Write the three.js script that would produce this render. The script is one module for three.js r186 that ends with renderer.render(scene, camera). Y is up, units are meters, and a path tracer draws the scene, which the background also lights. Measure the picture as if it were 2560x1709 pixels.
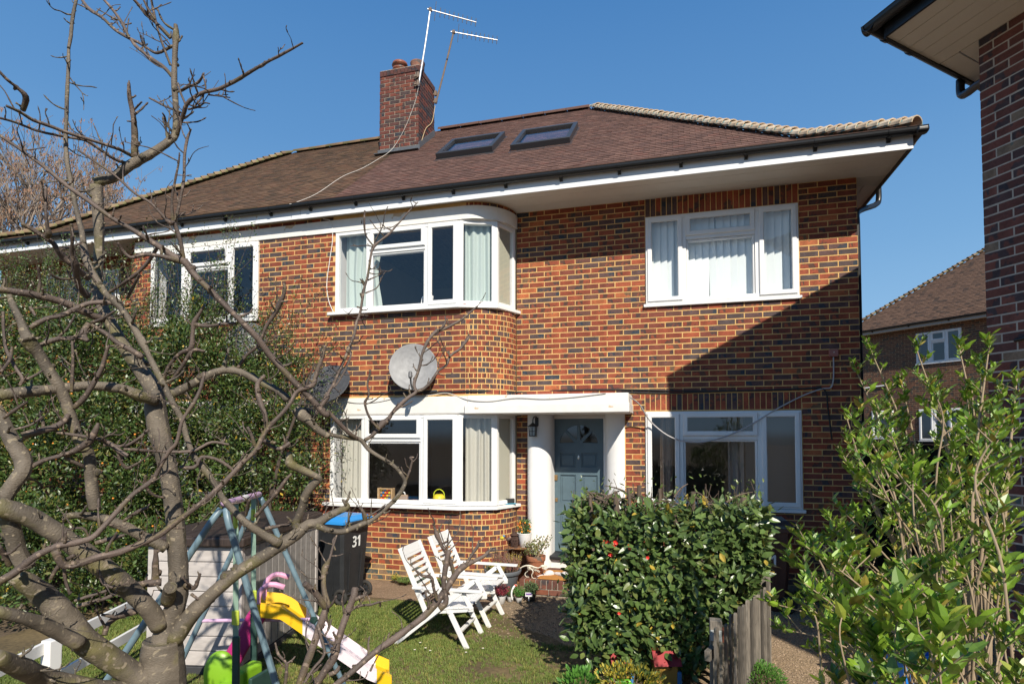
import * as THREE from 'three';
import { mergeGeometries } from 'three/addons/utils/BufferGeometryUtils.js';
import { RoundedBoxGeometry } from 'three/addons/geometries/RoundedBoxGeometry.js';
import { FontLoader } from 'three/addons/loaders/FontLoader.js';
import { TextGeometry } from 'three/addons/geometries/TextGeometry.js';

// ---------------------------------------------------------------- camera, sky, sun, exposure
const scene = new THREE.Scene();
const camera = new THREE.PerspectiveCamera(60.44, 1024 / 683, 0.05, 600);
camera.position.set(-2.226, 2.063, 8.231);
camera.rotation.order = 'YXZ';
camera.rotation.set(0.0353, 0.2736, 0);
camera.setViewOffset(2560, 1709, 0, -180.7, 2560, 1709);   // rising front: verticals stay nearly upright
camera.updateMatrixWorld(true); camera.updateProjectionMatrix();

const EXPOSURE = 1.40;
const SUN = new THREE.Vector3(0.58, 0.92, 1.0).normalize();   // towards the sun
const sun = new THREE.DirectionalLight(new THREE.Color(1.0, 0.925, 0.80), 4.5);
sun.position.copy(SUN).multiplyScalar(40).add(new THREE.Vector3(-4, 2, 0));
sun.target.position.set(-4, 2, 0);
sun.castShadow = true;
sun.shadow.mapSize.set(4096, 4096);
Object.assign(sun.shadow.camera, { left: -16, right: 16, top: 16, bottom: -16, near: 1, far: 90 });
scene.add(sun, sun.target);

{ // clear spring sky: pale near the horizon, deep blue overhead
  const W = 512, H = 256, data = new Float32Array(W * H * 4);
  const stops = [[-90, 0.20, 0.19, 0.17], [-4, 0.24, 0.25, 0.25], [0, 0.350, 0.520, 0.710], [8, 0.245, 0.445, 0.680], [16, 0.165, 0.350, 0.605], [26, 0.103, 0.262, 0.525], [38, 0.061, 0.193, 0.445], [60, 0.042, 0.150, 0.375], [90, 0.036, 0.132, 0.345]];
  for (let j = 0; j < H; j++) {
    const el = ((j + 0.5) / H - 0.5) * 180;
    let k = 0; while (k < stops.length - 2 && el > stops[k + 1][0]) k++;
    const a = stops[k], b = stops[k + 1], t = THREE.MathUtils.clamp((el - a[0]) / (b[0] - a[0]), 0, 1);
    for (let i = 0; i < W; i++) {
      const o = (j * W + i) * 4;
      for (let c = 0; c < 3; c++) data[o + c] = (a[c + 1] + (b[c + 1] - a[c + 1]) * t) * 1.16 / EXPOSURE;
      data[o + 3] = 1;
    }
  }
  const sky = new THREE.DataTexture(data, W, H, THREE.RGBAFormat, THREE.FloatType);
  sky.mapping = THREE.EquirectangularReflectionMapping;
  sky.magFilter = sky.minFilter = THREE.LinearFilter; sky.wrapS = THREE.RepeatWrapping; sky.needsUpdate = true;
  scene.background = sky; scene.environment = sky;
}
const renderer = new THREE.WebGLRenderer({ antialias: true });
renderer.setSize(1024, 683);
renderer.toneMapping = THREE.LinearToneMapping;
renderer.toneMappingExposure = EXPOSURE;
renderer.shadowMap.enabled = true;

// ---------------------------------------------------------------- helpers
let seed = 12345;
const reseed = (s) => { seed = s >>> 0; };
const rnd = () => { seed = (seed + 0x6d2b79f5) | 0; let t = Math.imul(seed ^ (seed >>> 15), 1 | seed); t = (t + Math.imul(t ^ (t >>> 7), 61 | t)) ^ t; return ((t ^ (t >>> 14)) >>> 0) / 4294967296; };
const rr = (a, b) => a + (b - a) * rnd();
const V = (x, y, z) => new THREE.Vector3(x, y, z);
const C = (r, g, b) => new THREE.Color().setRGB(r, g, b);
const clamp = THREE.MathUtils.clamp, lerp = THREE.MathUtils.lerp;

const taken = new Map();
const numbered = (n) => { const k = taken.get(n) || 0; taken.set(n, k + 1); return k ? n + '_' + String(k).padStart(3, '0') : n; };
function mesh(name, geo, mat, parent) {
  const m = new THREE.Mesh(geo, mat); m.name = name; m.castShadow = m.receiveShadow = true;
  parent.add(m); return m;
}
function tag(o, label, category, group) { o.userData.label = label; o.userData.category = category; if (group) o.userData.group = group; return o; }
function thing(name, label, category, pos = [0, 0, 0], turn = 0, group) {
  const o = new THREE.Group(); o.name = numbered(name); o.position.set(...pos); o.rotation.y = turn; scene.add(o);
  return tag(o, label, category, group);
}
function one(name, label, category, geo, mat, group) { const m = mesh(numbered(name), geo, mat, scene); return tag(m, label, category, group); }
function structure(name, geo, mat) { const m = mesh(numbered(name), geo, mat, scene); m.userData.kind = 'structure'; m.userData.label = undefined; delete m.userData.label; return m; }
function part(name, parent) { const g = new THREE.Group(); g.name = name; parent.add(g); return g; }

// uv in metres from the dominant axis of each face
function tri(geo, s = 1) {
  const g = geo.index ? geo.toNonIndexed() : geo;
  const p = g.attributes.position, uv = new Float32Array(p.count * 2);
  const a = V(0, 0, 0), b = V(0, 0, 0), c = V(0, 0, 0);
  for (let i = 0; i < p.count; i += 3) {
    a.fromBufferAttribute(p, i); b.fromBufferAttribute(p, i + 1).sub(a); c.fromBufferAttribute(p, i + 2).sub(a); b.cross(c);
    const x = Math.abs(b.x), y = Math.abs(b.y), z = Math.abs(b.z);
    for (let k = i; k < i + 3; k++) {
      const X = p.getX(k), Y = p.getY(k), Z = p.getZ(k);
      const [u, v] = y >= x && y >= z ? [X, Z] : x >= z ? [Z, Y] : [X, Y];
      uv[2 * k] = u * s; uv[2 * k + 1] = v * s;
    }
  }
  g.setAttribute('uv', new THREE.BufferAttribute(uv, 2));
  return g;
}
const clean = (g) => { const n = g.index ? g.toNonIndexed() : g; for (const k of Object.keys(n.attributes)) if (!['position', 'normal', 'uv'].includes(k)) n.deleteAttribute(k); if (!n.attributes.uv) n.setAttribute('uv', new THREE.BufferAttribute(new Float32Array(n.attributes.position.count * 2), 2)); if (!n.attributes.normal) n.computeVertexNormals(); n.morphAttributes = {}; return n; };
const merge = (list) => list.length === 1 ? clean(list[0]) : mergeGeometries(list.map(clean), false);
// box by centre and size, edges rounded by r
function bx(cx, cy, cz, w, h, d, r = 0) {
  const g = r > 0 ? new RoundedBoxGeometry(w, h, d, 1, Math.min(r, w / 2.1, h / 2.1, d / 2.1)) : new THREE.BoxGeometry(w, h, d);
  g.translate(cx, cy, cz); return tri(g);
}
const bb = (x0, x1, y0, y1, z0, z1, r = 0) => bx((x0 + x1) / 2, (y0 + y1) / 2, (z0 + z1) / 2, x1 - x0, y1 - y0, z1 - z0, r);
// straight bar of rectangular section; w is measured across 'side', h along the other axis
function beam(p0, p1, w, h, side = V(0, 0, 1), r = 0) {
  const a = p0.isVector3 ? p0 : V(...p0), b = p1.isVector3 ? p1 : V(...p1);
  const d = b.clone().sub(a), L = d.length(); d.normalize();
  const s = side.clone().addScaledVector(d, -side.dot(d)).normalize(), u = V(0, 0, 0).crossVectors(s, d);
  const g = r > 0 ? new RoundedBoxGeometry(w, L, h, 1, Math.min(r, w / 2.1, h / 2.1)) : new THREE.BoxGeometry(w, L, h);
  tri(g); const G = tri(g);
  G.applyMatrix4(new THREE.Matrix4().makeBasis(s, d, u).setPosition(a.clone().add(b).multiplyScalar(0.5)));
  return G;
}
// round tube through points [x,y,z] or [x,y,z,r], smoothed
function tube(pts, r = 0.01, { seg = 8, step = 3, bump = 0, cap = true, smooth = true } = {}) {
  const src = pts.map((p) => p.isVector3 ? [p.x, p.y, p.z, r] : p.length > 3 ? p : [...p, r]);
  let path = [];
  if (smooth && src.length > 2) {
    const curve = new THREE.CatmullRomCurve3(src.map((p) => V(p[0], p[1], p[2])), false, 'centripetal');
    const n = (src.length - 1) * step;
    for (let i = 0; i <= n; i++) {
      const t = i / n, q = curve.getPoint(t), f = t * (src.length - 1), k = Math.min(Math.floor(f), src.length - 2), e = f - k;
      path.push([q.x, q.y, q.z, lerp(src[k][3], src[k + 1][3], e * e * (3 - 2 * e))]);
    }
  } else path = src;
  const n = path.length, pos = [], uv = [], idx = [];
  const P = path.map((p) => V(p[0], p[1], p[2]));
  let up = Math.abs(P[1].clone().sub(P[0]).normalize().y) > 0.9 ? V(1, 0, 0) : V(0, 1, 0), len = 0;
  for (let i = 0; i < n; i++) {
    const t = P[Math.min(i + 1, n - 1)].clone().sub(P[Math.max(i - 1, 0)]).normalize();
    const s = up.clone().addScaledVector(t, -up.dot(t)).normalize(), q = V(0, 0, 0).crossVectors(t, s); up = s;
    if (i) len += P[i].distanceTo(P[i - 1]);
    for (let k = 0; k <= seg; k++) {
      const a = k / seg * Math.PI * 2, rad = path[i][3] * (bump && k < seg ? 1 + bump * (rnd() - 0.5) : 1);
      const c = Math.cos(a) * rad, d = Math.sin(a) * rad;
      pos.push(P[i].x + s.x * c + q.x * d, P[i].y + s.y * c + q.y * d, P[i].z + s.z * c + q.z * d);
      uv.push(k / seg * 6.283 * path[i][3], len);
    }
    if (bump) for (let c = 0; c < 3; c++) pos[(i * (seg + 1) + seg) * 3 + c] = pos[i * (seg + 1) * 3 + c];
  }
  for (let i = 0; i < n - 1; i++) for (let k = 0; k < seg; k++) {
    const a = i * (seg + 1) + k, b = a + seg + 1; idx.push(a, a + 1, b, b, a + 1, b + 1);
  }
  if (cap) for (const [i, flip] of [[0, 1], [n - 1, 0]]) {
    const c = pos.length / 3; pos.push(P[i].x, P[i].y, P[i].z); uv.push(0, 0);
    for (let k = 0; k < seg; k++) { const a = i * (seg + 1) + k; flip ? idx.push(c, a + 1, a) : idx.push(c, a, a + 1); }
  }
  const g = new THREE.BufferGeometry();
  g.setAttribute('position', new THREE.Float32BufferAttribute(pos, 3)); g.setAttribute('uv', new THREE.Float32BufferAttribute(uv, 2)); g.setIndex(idx);
  g.computeVertexNormals(); return clean(g);
}
const lathe = (pts, seg = 28) => new THREE.LatheGeometry(pts.map((p) => new THREE.Vector2(p[0], p[1])), seg);
// prism: closed profile of [out, up] pairs, swept from p0 to p1; 'out' is a horizontal direction
function prism(profile, p0, p1, out) {
  const a = V(...p0), b = V(...p1), n = V(...out), pos = [], N = profile.length;
  const at = (o, q) => o.clone().addScaledVector(n, q[0]).add(V(0, q[1], 0));
  const push = (...vs) => vs.forEach((v) => pos.push(v.x, v.y, v.z));
  for (let i = 0; i < N; i++) { const q = profile[i], w = profile[(i + 1) % N]; const A = at(a, q), B = at(b, q), D = at(b, w), E = at(a, w); push(A, B, D, A, D, E); }
  const tris = THREE.ShapeUtils.triangulateShape(profile.map((p) => new THREE.Vector2(p[0], p[1])), []);
  for (const t of tris) { push(at(a, profile[t[0]]), at(a, profile[t[1]]), at(a, profile[t[2]])); push(at(b, profile[t[0]]), at(b, profile[t[2]]), at(b, profile[t[1]])); }
  const g = new THREE.BufferGeometry(); g.setAttribute('position', new THREE.Float32BufferAttribute(pos, 3)); g.computeVertexNormals(); return tri(g);
}
// rectangular frame with a hole, front face towards +z, lying on z = 0 .. d
function ring(x0, x1, y0, y1, w, d, bevel = 0.006) {
  const s = new THREE.Shape([[x0, y0], [x1, y0], [x1, y1], [x0, y1]].map((p) => new THREE.Vector2(...p)));
  s.holes.push(new THREE.Path([[x0 + w, y0 + w], [x0 + w, y1 - w], [x1 - w, y1 - w], [x1 - w, y0 + w]].map((p) => new THREE.Vector2(...p))));
  const g = new THREE.ExtrudeGeometry(s, { depth: Math.max(d - bevel, 0.001), bevelEnabled: true, bevelThickness: bevel, bevelSize: bevel, bevelOffset: -bevel, bevelSegments: 1 });
  return tri(g);
}
// ---------------------------------------------------------------- noise and textures
function lattice(n, s) { const a = new Float32Array(n * n); let h = s >>> 0; for (let i = 0; i < a.length; i++) { h = (Math.imul(h ^ (h >>> 15), 0x2c1b3c6d) + 0x9e3779b9) | 0; let t = Math.imul(h ^ (h >>> 12), 0x297a2d39); a[i] = ((t ^ (t >>> 15)) >>> 0) / 4294967296; } return a; }
const lats = new Map();
function tileNoise(u, v, n, s) { // periodic value noise, n cells per unit
  const key = n * 1000 + s; if (!lats.has(key)) lats.set(key, lattice(n, key * 7919 + 17)); const L = lats.get(key);
  const x = (u - Math.floor(u)) * n, y = (v - Math.floor(v)) * n, i = Math.floor(x) % n, j = Math.floor(y) % n, I = (i + 1) % n, J = (j + 1) % n;
  let a = x - Math.floor(x), b = y - Math.floor(y); a = a * a * (3 - 2 * a); b = b * b * (3 - 2 * b);
  return lerp(lerp(L[j * n + i], L[j * n + I], a), lerp(L[J * n + i], L[J * n + I], a), b);
}
function fbm(u, v, n, s, oct = 4) { let t = 0, w = 0.5, sum = 0; for (let o = 0; o < oct; o++) { t += w * tileNoise(u, v, n << o, s + o); sum += w; w *= 0.55; } return t / sum; }
function texture(size, fn, repeatPerMetre = 1, colour = true) {
  const data = new Uint8Array(size * size * 4);
  for (let j = 0; j < size; j++) for (let i = 0; i < size; i++) {
    const c = fn((i + 0.5) / size, (j + 0.5) / size), o = (j * size + i) * 4;
    for (let k = 0; k < 3; k++) data[o + k] = clamp(Math.round((Array.isArray(c) ? c[k] : c) * 255), 0, 255);
    data[o + 3] = 255;
  }
  const t = new THREE.DataTexture(data, size, size); t.wrapS = t.wrapT = THREE.RepeatWrapping; t.magFilter = THREE.LinearFilter; t.minFilter = THREE.LinearMipmapLinearFilter; t.generateMipmaps = true;
  if (colour) t.colorSpace = THREE.SRGBColorSpace; t.repeat.set(repeatPerMetre, repeatPerMetre); t.needsUpdate = true; return t;
}
const std = (o) => new THREE.MeshStandardMaterial({ roughness: 0.8, ...o });

const T = {
  brick: texture(256, (u, v) => { const a = fbm(u, v, 8, 1), b = fbm(u, v, 48, 2, 2), c = fbm(u, v, 4, 3); const burnt = clamp((fbm(u, v, 7, 7, 3) - 0.60) * 9, 0, 1), k = 0.66 + 0.30 * a + 0.16 * b; return [k * (1 - 0.36 * burnt), k * (0.94 + 0.10 * c) * (1 - 0.12 * burnt), k * (0.92 + 0.14 * c) * (1 + 0.05 * burnt)]; }, 1.6),
  mortar: texture(256, (u, v) => { const k = 0.78 + 0.16 * fbm(u, v, 6, 5) + 0.10 * fbm(u, v, 60, 6, 2); return [k, k * 0.985, k * 0.96]; }, 1),
  render: texture(512, (u, v) => { const a = fbm(u, v, 5, 11), g = fbm(u, v, 24, 12, 3), f = fbm(u, v, 9, 14, 4); const flake = f > 0.765 ? 1 : 0; const k = 0.90 + 0.06 * a + 0.05 * g; return flake ? [k * 0.90, k * 0.80, k * 0.68] : [k, k * 0.995, k * 0.985]; }, 0.55),
  upvc: texture(128, (u, v) => { const k = 0.95 + 0.05 * fbm(u, v, 6, 15, 3); return [k, k, k]; }, 0.7),
  tile: texture(256, (u, v) => { const k = 0.66 + 0.26 * fbm(u, v, 10, 21) + 0.14 * fbm(u, v, 64, 22, 2); return [k, k * 0.985, k * 0.97]; }, 1.2),
  oldTile: texture(512, (u, v) => { const a = fbm(u, v, 6, 25), l = fbm(u, v, 32, 26, 3); const k = 0.58 + 0.32 * a + 0.16 * l; const moss = clamp((fbm(u, v, 12, 28) - 0.62) * 6, 0, 1); return [k * (1 - 0.12 * moss), k * (0.97 + 0.02 * moss), k * (0.93 - 0.12 * moss)]; }, 0.35),
  bark: texture(512, (u, v) => { const a = fbm(u, v, 5, 31, 5), l = tileNoise(u, v * 3, 80, 33), s = fbm(u, v, 26, 34, 2), b = fbm(u, v, 3, 38, 3); let k = 0.46 + 0.44 * a + 0.10 * (l - 0.5) + 0.16 * (b - 0.5); const spot = s > 0.72 ? 1 : 0, moss = clamp((fbm(u, v, 4, 36) - 0.54) * 4, 0, 1); return spot ? [0.92, 0.90, 0.86] : [k, k * (0.975 + 0.03 * moss), k * (0.96 - 0.22 * moss)]; }, 2.2),
  barkBump: texture(512, (u, v) => 0.65 * fbm(u, v, 5, 31, 5) + 0.35 * tileNoise(u, v * 3, 80, 33), 2.2, false),
  soil: texture(512, (u, v) => { const a = fbm(u, v, 6, 41, 5), b = fbm(u, v, 80, 42, 2); const k = 0.50 + 0.34 * a + 0.26 * b; return [k, k * 0.95, k * 0.88]; }, 0.5),
  grit: texture(512, (u, v) => { const p = tileNoise(u, v, 128, 45), q = tileNoise(u, v, 220, 46), a = fbm(u, v, 5, 47); const k = 0.48 + 0.22 * a + 0.26 * p + 0.16 * q; return [k, k * (0.96 + 0.05 * q), k * (0.90 + 0.08 * p)]; }, 0.9),
  gritBump: texture(256, (u, v) => tileNoise(u, v, 100, 45), 1.1, false),
  wood: texture(256, (u, v) => { const g = fbm(u * 1, v * 0.2, 24, 51, 3), s = tileNoise(u, v * 0.12, 90, 52); const k = 0.55 + 0.28 * g + 0.24 * s; return [k, k * 0.985, k * 0.95]; }, 2.0),
  plank: texture(256, (u, v) => { const g = fbm(u * 0.3, v, 20, 55, 3); const k = 0.82 + 0.18 * g; return [k, k * 0.985, k * 0.975]; }, 1.6),
  paint: texture(256, (u, v) => { const c = fbm(u, v, 20, 61, 3), k = 0.90 + 0.10 * fbm(u, v, 8, 62); const chip = c > 0.80 ? 1 : 0; return chip ? [1, 1, 1] : [k * 0.98, k, k]; }, 1.3),
  metal: texture(128, (u, v) => { const k = 0.78 + 0.22 * fbm(u, v, 10, 65); return [k, k, k]; }, 2),
};
const M = {
  white: std({ color: C(0.80, 0.80, 0.79), map: T.upvc, roughness: 0.38 }),
  fascia: std({ color: C(0.80, 0.81, 0.82), map: T.upvc, roughness: 0.32 }),
  soffit: std({ color: C(0.70, 0.66, 0.60), map: T.upvc, roughness: 0.55 }),
  render: std({ color: C(0.80, 0.785, 0.76), map: T.render, roughness: 0.75, bumpMap: T.render, bumpScale: 0.002 }),
  pier: std({ color: C(0.81, 0.80, 0.785), map: T.upvc, roughness: 0.7 }),
  gutter: std({ color: C(0.016, 0.017, 0.019), map: T.metal, roughness: 0.35 }),
  glass: new THREE.MeshPhysicalMaterial({ color: 0xffffff, transmission: 1, thickness: 0, roughness: 0.01, ior: 1.8 }),
  lead: std({ color: C(0.12, 0.13, 0.145), map: T.metal, roughness: 0.55 }),
  mortar: std({ color: C(0.76, 0.49, 0.20), map: T.mortar, roughness: 0.95, bumpMap: T.mortar, bumpScale: 0.003 }),
  greyMortar: std({ color: C(0.44, 0.40, 0.34), map: T.mortar, roughness: 0.95 }),
  concrete: std({ color: C(0.30, 0.285, 0.255), map: T.soil, roughness: 0.95 }),
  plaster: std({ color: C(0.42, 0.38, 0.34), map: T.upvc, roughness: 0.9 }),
  floorboards: std({ color: C(0.22, 0.14, 0.09), map: T.wood, roughness: 0.7 }),
};
// ---------------------------------------------------------------- small alike pieces: the largest in view are meshes, the rest one joined part
const projected = V(0, 0, 0);
function showsAt(p) { // how large a piece at p shows from the photograph's position, 0 outside the view
  projected.copy(p).project(camera);
  if (projected.z > 1 || Math.abs(projected.x) > 1 || Math.abs(projected.y) > 1) return 0;
  return 1 / p.distanceTo(camera.position);
}
function pieceBox(u0 = 0, v0 = 0, w = 0.225, h = 0.065, c = 0.03) { // unit brick, centred, front face at z = +0.5, arrises worn; no back face
  const cx = c * 0.35, cy = c, cz = 0.06, f = [[-0.5 + cx, -0.5 + cy], [0.5 - cx, -0.5 + cy], [0.5 - cx, 0.5 - cy], [-0.5 + cx, 0.5 - cy]], o = [[-0.5, -0.5], [0.5, -0.5], [0.5, 0.5], [-0.5, 0.5]];
  const pos = [], uv = [];
  const P = (x, y, z) => { pos.push(x, y, z); uv.push(u0 + x * w, v0 + y * h + z * 0.02); };
  const quad = (a, b, d, e) => { P(...a); P(...b); P(...d); P(...a); P(...d); P(...e); };
  quad([...f[0], 0.5], [...f[1], 0.5], [...f[2], 0.5], [...f[3], 0.5]);
  for (let i = 0; i < 4; i++) { const j = (i + 1) % 4; quad([...o[i], 0.5 - cz], [...o[j], 0.5 - cz], [...f[j], 0.5], [...f[i], 0.5]); quad([...o[i], -0.5], [...o[j], -0.5], [...o[j], 0.5 - cz], [...o[i], 0.5 - cz]); }
  const g = new THREE.BufferGeometry(); g.setAttribute('position', new THREE.Float32BufferAttribute(pos, 3)); g.setAttribute('uv', new THREE.Float32BufferAttribute(uv, 2)); g.computeVertexNormals(); return g;
}
class Pieces {
  constructor(name, tones, base, units) {
    Object.assign(this, { name, tones, units, list: [] });
    this.mats = tones.map((t) => { const m = base.clone(); m.color = t.clone(); return m; });
    this.all = base.clone(); this.all.color = new THREE.Color(1, 1, 1); this.all.vertexColors = true;
  }
  add(matrix, tone, bonus = 1) { const p = V(0, 0, 0).setFromMatrixPosition(matrix); this.list.push({ matrix, tone, unit: Math.floor(rnd() * this.units.length), score: showsAt(p) * bonus }); }
  build(parent, most = 300) {
    const order = this.list.map((p, i) => i).sort((a, b) => this.list[b].score - this.list[a].score);
    const rest = [];
    order.forEach((i, n) => {
      const p = this.list[i];
      if (n < most && p.score > 0) { const m = mesh(this.name, this.units[p.unit], this.mats[p.tone], parent); p.matrix.decompose(m.position, m.quaternion, m.scale); }
      else rest.push(p);
    });
    if (!rest.length) return;
    let count = 0; for (const p of rest) count += this.units[p.unit].attributes.position.count;
    const pos = new Float32Array(count * 3), nor = new Float32Array(count * 3), uv = new Float32Array(count * 2), col = new Float32Array(count * 3);
    const v = V(0, 0, 0), nm = new THREE.Matrix3(); let o = 0;
    for (const p of rest) {
      const g = this.units[p.unit], a = g.attributes, c = this.tones[p.tone]; nm.getNormalMatrix(p.matrix);
      for (let i = 0; i < a.position.count; i++, o++) {
        v.fromBufferAttribute(a.position, i).applyMatrix4(p.matrix); pos.set([v.x, v.y, v.z], o * 3);
        v.fromBufferAttribute(a.normal, i).applyMatrix3(nm).normalize(); nor.set([v.x, v.y, v.z], o * 3);
        uv[o * 2] = a.uv.getX(i); uv[o * 2 + 1] = a.uv.getY(i); col.set([c.r, c.g, c.b], o * 3);
      }
    }
    const g = new THREE.BufferGeometry();
    g.setAttribute('position', new THREE.BufferAttribute(pos, 3)); g.setAttribute('normal', new THREE.BufferAttribute(nor, 3)); g.setAttribute('uv', new THREE.BufferAttribute(uv, 2)); g.setAttribute('color', new THREE.BufferAttribute(col, 3));
    const m = mesh(this.name, g, this.all, parent); m.userData.kind = 'stuff'; return m;
  }
}
// ---------------------------------------------------------------- brickwork
const BRICK_UNITS = Array.from({ length: 16 }, (_, i) => i).map((i) => pieceBox(i * 0.37, i * 0.61));
const brickMat = std({ map: T.brick, roughness: 0.88, bumpMap: T.brick, bumpScale: 0.003 });
const tones = (list) => list.map((t) => C(t[0], t[1], t[2]));
const picker = (w) => { const s = w.reduce((a, b) => a + b, 0); return () => { let r = rnd() * s; for (let i = 0; i < w.length; i++) { r -= w[i]; if (r <= 0) return i; } return 0; }; };
const HOUSE_TONES = tones([[0.340, 0.078, 0.036], [0.290, 0.064, 0.032], [0.235, 0.062, 0.038], [0.180, 0.070, 0.050], [0.100, 0.068, 0.066], [0.135, 0.072, 0.066], [0.47, 0.135, 0.050], [0.395, 0.092, 0.040], [0.280, 0.172, 0.100], [0.235, 0.140, 0.088]]);
const pickHouse = picker([3.4, 3.4, 2.8, 1.4, 1.45, 1.7, 0.5, 1.2]);
const L = 0.225, K = 0.075;
// cut [a,b] by openings, keep pieces longer than 3 cm
function cut(a, b, holes) { let out = [[a, b]]; for (const [p, q] of holes) out = out.flatMap(([x, y]) => q <= x || p >= y ? [[x, y]] : [[x, p - 0.005], [q + 0.005, y]]); return out.filter(([x, y]) => y - x > 0.03); }
// straight stretch of stretcher bond; o = [x,z] of s = 0, d = unit direction; s grows along d, the face looks to (-dz, dx)
function brickRun(pieces, { o, d, s0, s1, y0, y1, holes = [], half = 0, pick = pickHouse, base = 0, anchor = 0, pale = 0, bonus = 1 }) {
  const n = V(-d[1], 0, d[0]), x = V(d[0], 0, d[1]), up = V(0, 1, 0);
  for (let k = Math.round((y0 - base) / K), y = base + k * K; y < y1 - 0.02; k++, y = base + k * K) {
    const h = Math.min(K - 0.0112, y1 - y - 0.004), off = anchor + (((k + half) & 1) ? L / 2 : 0);
    const cuts = holes.filter((q) => Math.min(q[3], y + h) - Math.max(q[2], y) > 0.035);
    for (let i = Math.floor((s0 - off) / L) - 1; off + i * L < s1; i++) {
      const a = Math.max(off + i * L + 0.0053, s0), b = Math.min(off + (i + 1) * L - 0.0053, s1);
      if (b - a < 0.03) continue;
      for (const [p, q] of cut(a, b, cuts)) {
        const c = (p + q) / 2, out = rr(-0.0015, 0.0015) - 0.02, j = rr(-0.0012, 0.0012);
        const m = new THREE.Matrix4().makeBasis(x, up, n).scale(V(q - p, h, 0.04)).setPosition(o[0] + d[0] * c + n.x * out, y + 0.006 + h / 2 + j, o[1] + d[1] * c + n.z * out);
        const tone = pale && y < pale && rnd() < clamp((pale - y) * 2.2, 0.15, 0.85) ? 8 + (rnd() < 0.5 ? 1 : 0) : pick();
        pieces.add(m, tone, bonus);
      }
    }
  }
}
// bricks on end in a flat arch
function soldiers(pieces, { o, d, s0, s1, y0, y1, pick = pickHouse, n = 0 }) {
  const count = n || Math.round((s1 - s0) / K), w = (s1 - s0) / count, nv = V(-d[1], 0, d[0]), x = V(d[0], 0, d[1]);
  for (let i = 0; i < count; i++) { const c = s0 + (i + 0.5) * w; pieces.add(new THREE.Matrix4().makeBasis(V(0, -1, 0), x, nv).scale(V(y1 - y0 - 0.01, w - 0.010, 0.04)).setPosition(o[0] + d[0] * c - nv.x * 0.019, (y0 + y1) / 2, o[1] + d[1] * c - nv.z * 0.019), pick()); }
}
// headers round a quarter circle, angle measured from +x towards +z
function brickArc(pieces, { c, r, a0, a1, y0, y1, base, pick = pickHouse, pale = 0 }) {
  const n = Math.round(r * Math.abs(a1 - a0) / 0.1125), da = (a1 - a0) / n;
  for (let k = Math.round((y0 - base) / K), y = base + k * K; y < y1 - 0.02; k++, y = base + k * K) for (let i = 0; i < n + (k & 1 ? 1 : 0); i++) {
    let p = a0 + da * (i - (k & 1 ? 0.5 : 0)), q = p + da;
    if (k & 1) { if (i === 0) p = a0; if (i === n) q = a1; }
    const a = (p + q) / 2, w = Math.abs(q - p) * r - 0.0125; if (w < 0.02) continue;
    const h = Math.min(K - 0.0125, y1 - y - 0.004), nv = V(Math.cos(a), 0, Math.sin(a)), x = V(nv.z, 0, -nv.x), R = r - 0.0215 + rr(-0.001, 0.001);
    pieces.add(new THREE.Matrix4().makeBasis(x, V(0, 1, 0), nv).scale(V(w, h, 0.04)).setPosition(c[0] + nv.x * R, y + 0.005 + h / 2, c[1] + nv.z * R), pale && y < pale && rnd() < 0.5 ? 8 : pick());
  }
}
// wall of mortar behind the bricks: path of [x,z] points, face looks to the path's (-dz, dx) side
function ribbon(path, y0, y1, t = 0.28, back = 0.0018) {
  const N = path.length, nrm = [];
  for (let i = 0; i < N; i++) { const a = path[Math.max(i - 1, 0)], b = path[Math.min(i + 1, N - 1)]; const dx = b[0] - a[0], dz = b[1] - a[1], l = Math.hypot(dx, dz); let s = 1; if (i > 0 && i < N - 1) { const e = path[i][0] - a[0], f = path[i][1] - a[1], m = Math.hypot(e, f); s = 1 / Math.max(0.5, (e * dx + f * dz) / (m * l)); } nrm.push([-dz / l * s, dx / l * s]); }
  const P = (i, off, y) => [path[i][0] - nrm[i][0] * off, y, path[i][1] - nrm[i][1] * off];
  const pos = [], q = (a, b, c, d) => pos.push(...a, ...b, ...c, ...a, ...c, ...d);
  for (let i = 0; i < N - 1; i++) { const j = i + 1; q(P(i, back, y0), P(j, back, y0), P(j, back, y1), P(i, back, y1)); q(P(j, t, y0), P(i, t, y0), P(i, t, y1), P(j, t, y1)); q(P(i, back, y1), P(j, back, y1), P(j, t, y1), P(i, t, y1)); q(P(j, back, y0), P(i, back, y0), P(i, t, y0), P(j, t, y0)); }
  q(P(0, t, y0), P(0, back, y0), P(0, back, y1), P(0, t, y1)); q(P(N - 1, back, y0), P(N - 1, t, y0), P(N - 1, t, y1), P(N - 1, back, y1));
  const g = new THREE.BufferGeometry(); g.setAttribute('position', new THREE.Float32BufferAttribute(pos, 3)); g.computeVertexNormals(); return tri(g);
}
const arcPts = (cx, cz, r, a0, a1, n) => Array.from({ length: n + 1 }, (_, i) => { const a = a0 + (a1 - a0) * i / n; return [cx + Math.cos(a) * r, cz + Math.sin(a) * r]; });

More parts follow.
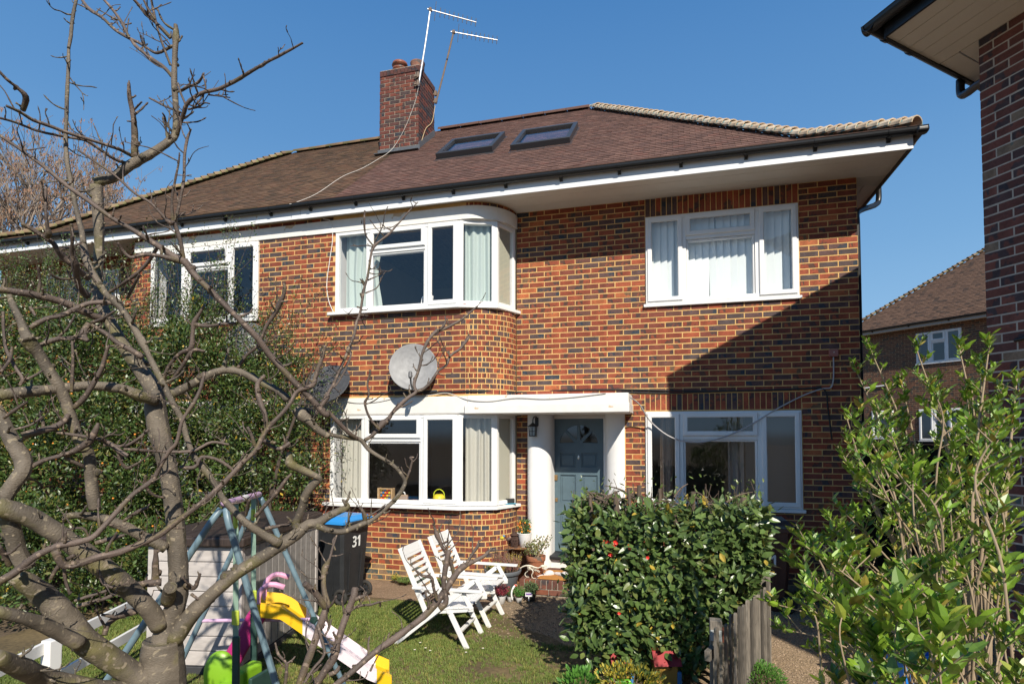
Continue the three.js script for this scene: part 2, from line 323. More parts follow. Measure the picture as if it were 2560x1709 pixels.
// ---------------------------------------------------------------- windows: local x along the wall, z outwards, origin at the lower corner of the opening
function windowUnit(parent, { pos, turn = 0, w, h, lights, frameMat = M.white, sill = 0, sillOver = 0.03, y0 = 0 }) {
  const g = part('window', parent); g.position.set(...pos); g.rotation.y = turn;
  const F = [ring(0, w, y0, h, 0.058, 0.075)];
  const cols = new Set();
  for (const [a, b, c, d] of lights) { // bars between the lights
    if (a > 0.001 && !cols.has(a.toFixed(3))) { cols.add(a.toFixed(3)); F.push(bb(a - 0.026, a + 0.026, y0 + 0.05, h - 0.05, 0.004, 0.069, 0.005)); }
    if (c > y0 + 0.001) F.push(bb(a + 0.026, b - 0.026, c - 0.026, c + 0.026, 0.006, 0.067, 0.005));
  }
  mesh('frame', merge(F), frameMat, g);
  for (const [a, b, c, d, sash] of lights) {
    const i = 0.022;
    if (sash) { const s = mesh('casement', ring(a + i, b - i, c + i, d - i, 0.062, 0.03, 0.009), frameMat, g); s.position.z = 0.062; }
    const e = sash ? 0.078 : 0.05;
    const p = mesh('pane', new THREE.PlaneGeometry(b - a - 2 * e, d - c - 2 * e), M.glass, g); p.position.set((a + b) / 2, (c + d) / 2, sash ? 0.07 : 0.045);
    if (!sash) mesh('bead', ring(a + 0.026, b - 0.026, c + 0.026, d - 0.026, 0.03, 0.052, 0.010), frameMat, g);
  }
  if (sill) mesh('sill', bb(-sillOver, w + sillOver, -0.045, -0.003, -0.02, sill, 0.006), frameMat, g);
  return g;
}
// ---------------------------------------------------------------- ground levels of the scene: y = 0 at the foot of the house
const PARTY = -7.6, SOFFIT = 5.325, EAVE_Z = 0.80, EAVE_X = 0.40, BACK_Z = -7.3;
const roofY = (u) => u < 0.95 ? 5.485 + 0.50 * u : 5.96 + 0.822 * (u - 0.95);     // bellcast eaves, then 39 degrees
const RIDGE_U = 4.26, RIDGE_Y = roofY(RIDGE_U), RIDGE_Z = EAVE_Z - RIDGE_U;
const TILE_UNITS = [0, 1, 2, 3].map((i) => pieceBox(i * 0.31, i * 0.47, 0.165, 0.16, 0.0));
// plain tiles: P(u,s) = point u metres in from the eaves and s along them
function tileSlope(pieces, { along, out, at, range, u1 = RIDGE_U, gauge = 0.098, width = 0.166, pick }) {
  let u = -0.03, row = 0;
  while (u < u1 - 0.04) {
    const slope = Math.atan2(roofY(u + 0.05) - roofY(Math.max(u, 0)), u < 0 ? 0.05 : 0.05), du = gauge * Math.cos(slope), uc = u + du * 0.5;
    const down = out.clone().multiplyScalar(Math.cos(slope)).add(V(0, -Math.sin(slope), 0)).normalize(), nor = V(0, 0, 0).crossVectors(along, down).normalize(); if (nor.y < 0) nor.negate();
    const lift = down.clone().multiplyScalar(0.99).addScaledVector(nor, 0.10).normalize(), up = V(0, 0, 0).crossVectors(lift, along).normalize(); if (up.y < 0) up.negate();
    const [a, b] = range(uc);
    for (let i = Math.floor(a / width) - 1; i * width < b; i++) {
      const off = (row & 1) ? width / 2 : 0, p = Math.max(i * width + off + 0.002, a), q = Math.min((i + 1) * width + off - 0.002, b);
      if (q - p < 0.02) continue;
      const c = at(uc, (p + q) / 2); c.y = roofY(Math.max(uc, 0)) + (uc < 0 ? uc * 0.5 : 0); c.addScaledVector(nor, 0.012 + rr(-0.0022, 0.0022));
      const tip = lift.clone().addScaledVector(nor, rr(-0.012, 0.012)).normalize();
      pieces.add(new THREE.Matrix4().makeBasis(along, up, tip).scale(V(q - p, 0.012, gauge + 0.03)).setPosition(c), pick());
    }
    u += du; row++;
  }
}
function roofDeck(list, at, range, u1 = RIDGE_U) { // closed boarding under the tiles
  const us = [-0.02, 0.2, 0.5, 0.8, 0.95, 1.5, 2.2, 3, 3.7, u1], pos = [];
  for (let i = 0; i < us.length - 1; i++) {
    const [a, b] = range(us[i]), [c, d] = range(us[i + 1]), q = [at(us[i], a), at(us[i], b), at(us[i + 1], d), at(us[i + 1], c)];
    q.forEach((p, k) => { p.y = roofY(us[i + (k > 1 ? 1 : 0)]) - 0.012; });
    for (const k of [0, 1, 2, 0, 2, 3]) pos.push(q[k].x, q[k].y, q[k].z);
  }
  const g = new THREE.BufferGeometry(); g.setAttribute('position', new THREE.Float32BufferAttribute(pos, 3)); g.computeVertexNormals(); list.push(tri(g));
}
const NEW_TILE = tones([[0.175, 0.096, 0.076], [0.158, 0.086, 0.069], [0.200, 0.112, 0.088], [0.138, 0.077, 0.063], [0.188, 0.092, 0.072]]);
const OLD_TILE = tones([[0.185, 0.112, 0.070], [0.150, 0.092, 0.058], [0.225, 0.138, 0.086], [0.115, 0.076, 0.050], [0.200, 0.108, 0.066]]);
const tileMat = std({ map: T.tile, roughness: 0.9 }), oldTileMat = std({ map: T.oldTile, roughness: 0.95 });

// bonnet tile on a hip: half cone, open below, mouth at +z
function bonnet(r0, r1, len) {
  const pos = [], n = 8, at = (r, a, z) => [Math.cos(a) * r, Math.sin(a) * r * 0.75, z];
  for (const [i0, i1, ra, rb] of [[0, 1, 0, 0]]) for (let k = 0; k < n; k++) {
    const a = -0.12 + (Math.PI + 0.24) * k / n, b = -0.12 + (Math.PI + 0.24) * (k + 1) / n, t = 0.016;
    const q = (A, B, D, E) => pos.push(...A, ...B, ...D, ...A, ...D, ...E);
    q(at(r0, a, 0), at(r1, a, len), at(r1, b, len), at(r0, b, 0));
    q(at(r0 - t, b, 0), at(r1 - t, b, len), at(r1 - t, a, len), at(r0 - t, a, 0));
    q(at(r1, a, len), at(r1 - t, a, len), at(r1 - t, b, len), at(r1, b, len));
  }
  const g = new THREE.BufferGeometry(); g.setAttribute('position', new THREE.Float32BufferAttribute(pos, 3)); g.computeVertexNormals(); return tri(g, 1);
}
function hipTiles(parent, sx, x0, mats, units) { // sx = +1: hip on the +x end starting at eaves corner x0
  const g = units;
  const P = (u) => V(x0 - sx * u, roofY(u) + 0.035, EAVE_Z - u);
  let u = 0.03, i = 0;
  while (u < RIDGE_U - 0.1) {
    const a = P(u), b = P(u + 0.07), d = a.clone().sub(b).normalize();   // downhill
    const side = V(0, 1, 0).cross(d).normalize(), up = V(0, 0, 0).crossVectors(d, side).normalize();
    const lifted = d.clone().addScaledVector(up, 0.10).normalize(), u2 = V(0, 0, 0).crossVectors(lifted, side).normalize();
    const m = mesh('hip_tile', g, mats[i % mats.length], parent);
    new THREE.Matrix4().makeBasis(side, u2, lifted).setPosition(a.clone().addScaledVector(d, -0.20).addScaledVector(up, rr(-0.004, 0.004))).decompose(m.position, m.quaternion, m.scale);
    u += 0.088; i++;
  }
}
function ridgeTiles(parent, x0, x1, mat) {
  const len = 0.45, n = Math.round((x1 - x0) / len), w = (x1 - x0) / n;
  const pos = [], r = 0.12, k = 10, t = 0.015;
  for (let i = 0; i < k; i++) { const a = Math.PI * i / k, b = Math.PI * (i + 1) / k, at = (R, q, x) => [x, Math.sin(q) * R * 0.8, Math.cos(q) * R]; const Q = (A, B, D, E) => pos.push(...A, ...B, ...D, ...A, ...D, ...E); const e = w - 0.008; Q(at(r, a, 0), at(r, b, 0), at(r, b, e), at(r, a, e)); Q(at(r, a, 0), at(r - t, a, 0), at(r - t, b, 0), at(r, b, 0)); Q(at(r, b, e), at(r - t, b, e), at(r - t, a, e), at(r, a, e)); }
  const g = new THREE.BufferGeometry(); g.setAttribute('position', new THREE.Float32BufferAttribute(pos, 3)); g.computeVertexNormals(); tri(g);
  for (let i = 0; i < n; i++) { const m = mesh('ridge_tile', g, mat, parent); m.position.set(x0 + i * w, RIDGE_Y - 0.015 + rr(-0.004, 0.004), RIDGE_Z); }
}
// half-round gutter with brackets, from a to b (level), out = outward direction
function gutter(parent, a, b, out, brackets) {
  const prof = [], R = 0.052, c = [0.058, 0];
  for (let i = 0; i <= 9; i++) { const t = Math.PI + Math.PI * i / 9; prof.push([c[0] + Math.cos(t) * R, Math.sin(t) * R * 1.15]); }
  prof.push([c[0] + R + 0.004, 0.010]); for (let i = 9; i >= 0; i--) { const t = Math.PI + Math.PI * i / 9; prof.push([c[0] + Math.cos(t) * (R - 0.006), Math.sin(t) * (R - 0.006) * 1.15]); }
  const gut = mesh('gutter', prism(prof, a, b, out), M.gutter, parent);
  const A = V(...a), B = V(...b);
  for (const t of brackets) { // strap round the channel and a foot on the board
    const p = A.clone().lerp(B, t), d = B.clone().sub(A).normalize().multiplyScalar(0.02), ring2 = [];
    for (let i = 0; i <= 9; i++) { const q = Math.PI + Math.PI * i / 9; ring2.push([c[0] + Math.cos(q) * (R + 0.007), Math.sin(q) * (R + 0.007) * 1.15]); }
    for (let i = 9; i >= 0; i--) { const q = Math.PI + Math.PI * i / 9; ring2.push([c[0] + Math.cos(q) * R, Math.sin(q) * R * 1.15]); }
    const q0 = p.clone().sub(d), q1 = p.clone().add(d);
    const strap = prism(ring2, q0.toArray(), q1.toArray(), out), foot = prism([[0.001, -0.10], [0.014, -0.10], [0.05, -0.064], [0.04, -0.05], [0.001, -0.05]], q0.toArray(), q1.toArray(), out);
    mesh('bracket', merge([strap, foot]), M.gutter, gut);
  }
  return gut;
}
// ---------------------------------------------------------------- the house with the blue door
const house = thing('brick_house', 'red brick two-storey house with curved corner bay, white porch and blue-grey front door', 'house');
const BAY_C = [-5.07, 0], BAY_R = 0.6;
const arc = arcPts(BAY_C[0], BAY_C[1], BAY_R, Math.PI / 2, 0, 14);
const wall = (() => {
  const R = [], bay = [[PARTY, 0.6], [BAY_C[0], 0.6], ...arc.slice(1)];
  R.push(ribbon(bay, 0.0, 1.07), ribbon(bay, 2.36, 3.86), ribbon(bay, 5.08, SOFFIT + 0.1));
  R.push(ribbon([[PARTY, 0.6], [-7.16, 0.6]], 1.07, 2.36), ribbon([[PARTY, 0.6], [-7.10, 0.6]], 3.86, 5.08));
  R.push(ribbon([[-4.464, 0], [-4.28, 0]], 0.15, 2.36), ribbon([[-2.92, 0], [-2.64, 0]], 0.15, 2.385), ribbon([[-0.68, 0], [0, 0]], 0.15, 2.385));
  R.push(ribbon([[-2.64, 0], [-0.68, 0]], 0.15, 1.10), ribbon([[-4.464, 0], [0, 0]], 2.385, 3.85), ribbon([[-4.464, 0], [-2.62, 0]], 3.85, 5.07), ribbon([[-0.68, 0], [0, 0]], 3.85, 5.07), ribbon([[-4.464, 0], [0, 0]], 5.07, SOFFIT + 0.1));
  R.push(ribbon([[0, -0.04], [0, BACK_Z]], 0.15, SOFFIT + 0.1), ribbon([[0, BACK_Z], [PARTY, BACK_Z]], 0, SOFFIT + 0.1));
  return mesh('wall', merge(R), M.mortar, house);
})();
mesh('plinth', merge([ribbon([[-2.92, 0], [0, 0], [0, BACK_Z]], -0.1, 0.15, 0.3, -0.012)]), M.concrete, house);
{
  reseed(11);
  const P = new Pieces('brick', HOUSE_TONES, brickMat, BRICK_UNITS), X = [1, 0];
  const holes = [[-2.62, -0.68, 3.85, 5.07], [-2.64, -0.68, 1.10, 2.62], [-4.29, -2.91, 0, 2.36], [-2.62, -0.68, 5.06, 5.4], [-4.47, -2.80, 2.36, 2.47]];
  brickRun(P, { o: [0, 0], d: X, s0: -4.462, s1: 0, y0: 0.15, y1: SOFFIT, base: 0.15, half: 0, holes, bonus: 1.05 });
  soldiers(P, { o: [0, 0], d: X, s0: -2.64, s1: -0.68, y0: 2.395, y1: 2.622, n: 28 });
  soldiers(P, { o: [0, 0], d: X, s0: -2.62, s1: -0.68, y0: 5.075, y1: SOFFIT + 0.01, n: 27 });
  const bayHoles = [[-7.16, -5.0, 1.07, 2.36], [-7.10, -5.0, 3.86, 5.29], [PARTY, -5.0, 2.36, 2.60], [PARTY, -5.0, 5.08, 5.265]];
  brickRun(P, { o: [0, 0.6], d: X, s0: PARTY, s1: BAY_C[0] + 0.03, y0: 0, y1: SOFFIT, base: 0, holes: bayHoles, anchor: 0.06, pale: 0.50 });
  for (const [a, b] of [[0, 1.07], [2.60, 3.86], [5.265, SOFFIT]]) brickArc(P, { c: BAY_C, r: BAY_R, a0: Math.PI / 2 - 0.05, a1: 0, y0: a, y1: b, base: 0, pale: 0.3 });
  brickRun(P, { o: [0, 0], d: [0, -1], s0: 0.004, s1: -BACK_Z, y0: 0.15, y1: SOFFIT, base: 0.15, half: 1 });
  P.build(wall, 300);
}
// white bands over the bay windows and the porch canopy
mesh('lintel_band', ribbon([[-7.6, 0.6], [BAY_C[0], 0.6], ...arc.slice(1, 14), [-4.472, 0.01]], 5.08, 5.265, 0.26, -0.022), M.render, house);
{
  const canopy = part('canopy', house);
  mesh('slab', merge([bb(-7.62, -5.0, 2.36, 2.60, 0.20, 0.635, 0.012), bb(-5.0, -2.812, 2.475, 2.605, -0.1, 0.635, 0.012)]), M.render, canopy);
  mesh('fascia_strip', bb(-5.03, -2.80, 2.352, 2.478, -0.1, 0.672, 0.014), M.render, canopy);
}
// porch: rounded white piers, frame, door
{
  const porch = part('porch', house);
  const pier = (x, s, name) => { const pts = s > 0 ? [[x, -0.42], [x, -0.30], ...arcPts(x - 0.20, -0.12, 0.2, 0, Math.PI / 2, 8).map((p) => [p[0], p[1]]), [x - 0.24, 0.08]] : null; return pts; };
  const shapeL = new THREE.Shape(); shapeL.moveTo(-4.285, 0.34); shapeL.lineTo(-4.285, -0.055); shapeL.absarc(-4.175, -0.055, 0.11, Math.PI, Math.PI * 1.5, false); shapeL.absarc(-4.165, 0.045, 0.21, -Math.PI / 2, -0.1, false); shapeL.lineTo(-3.955, 0.36); shapeL.lineTo(-4.285, 0.36);
  const shapeR = new THREE.Shape(); shapeR.moveTo(-2.915, 0.36); shapeR.lineTo(-2.915, -0.05); shapeR.lineTo(-2.96, -0.065); shapeR.absarc(-3.0, 0.135, 0.20, -Math.PI / 2, -Math.PI, true); shapeR.lineTo(-3.20, 0.36); shapeR.lineTo(-2.915, 0.36);
  for (const s of [shapeL, shapeR]) { const g = new THREE.ExtrudeGeometry(s, { depth: 2.26, bevelEnabled: false, curveSegments: 10 }); g.rotateX(-Math.PI / 2); g.scale(1, 1, 1); g.translate(0, 0.10, 0); g.applyMatrix4(new THREE.Matrix4().makeScale(1, 1, 1)); mesh('pier', tri(g), M.pier, porch); }
  mesh('riser', bb(-4.0, -3.18, 0.10, 0.30, -0.32, -0.02, 0.01), M.render, porch);
  mesh('threshold', bb(-4.03, -3.17, 0.303, 0.365, -0.30, 0.045, 0.022), std({ color: C(0.022, 0.023, 0.027), map: T.paint, roughness: 0.5 }), porch);
  const frame = mesh('door_frame', merge([bb(-4.03, -3.965, 0.36, 2.36, -0.34, -0.20, 0.008), bb(-3.235, -3.17, 0.36, 2.36, -0.34, -0.20, 0.008), bb(-4.03, -3.17, 2.30, 2.365, -0.338, -0.202, 0.008)]), M.white, porch);
  const door = part('door', house);
  const blue = std({ color: C(0.105, 0.152, 0.182), map: T.paint, roughness: 0.42 });
  const X0 = -3.965, X1 = -3.235, Y0 = 0.37, Y1 = 2.30, zf = -0.245;
  const s = new THREE.Shape([[X0, Y0], [X1, Y0], [X1, Y1], [X0, Y1]].map((p) => new THREE.Vector2(...p)));
  const cx = (X0 + X1) / 2, fy = 1.93, fr = 0.275;                                    // fanlight openings
  for (let i = 0; i < 4; i++) { const a0 = Math.PI * i / 4 + 0.07, a1 = Math.PI * (i + 1) / 4 - 0.07, h = new THREE.Path(); h.moveTo(cx + Math.cos(a0) * fr, fy + Math.sin(a0) * fr); h.absarc(cx, fy, fr, a0, a1, false); const am = (a0 + a1) / 2; h.lineTo(cx + Math.cos(am) * 0.07, fy + Math.sin(am) * 0.07); h.closePath(); s.holes.push(h); }
  const pan = [[X0 + 0.095, cx - 0.045, 1.60, 1.80], [cx + 0.045, X1 - 0.095, 1.60, 1.80], [X0 + 0.095, cx - 0.045, 1.08, 1.48], [cx + 0.045, X1 - 0.095, 1.08, 1.48], [X0 + 0.095, cx - 0.045, 0.52, 0.92], [cx + 0.045, X1 - 0.095, 0.52, 0.92]];
  for (const [a, b, c, d] of pan) s.holes.push(new THREE.Path([[a, c], [a, d], [b, d], [b, c]].map((p) => new THREE.Vector2(...p))));
  const leaf = new THREE.ExtrudeGeometry(s, { depth: 0.038, bevelEnabled: true, bevelSize: 0.004, bevelThickness: 0.004, bevelOffset: -0.004, bevelSegments: 1, curveSegments: 10 }); leaf.translate(0, 0, zf - 0.042);
  mesh('leaf', tri(leaf), blue, door);
  for (const [a, b, c, d] of pan) { const f = ring(a - 0.002, b + 0.002, c - 0.002, d + 0.002, 0.014, 0.012, 0.004); f.translate(0, 0, zf - 0.024); const q = merge([bb(a - 0.01, b + 0.01, c - 0.01, d + 0.01, zf - 0.038, zf - 0.022), bb(a + 0.03, b - 0.03, c + 0.03, d - 0.03, zf - 0.03, zf - 0.012, 0.006), f]); mesh('panel', q, blue, door); }
  const fan = mesh('fanlight', new THREE.CircleGeometry(fr + 0.02, 20, 0, Math.PI), M.glass, door); fan.position.set(cx, fy, zf - 0.02);
  const brass = std({ color: C(0.35, 0.22, 0.10), metalness: 0.8, roughness: 0.45 }), steel = std({ color: C(0.7, 0.7, 0.68), metalness: 0.9, roughness: 0.3 });
  mesh('lock', merge([bb(X0 + 0.01, X0 + 0.055, 1.40, 1.48, zf - 0.002, zf + 0.018, 0.004), bb(X0 + 0.02, X0 + 0.055, 1.09, 1.145, zf - 0.002, zf + 0.012, 0.004)]), brass, door);
  const knocker = new THREE.SphereGeometry(0.018, 12, 8); knocker.scale(0.85, 1.9, 0.5); knocker.translate(cx, 1.74, zf + 0.004); mesh('knocker', clean(knocker), steel, door);
  mesh('letter_plate', bb(cx - 0.13, cx + 0.13, 0.985, 1.03, zf - 0.002, zf + 0.010, 0.004), brass, door);
}
// windows of the flat front
const LAY = (w, h, a = 0.50, b = 0.50, v = 0.36) => [[0, a, 0, h, 1], [a, w - b, 0, h - v, 0], [a, w - b, h - v, h, 1], [w - b, w, 0, h, 1]];
windowUnit(house, { pos: [-2.615, 3.86, -0.05], w: 1.93, h: 1.205, lights: LAY(1.93, 1.205, 0.51, 0.50, 0.33), sill: 0.09 });
windowUnit(house, { pos: [-2.635, 1.115, -0.05], w: 1.95, h: 1.265, lights: LAY(1.95, 1.265, 0.47, 0.50, 0.35), sill: 0.10 });
// bay windows: three lights in front, two facets round the corner
for (const [yb, h, xl, v] of [[3.875, 1.20, -7.095, 0.34], [1.085, 1.27, -7.15, 0.36]]) {
  const p1 = [-5.135, 0.60], p2 = [-4.655, 0.425], p3 = [-4.492, 0.02];
  const w = p1[0] - xl;
  windowUnit(house, { pos: [xl, yb, 0.545], w, h, lights: [[0, 0.55, 0, h, 0], [0.55, 1.47, 0, h - v, 0], [0.55, 1.47, h - v, h, 1], [1.47, w, 0, h, 1]] });
  for (const [a, b] of [[p1, p2], [p2, p3]]) {
    const dx = b[0] - a[0], dz = b[1] - a[1], l = Math.hypot(dx, dz), ang = Math.atan2(-dz, dx);
    windowUnit(house, { pos: [a[0] - Math.sin(ang) * 0.055, yb, a[1] - Math.cos(ang) * 0.055], turn: ang, w: l, h, lights: [[0, l, 0, h, 0]] });
  }
  const posts = []; for (const q of [p1, p2]) posts.push(bx(q[0] - 0.004, yb + h / 2, q[1] - 0.025, 0.075, h, 0.085, 0.02));
  mesh('corner_post', merge(posts), M.white, house);
  const o = 0.075, s = new THREE.Shape([[xl - 0.07, -(0.62 + o)], [p1[0] + 0.02, -(0.62 + o)], [p2[0] + o * 0.6, -(p2[1] + o * 0.9)], [-4.405, -0.02], [-4.56, -0.01], [-5.2, -0.40], [xl - 0.07, -0.5]].map((p) => new THREE.Vector2(...p)));
  const g = new THREE.ExtrudeGeometry(s, { depth: 0.035, bevelEnabled: true, bevelSize: 0.005, bevelThickness: 0.005, bevelSegments: 1 }); g.rotateX(-Math.PI / 2); g.scale(1, 1, 1); g.translate(0, yb - 0.046, 0);
  mesh('bay_sill', tri(g), M.white, house);
  mesh('reveal', bb(xl - 0.012, xl + 0.004, yb, yb + h, 0.31, 0.54), M.white, house);
  const beadPath = [[xl, 0.618], [p1[0], 0.618], [p2[0] + 0.03, p2[1] + 0.03], [p3[0] + 0.02, 0.05]];
  mesh('head_bead', tube(beadPath.map(([x, z]) => [x, yb + h + 0.004, z]), 0.014, { smooth: false, seg: 6 }), M.soffit, house);
}
// rooms behind the glass
{
  const r = [bb(-7.55, -0.3, -0.05, 0.02, BACK_Z + 0.3, -0.35), bb(-7.55, -0.3, 2.60, 2.72, BACK_Z + 0.3, -0.285), bb(-7.55, -0.3, 5.34, 5.40, BACK_Z + 0.3, -0.30)];
  r.push(bb(-7.3, -4.9, 2.62, 2.70, -0.286, 0.30), bb(-7.3, -4.9, -0.04, 0.02, -0.34, 0.30));
  mesh('floor', merge(r), M.floorboards, house);
  const w = []; for (const [a, b] of [[0.02, 2.60], [2.72, 5.34]]) w.push(bb(-7.5, -0.3, a, b, -4.0, -3.9), bb(-4.62, -4.52, a, b, -3.9, -0.30), bb(-2.86, -2.80, a, b, -3.9, -0.30), bb(-7.6, -7.5, a, b, -4.0, 0.3)); w.push(bb(-4.52, -2.86, 0.02, 2.6, -2.4, -2.3));
  mesh('partition', merge(w), M.plaster, house);
}
// roof
const roof = part('roof', house);
{
  const deck = [], F = { along: V(1, 0, 0), out: V(0, 0, 1), at: (u, s) => V(s, 0, EAVE_Z - u), range: (u) => [PARTY, EAVE_X - u] };
  const S = { along: V(0, 0, -1), out: V(1, 0, 0), at: (u, s) => V(EAVE_X - u, 0, -s), range: (u) => [-(EAVE_Z - u), -(2 * RIDGE_Z - EAVE_Z + u)] };
  const B = { at: (u, s) => V(s, 0, 2 * RIDGE_Z - EAVE_Z + u), range: (u) => [PARTY, EAVE_X - u] };
  roofDeck(deck, F.at, F.range); roofDeck(deck, S.at, S.range, RIDGE_U - 0.01); roofDeck(deck, B.at, B.range);
  mesh('boarding', merge(deck), std({ color: C(0.10, 0.055, 0.042), map: T.tile, roughness: 0.95 }), roof);
  reseed(21);
  const tiles = new Pieces('roof_tile', NEW_TILE, tileMat, TILE_UNITS), pick = picker([4, 3, 2, 1.2, 1]);
  tileSlope(tiles, { ...F, pick }); tileSlope(tiles, { ...S, pick, u1: RIDGE_U - 0.05 });
  tiles.build(roof, 300);
  const bon = bonnet(0.075, 0.115, 0.26), cream = [C(0.74, 0.58, 0.40), C(0.66, 0.50, 0.33), C(0.78, 0.64, 0.46)].map((c) => std({ color: c, map: T.brick, roughness: 0.9 }));
  hipTiles(roof, 1, EAVE_X - 0.02, cream, bon);
  ridgeTiles(roof, PARTY + 0.45, EAVE_X - RIDGE_U, std({ color: C(0.135, 0.07, 0.052), map: T.tile, roughness: 0.9 }));
  // skylights
  const slope = Math.atan(0.822), fm = std({ color: C(0.035, 0.038, 0.044), roughness: 0.4 });
  for (const [x0, x1, u0, u1] of [[-6.34, -5.28, 2.22, 3.03], [-4.92, -3.89, 2.11, 2.97]]) {
    const k = part('skylight', roof), len = (u1 - u0) / Math.cos(slope); k.position.set(x0, roofY(u0) - 0.01, EAVE_Z - u0); k.rotation.x = -(Math.PI / 2 - slope);
    mesh('flashing', ring(-0.03, x1 - x0 + 0.03, -0.10, len + 0.03, 0.12, 0.028, 0.004), fm, k);
    mesh('frame', ring(0, x1 - x0, 0, len, 0.075, 0.13, 0.008), fm, k);
    const p = mesh('pane', new THREE.PlaneGeometry(x1 - x0 - 0.14, len - 0.14), M.glass, k); p.position.set((x1 - x0) / 2, len / 2, 0.085);
    const bl = mesh('shaft', merge([bb(0.03, x1 - x0 - 0.03, 0.03, len - 0.03, -0.03, -0.02), bb(0.05, 0.075, 0.06, len - 0.06, -0.02, 0.07), bb(x1 - x0 - 0.075, x1 - x0 - 0.05, 0.06, len - 0.06, -0.02, 0.07)]), M.plaster, k);
  }
}
// eaves: boarded soffit, white fascia, black gutter and downpipe
const eaves = part('eaves', house);
{
  const boards = 4, z1 = EAVE_Z - 0.045;
  for (let i = 0; i < boards; i++) { const a = -0.30 + (z1 + 0.30) * i / boards, b = -0.30 + (z1 + 0.30) * (i + 1) / boards; mesh('soffit_board', bb(PARTY + 0.002, EAVE_X - 0.045, SOFFIT, SOFFIT + 0.012, a + 0.0025, b - 0.0025, 0.003), M.soffit, eaves); }
  for (let i = 0; i < 2; i++) mesh('soffit_board', bb(-0.02 + i * 0.19, 0.17 + i * 0.19 - 0.005, SOFFIT - 0.001, SOFFIT + 0.011, BACK_Z - 0.4, -0.305, 0.003), M.soffit, eaves);
  mesh('fascia', bb(PARTY + 0.002, EAVE_X - 0.03, SOFFIT - 0.045, 5.475, EAVE_Z - 0.052, EAVE_Z - 0.030, 0.004), M.fascia, eaves);
  mesh('fascia', bb(EAVE_X - 0.052, EAVE_X - 0.030, SOFFIT - 0.044, 5.474, BACK_Z - 0.4, EAVE_Z - 0.0525, 0.004), M.gutter, eaves);
  gutter(eaves, [PARTY - 0.1, 5.474, EAVE_Z - 0.029], [EAVE_X + 0.085, 5.474, EAVE_Z - 0.029], [0, 0, 1], Array.from({ length: 11 }, (_, i) => 0.035 + i * 0.092));
  gutter(eaves, [EAVE_X - 0.029, 5.4735, EAVE_Z + 0.05], [EAVE_X - 0.029, 5.4735, BACK_Z - 0.4], [1, 0, 0], [0.04, 0.14, 0.24, 0.34, 0.5, 0.7, 0.9]);
  mesh('downpipe', tube([[EAVE_X + 0.03, 5.40, -0.62], [EAVE_X + 0.03, 5.25, -0.62], [EAVE_X + 0.01, 5.18, -0.60], [0.12, 5.00, -0.30], [0.055, 4.93, -0.22], [0.05, 4.80, -0.20], [0.05, 3, -0.20], [0.05, 0.1, -0.20]], 0.036, { seg: 10, step: 4 }), M.gutter, eaves);
  const corner = bx(EAVE_X + 0.03, 5.448, EAVE_Z + 0.03, 0.13, 0.075, 0.13, 0.03); mesh('gutter_corner', corner, M.gutter, eaves);
}
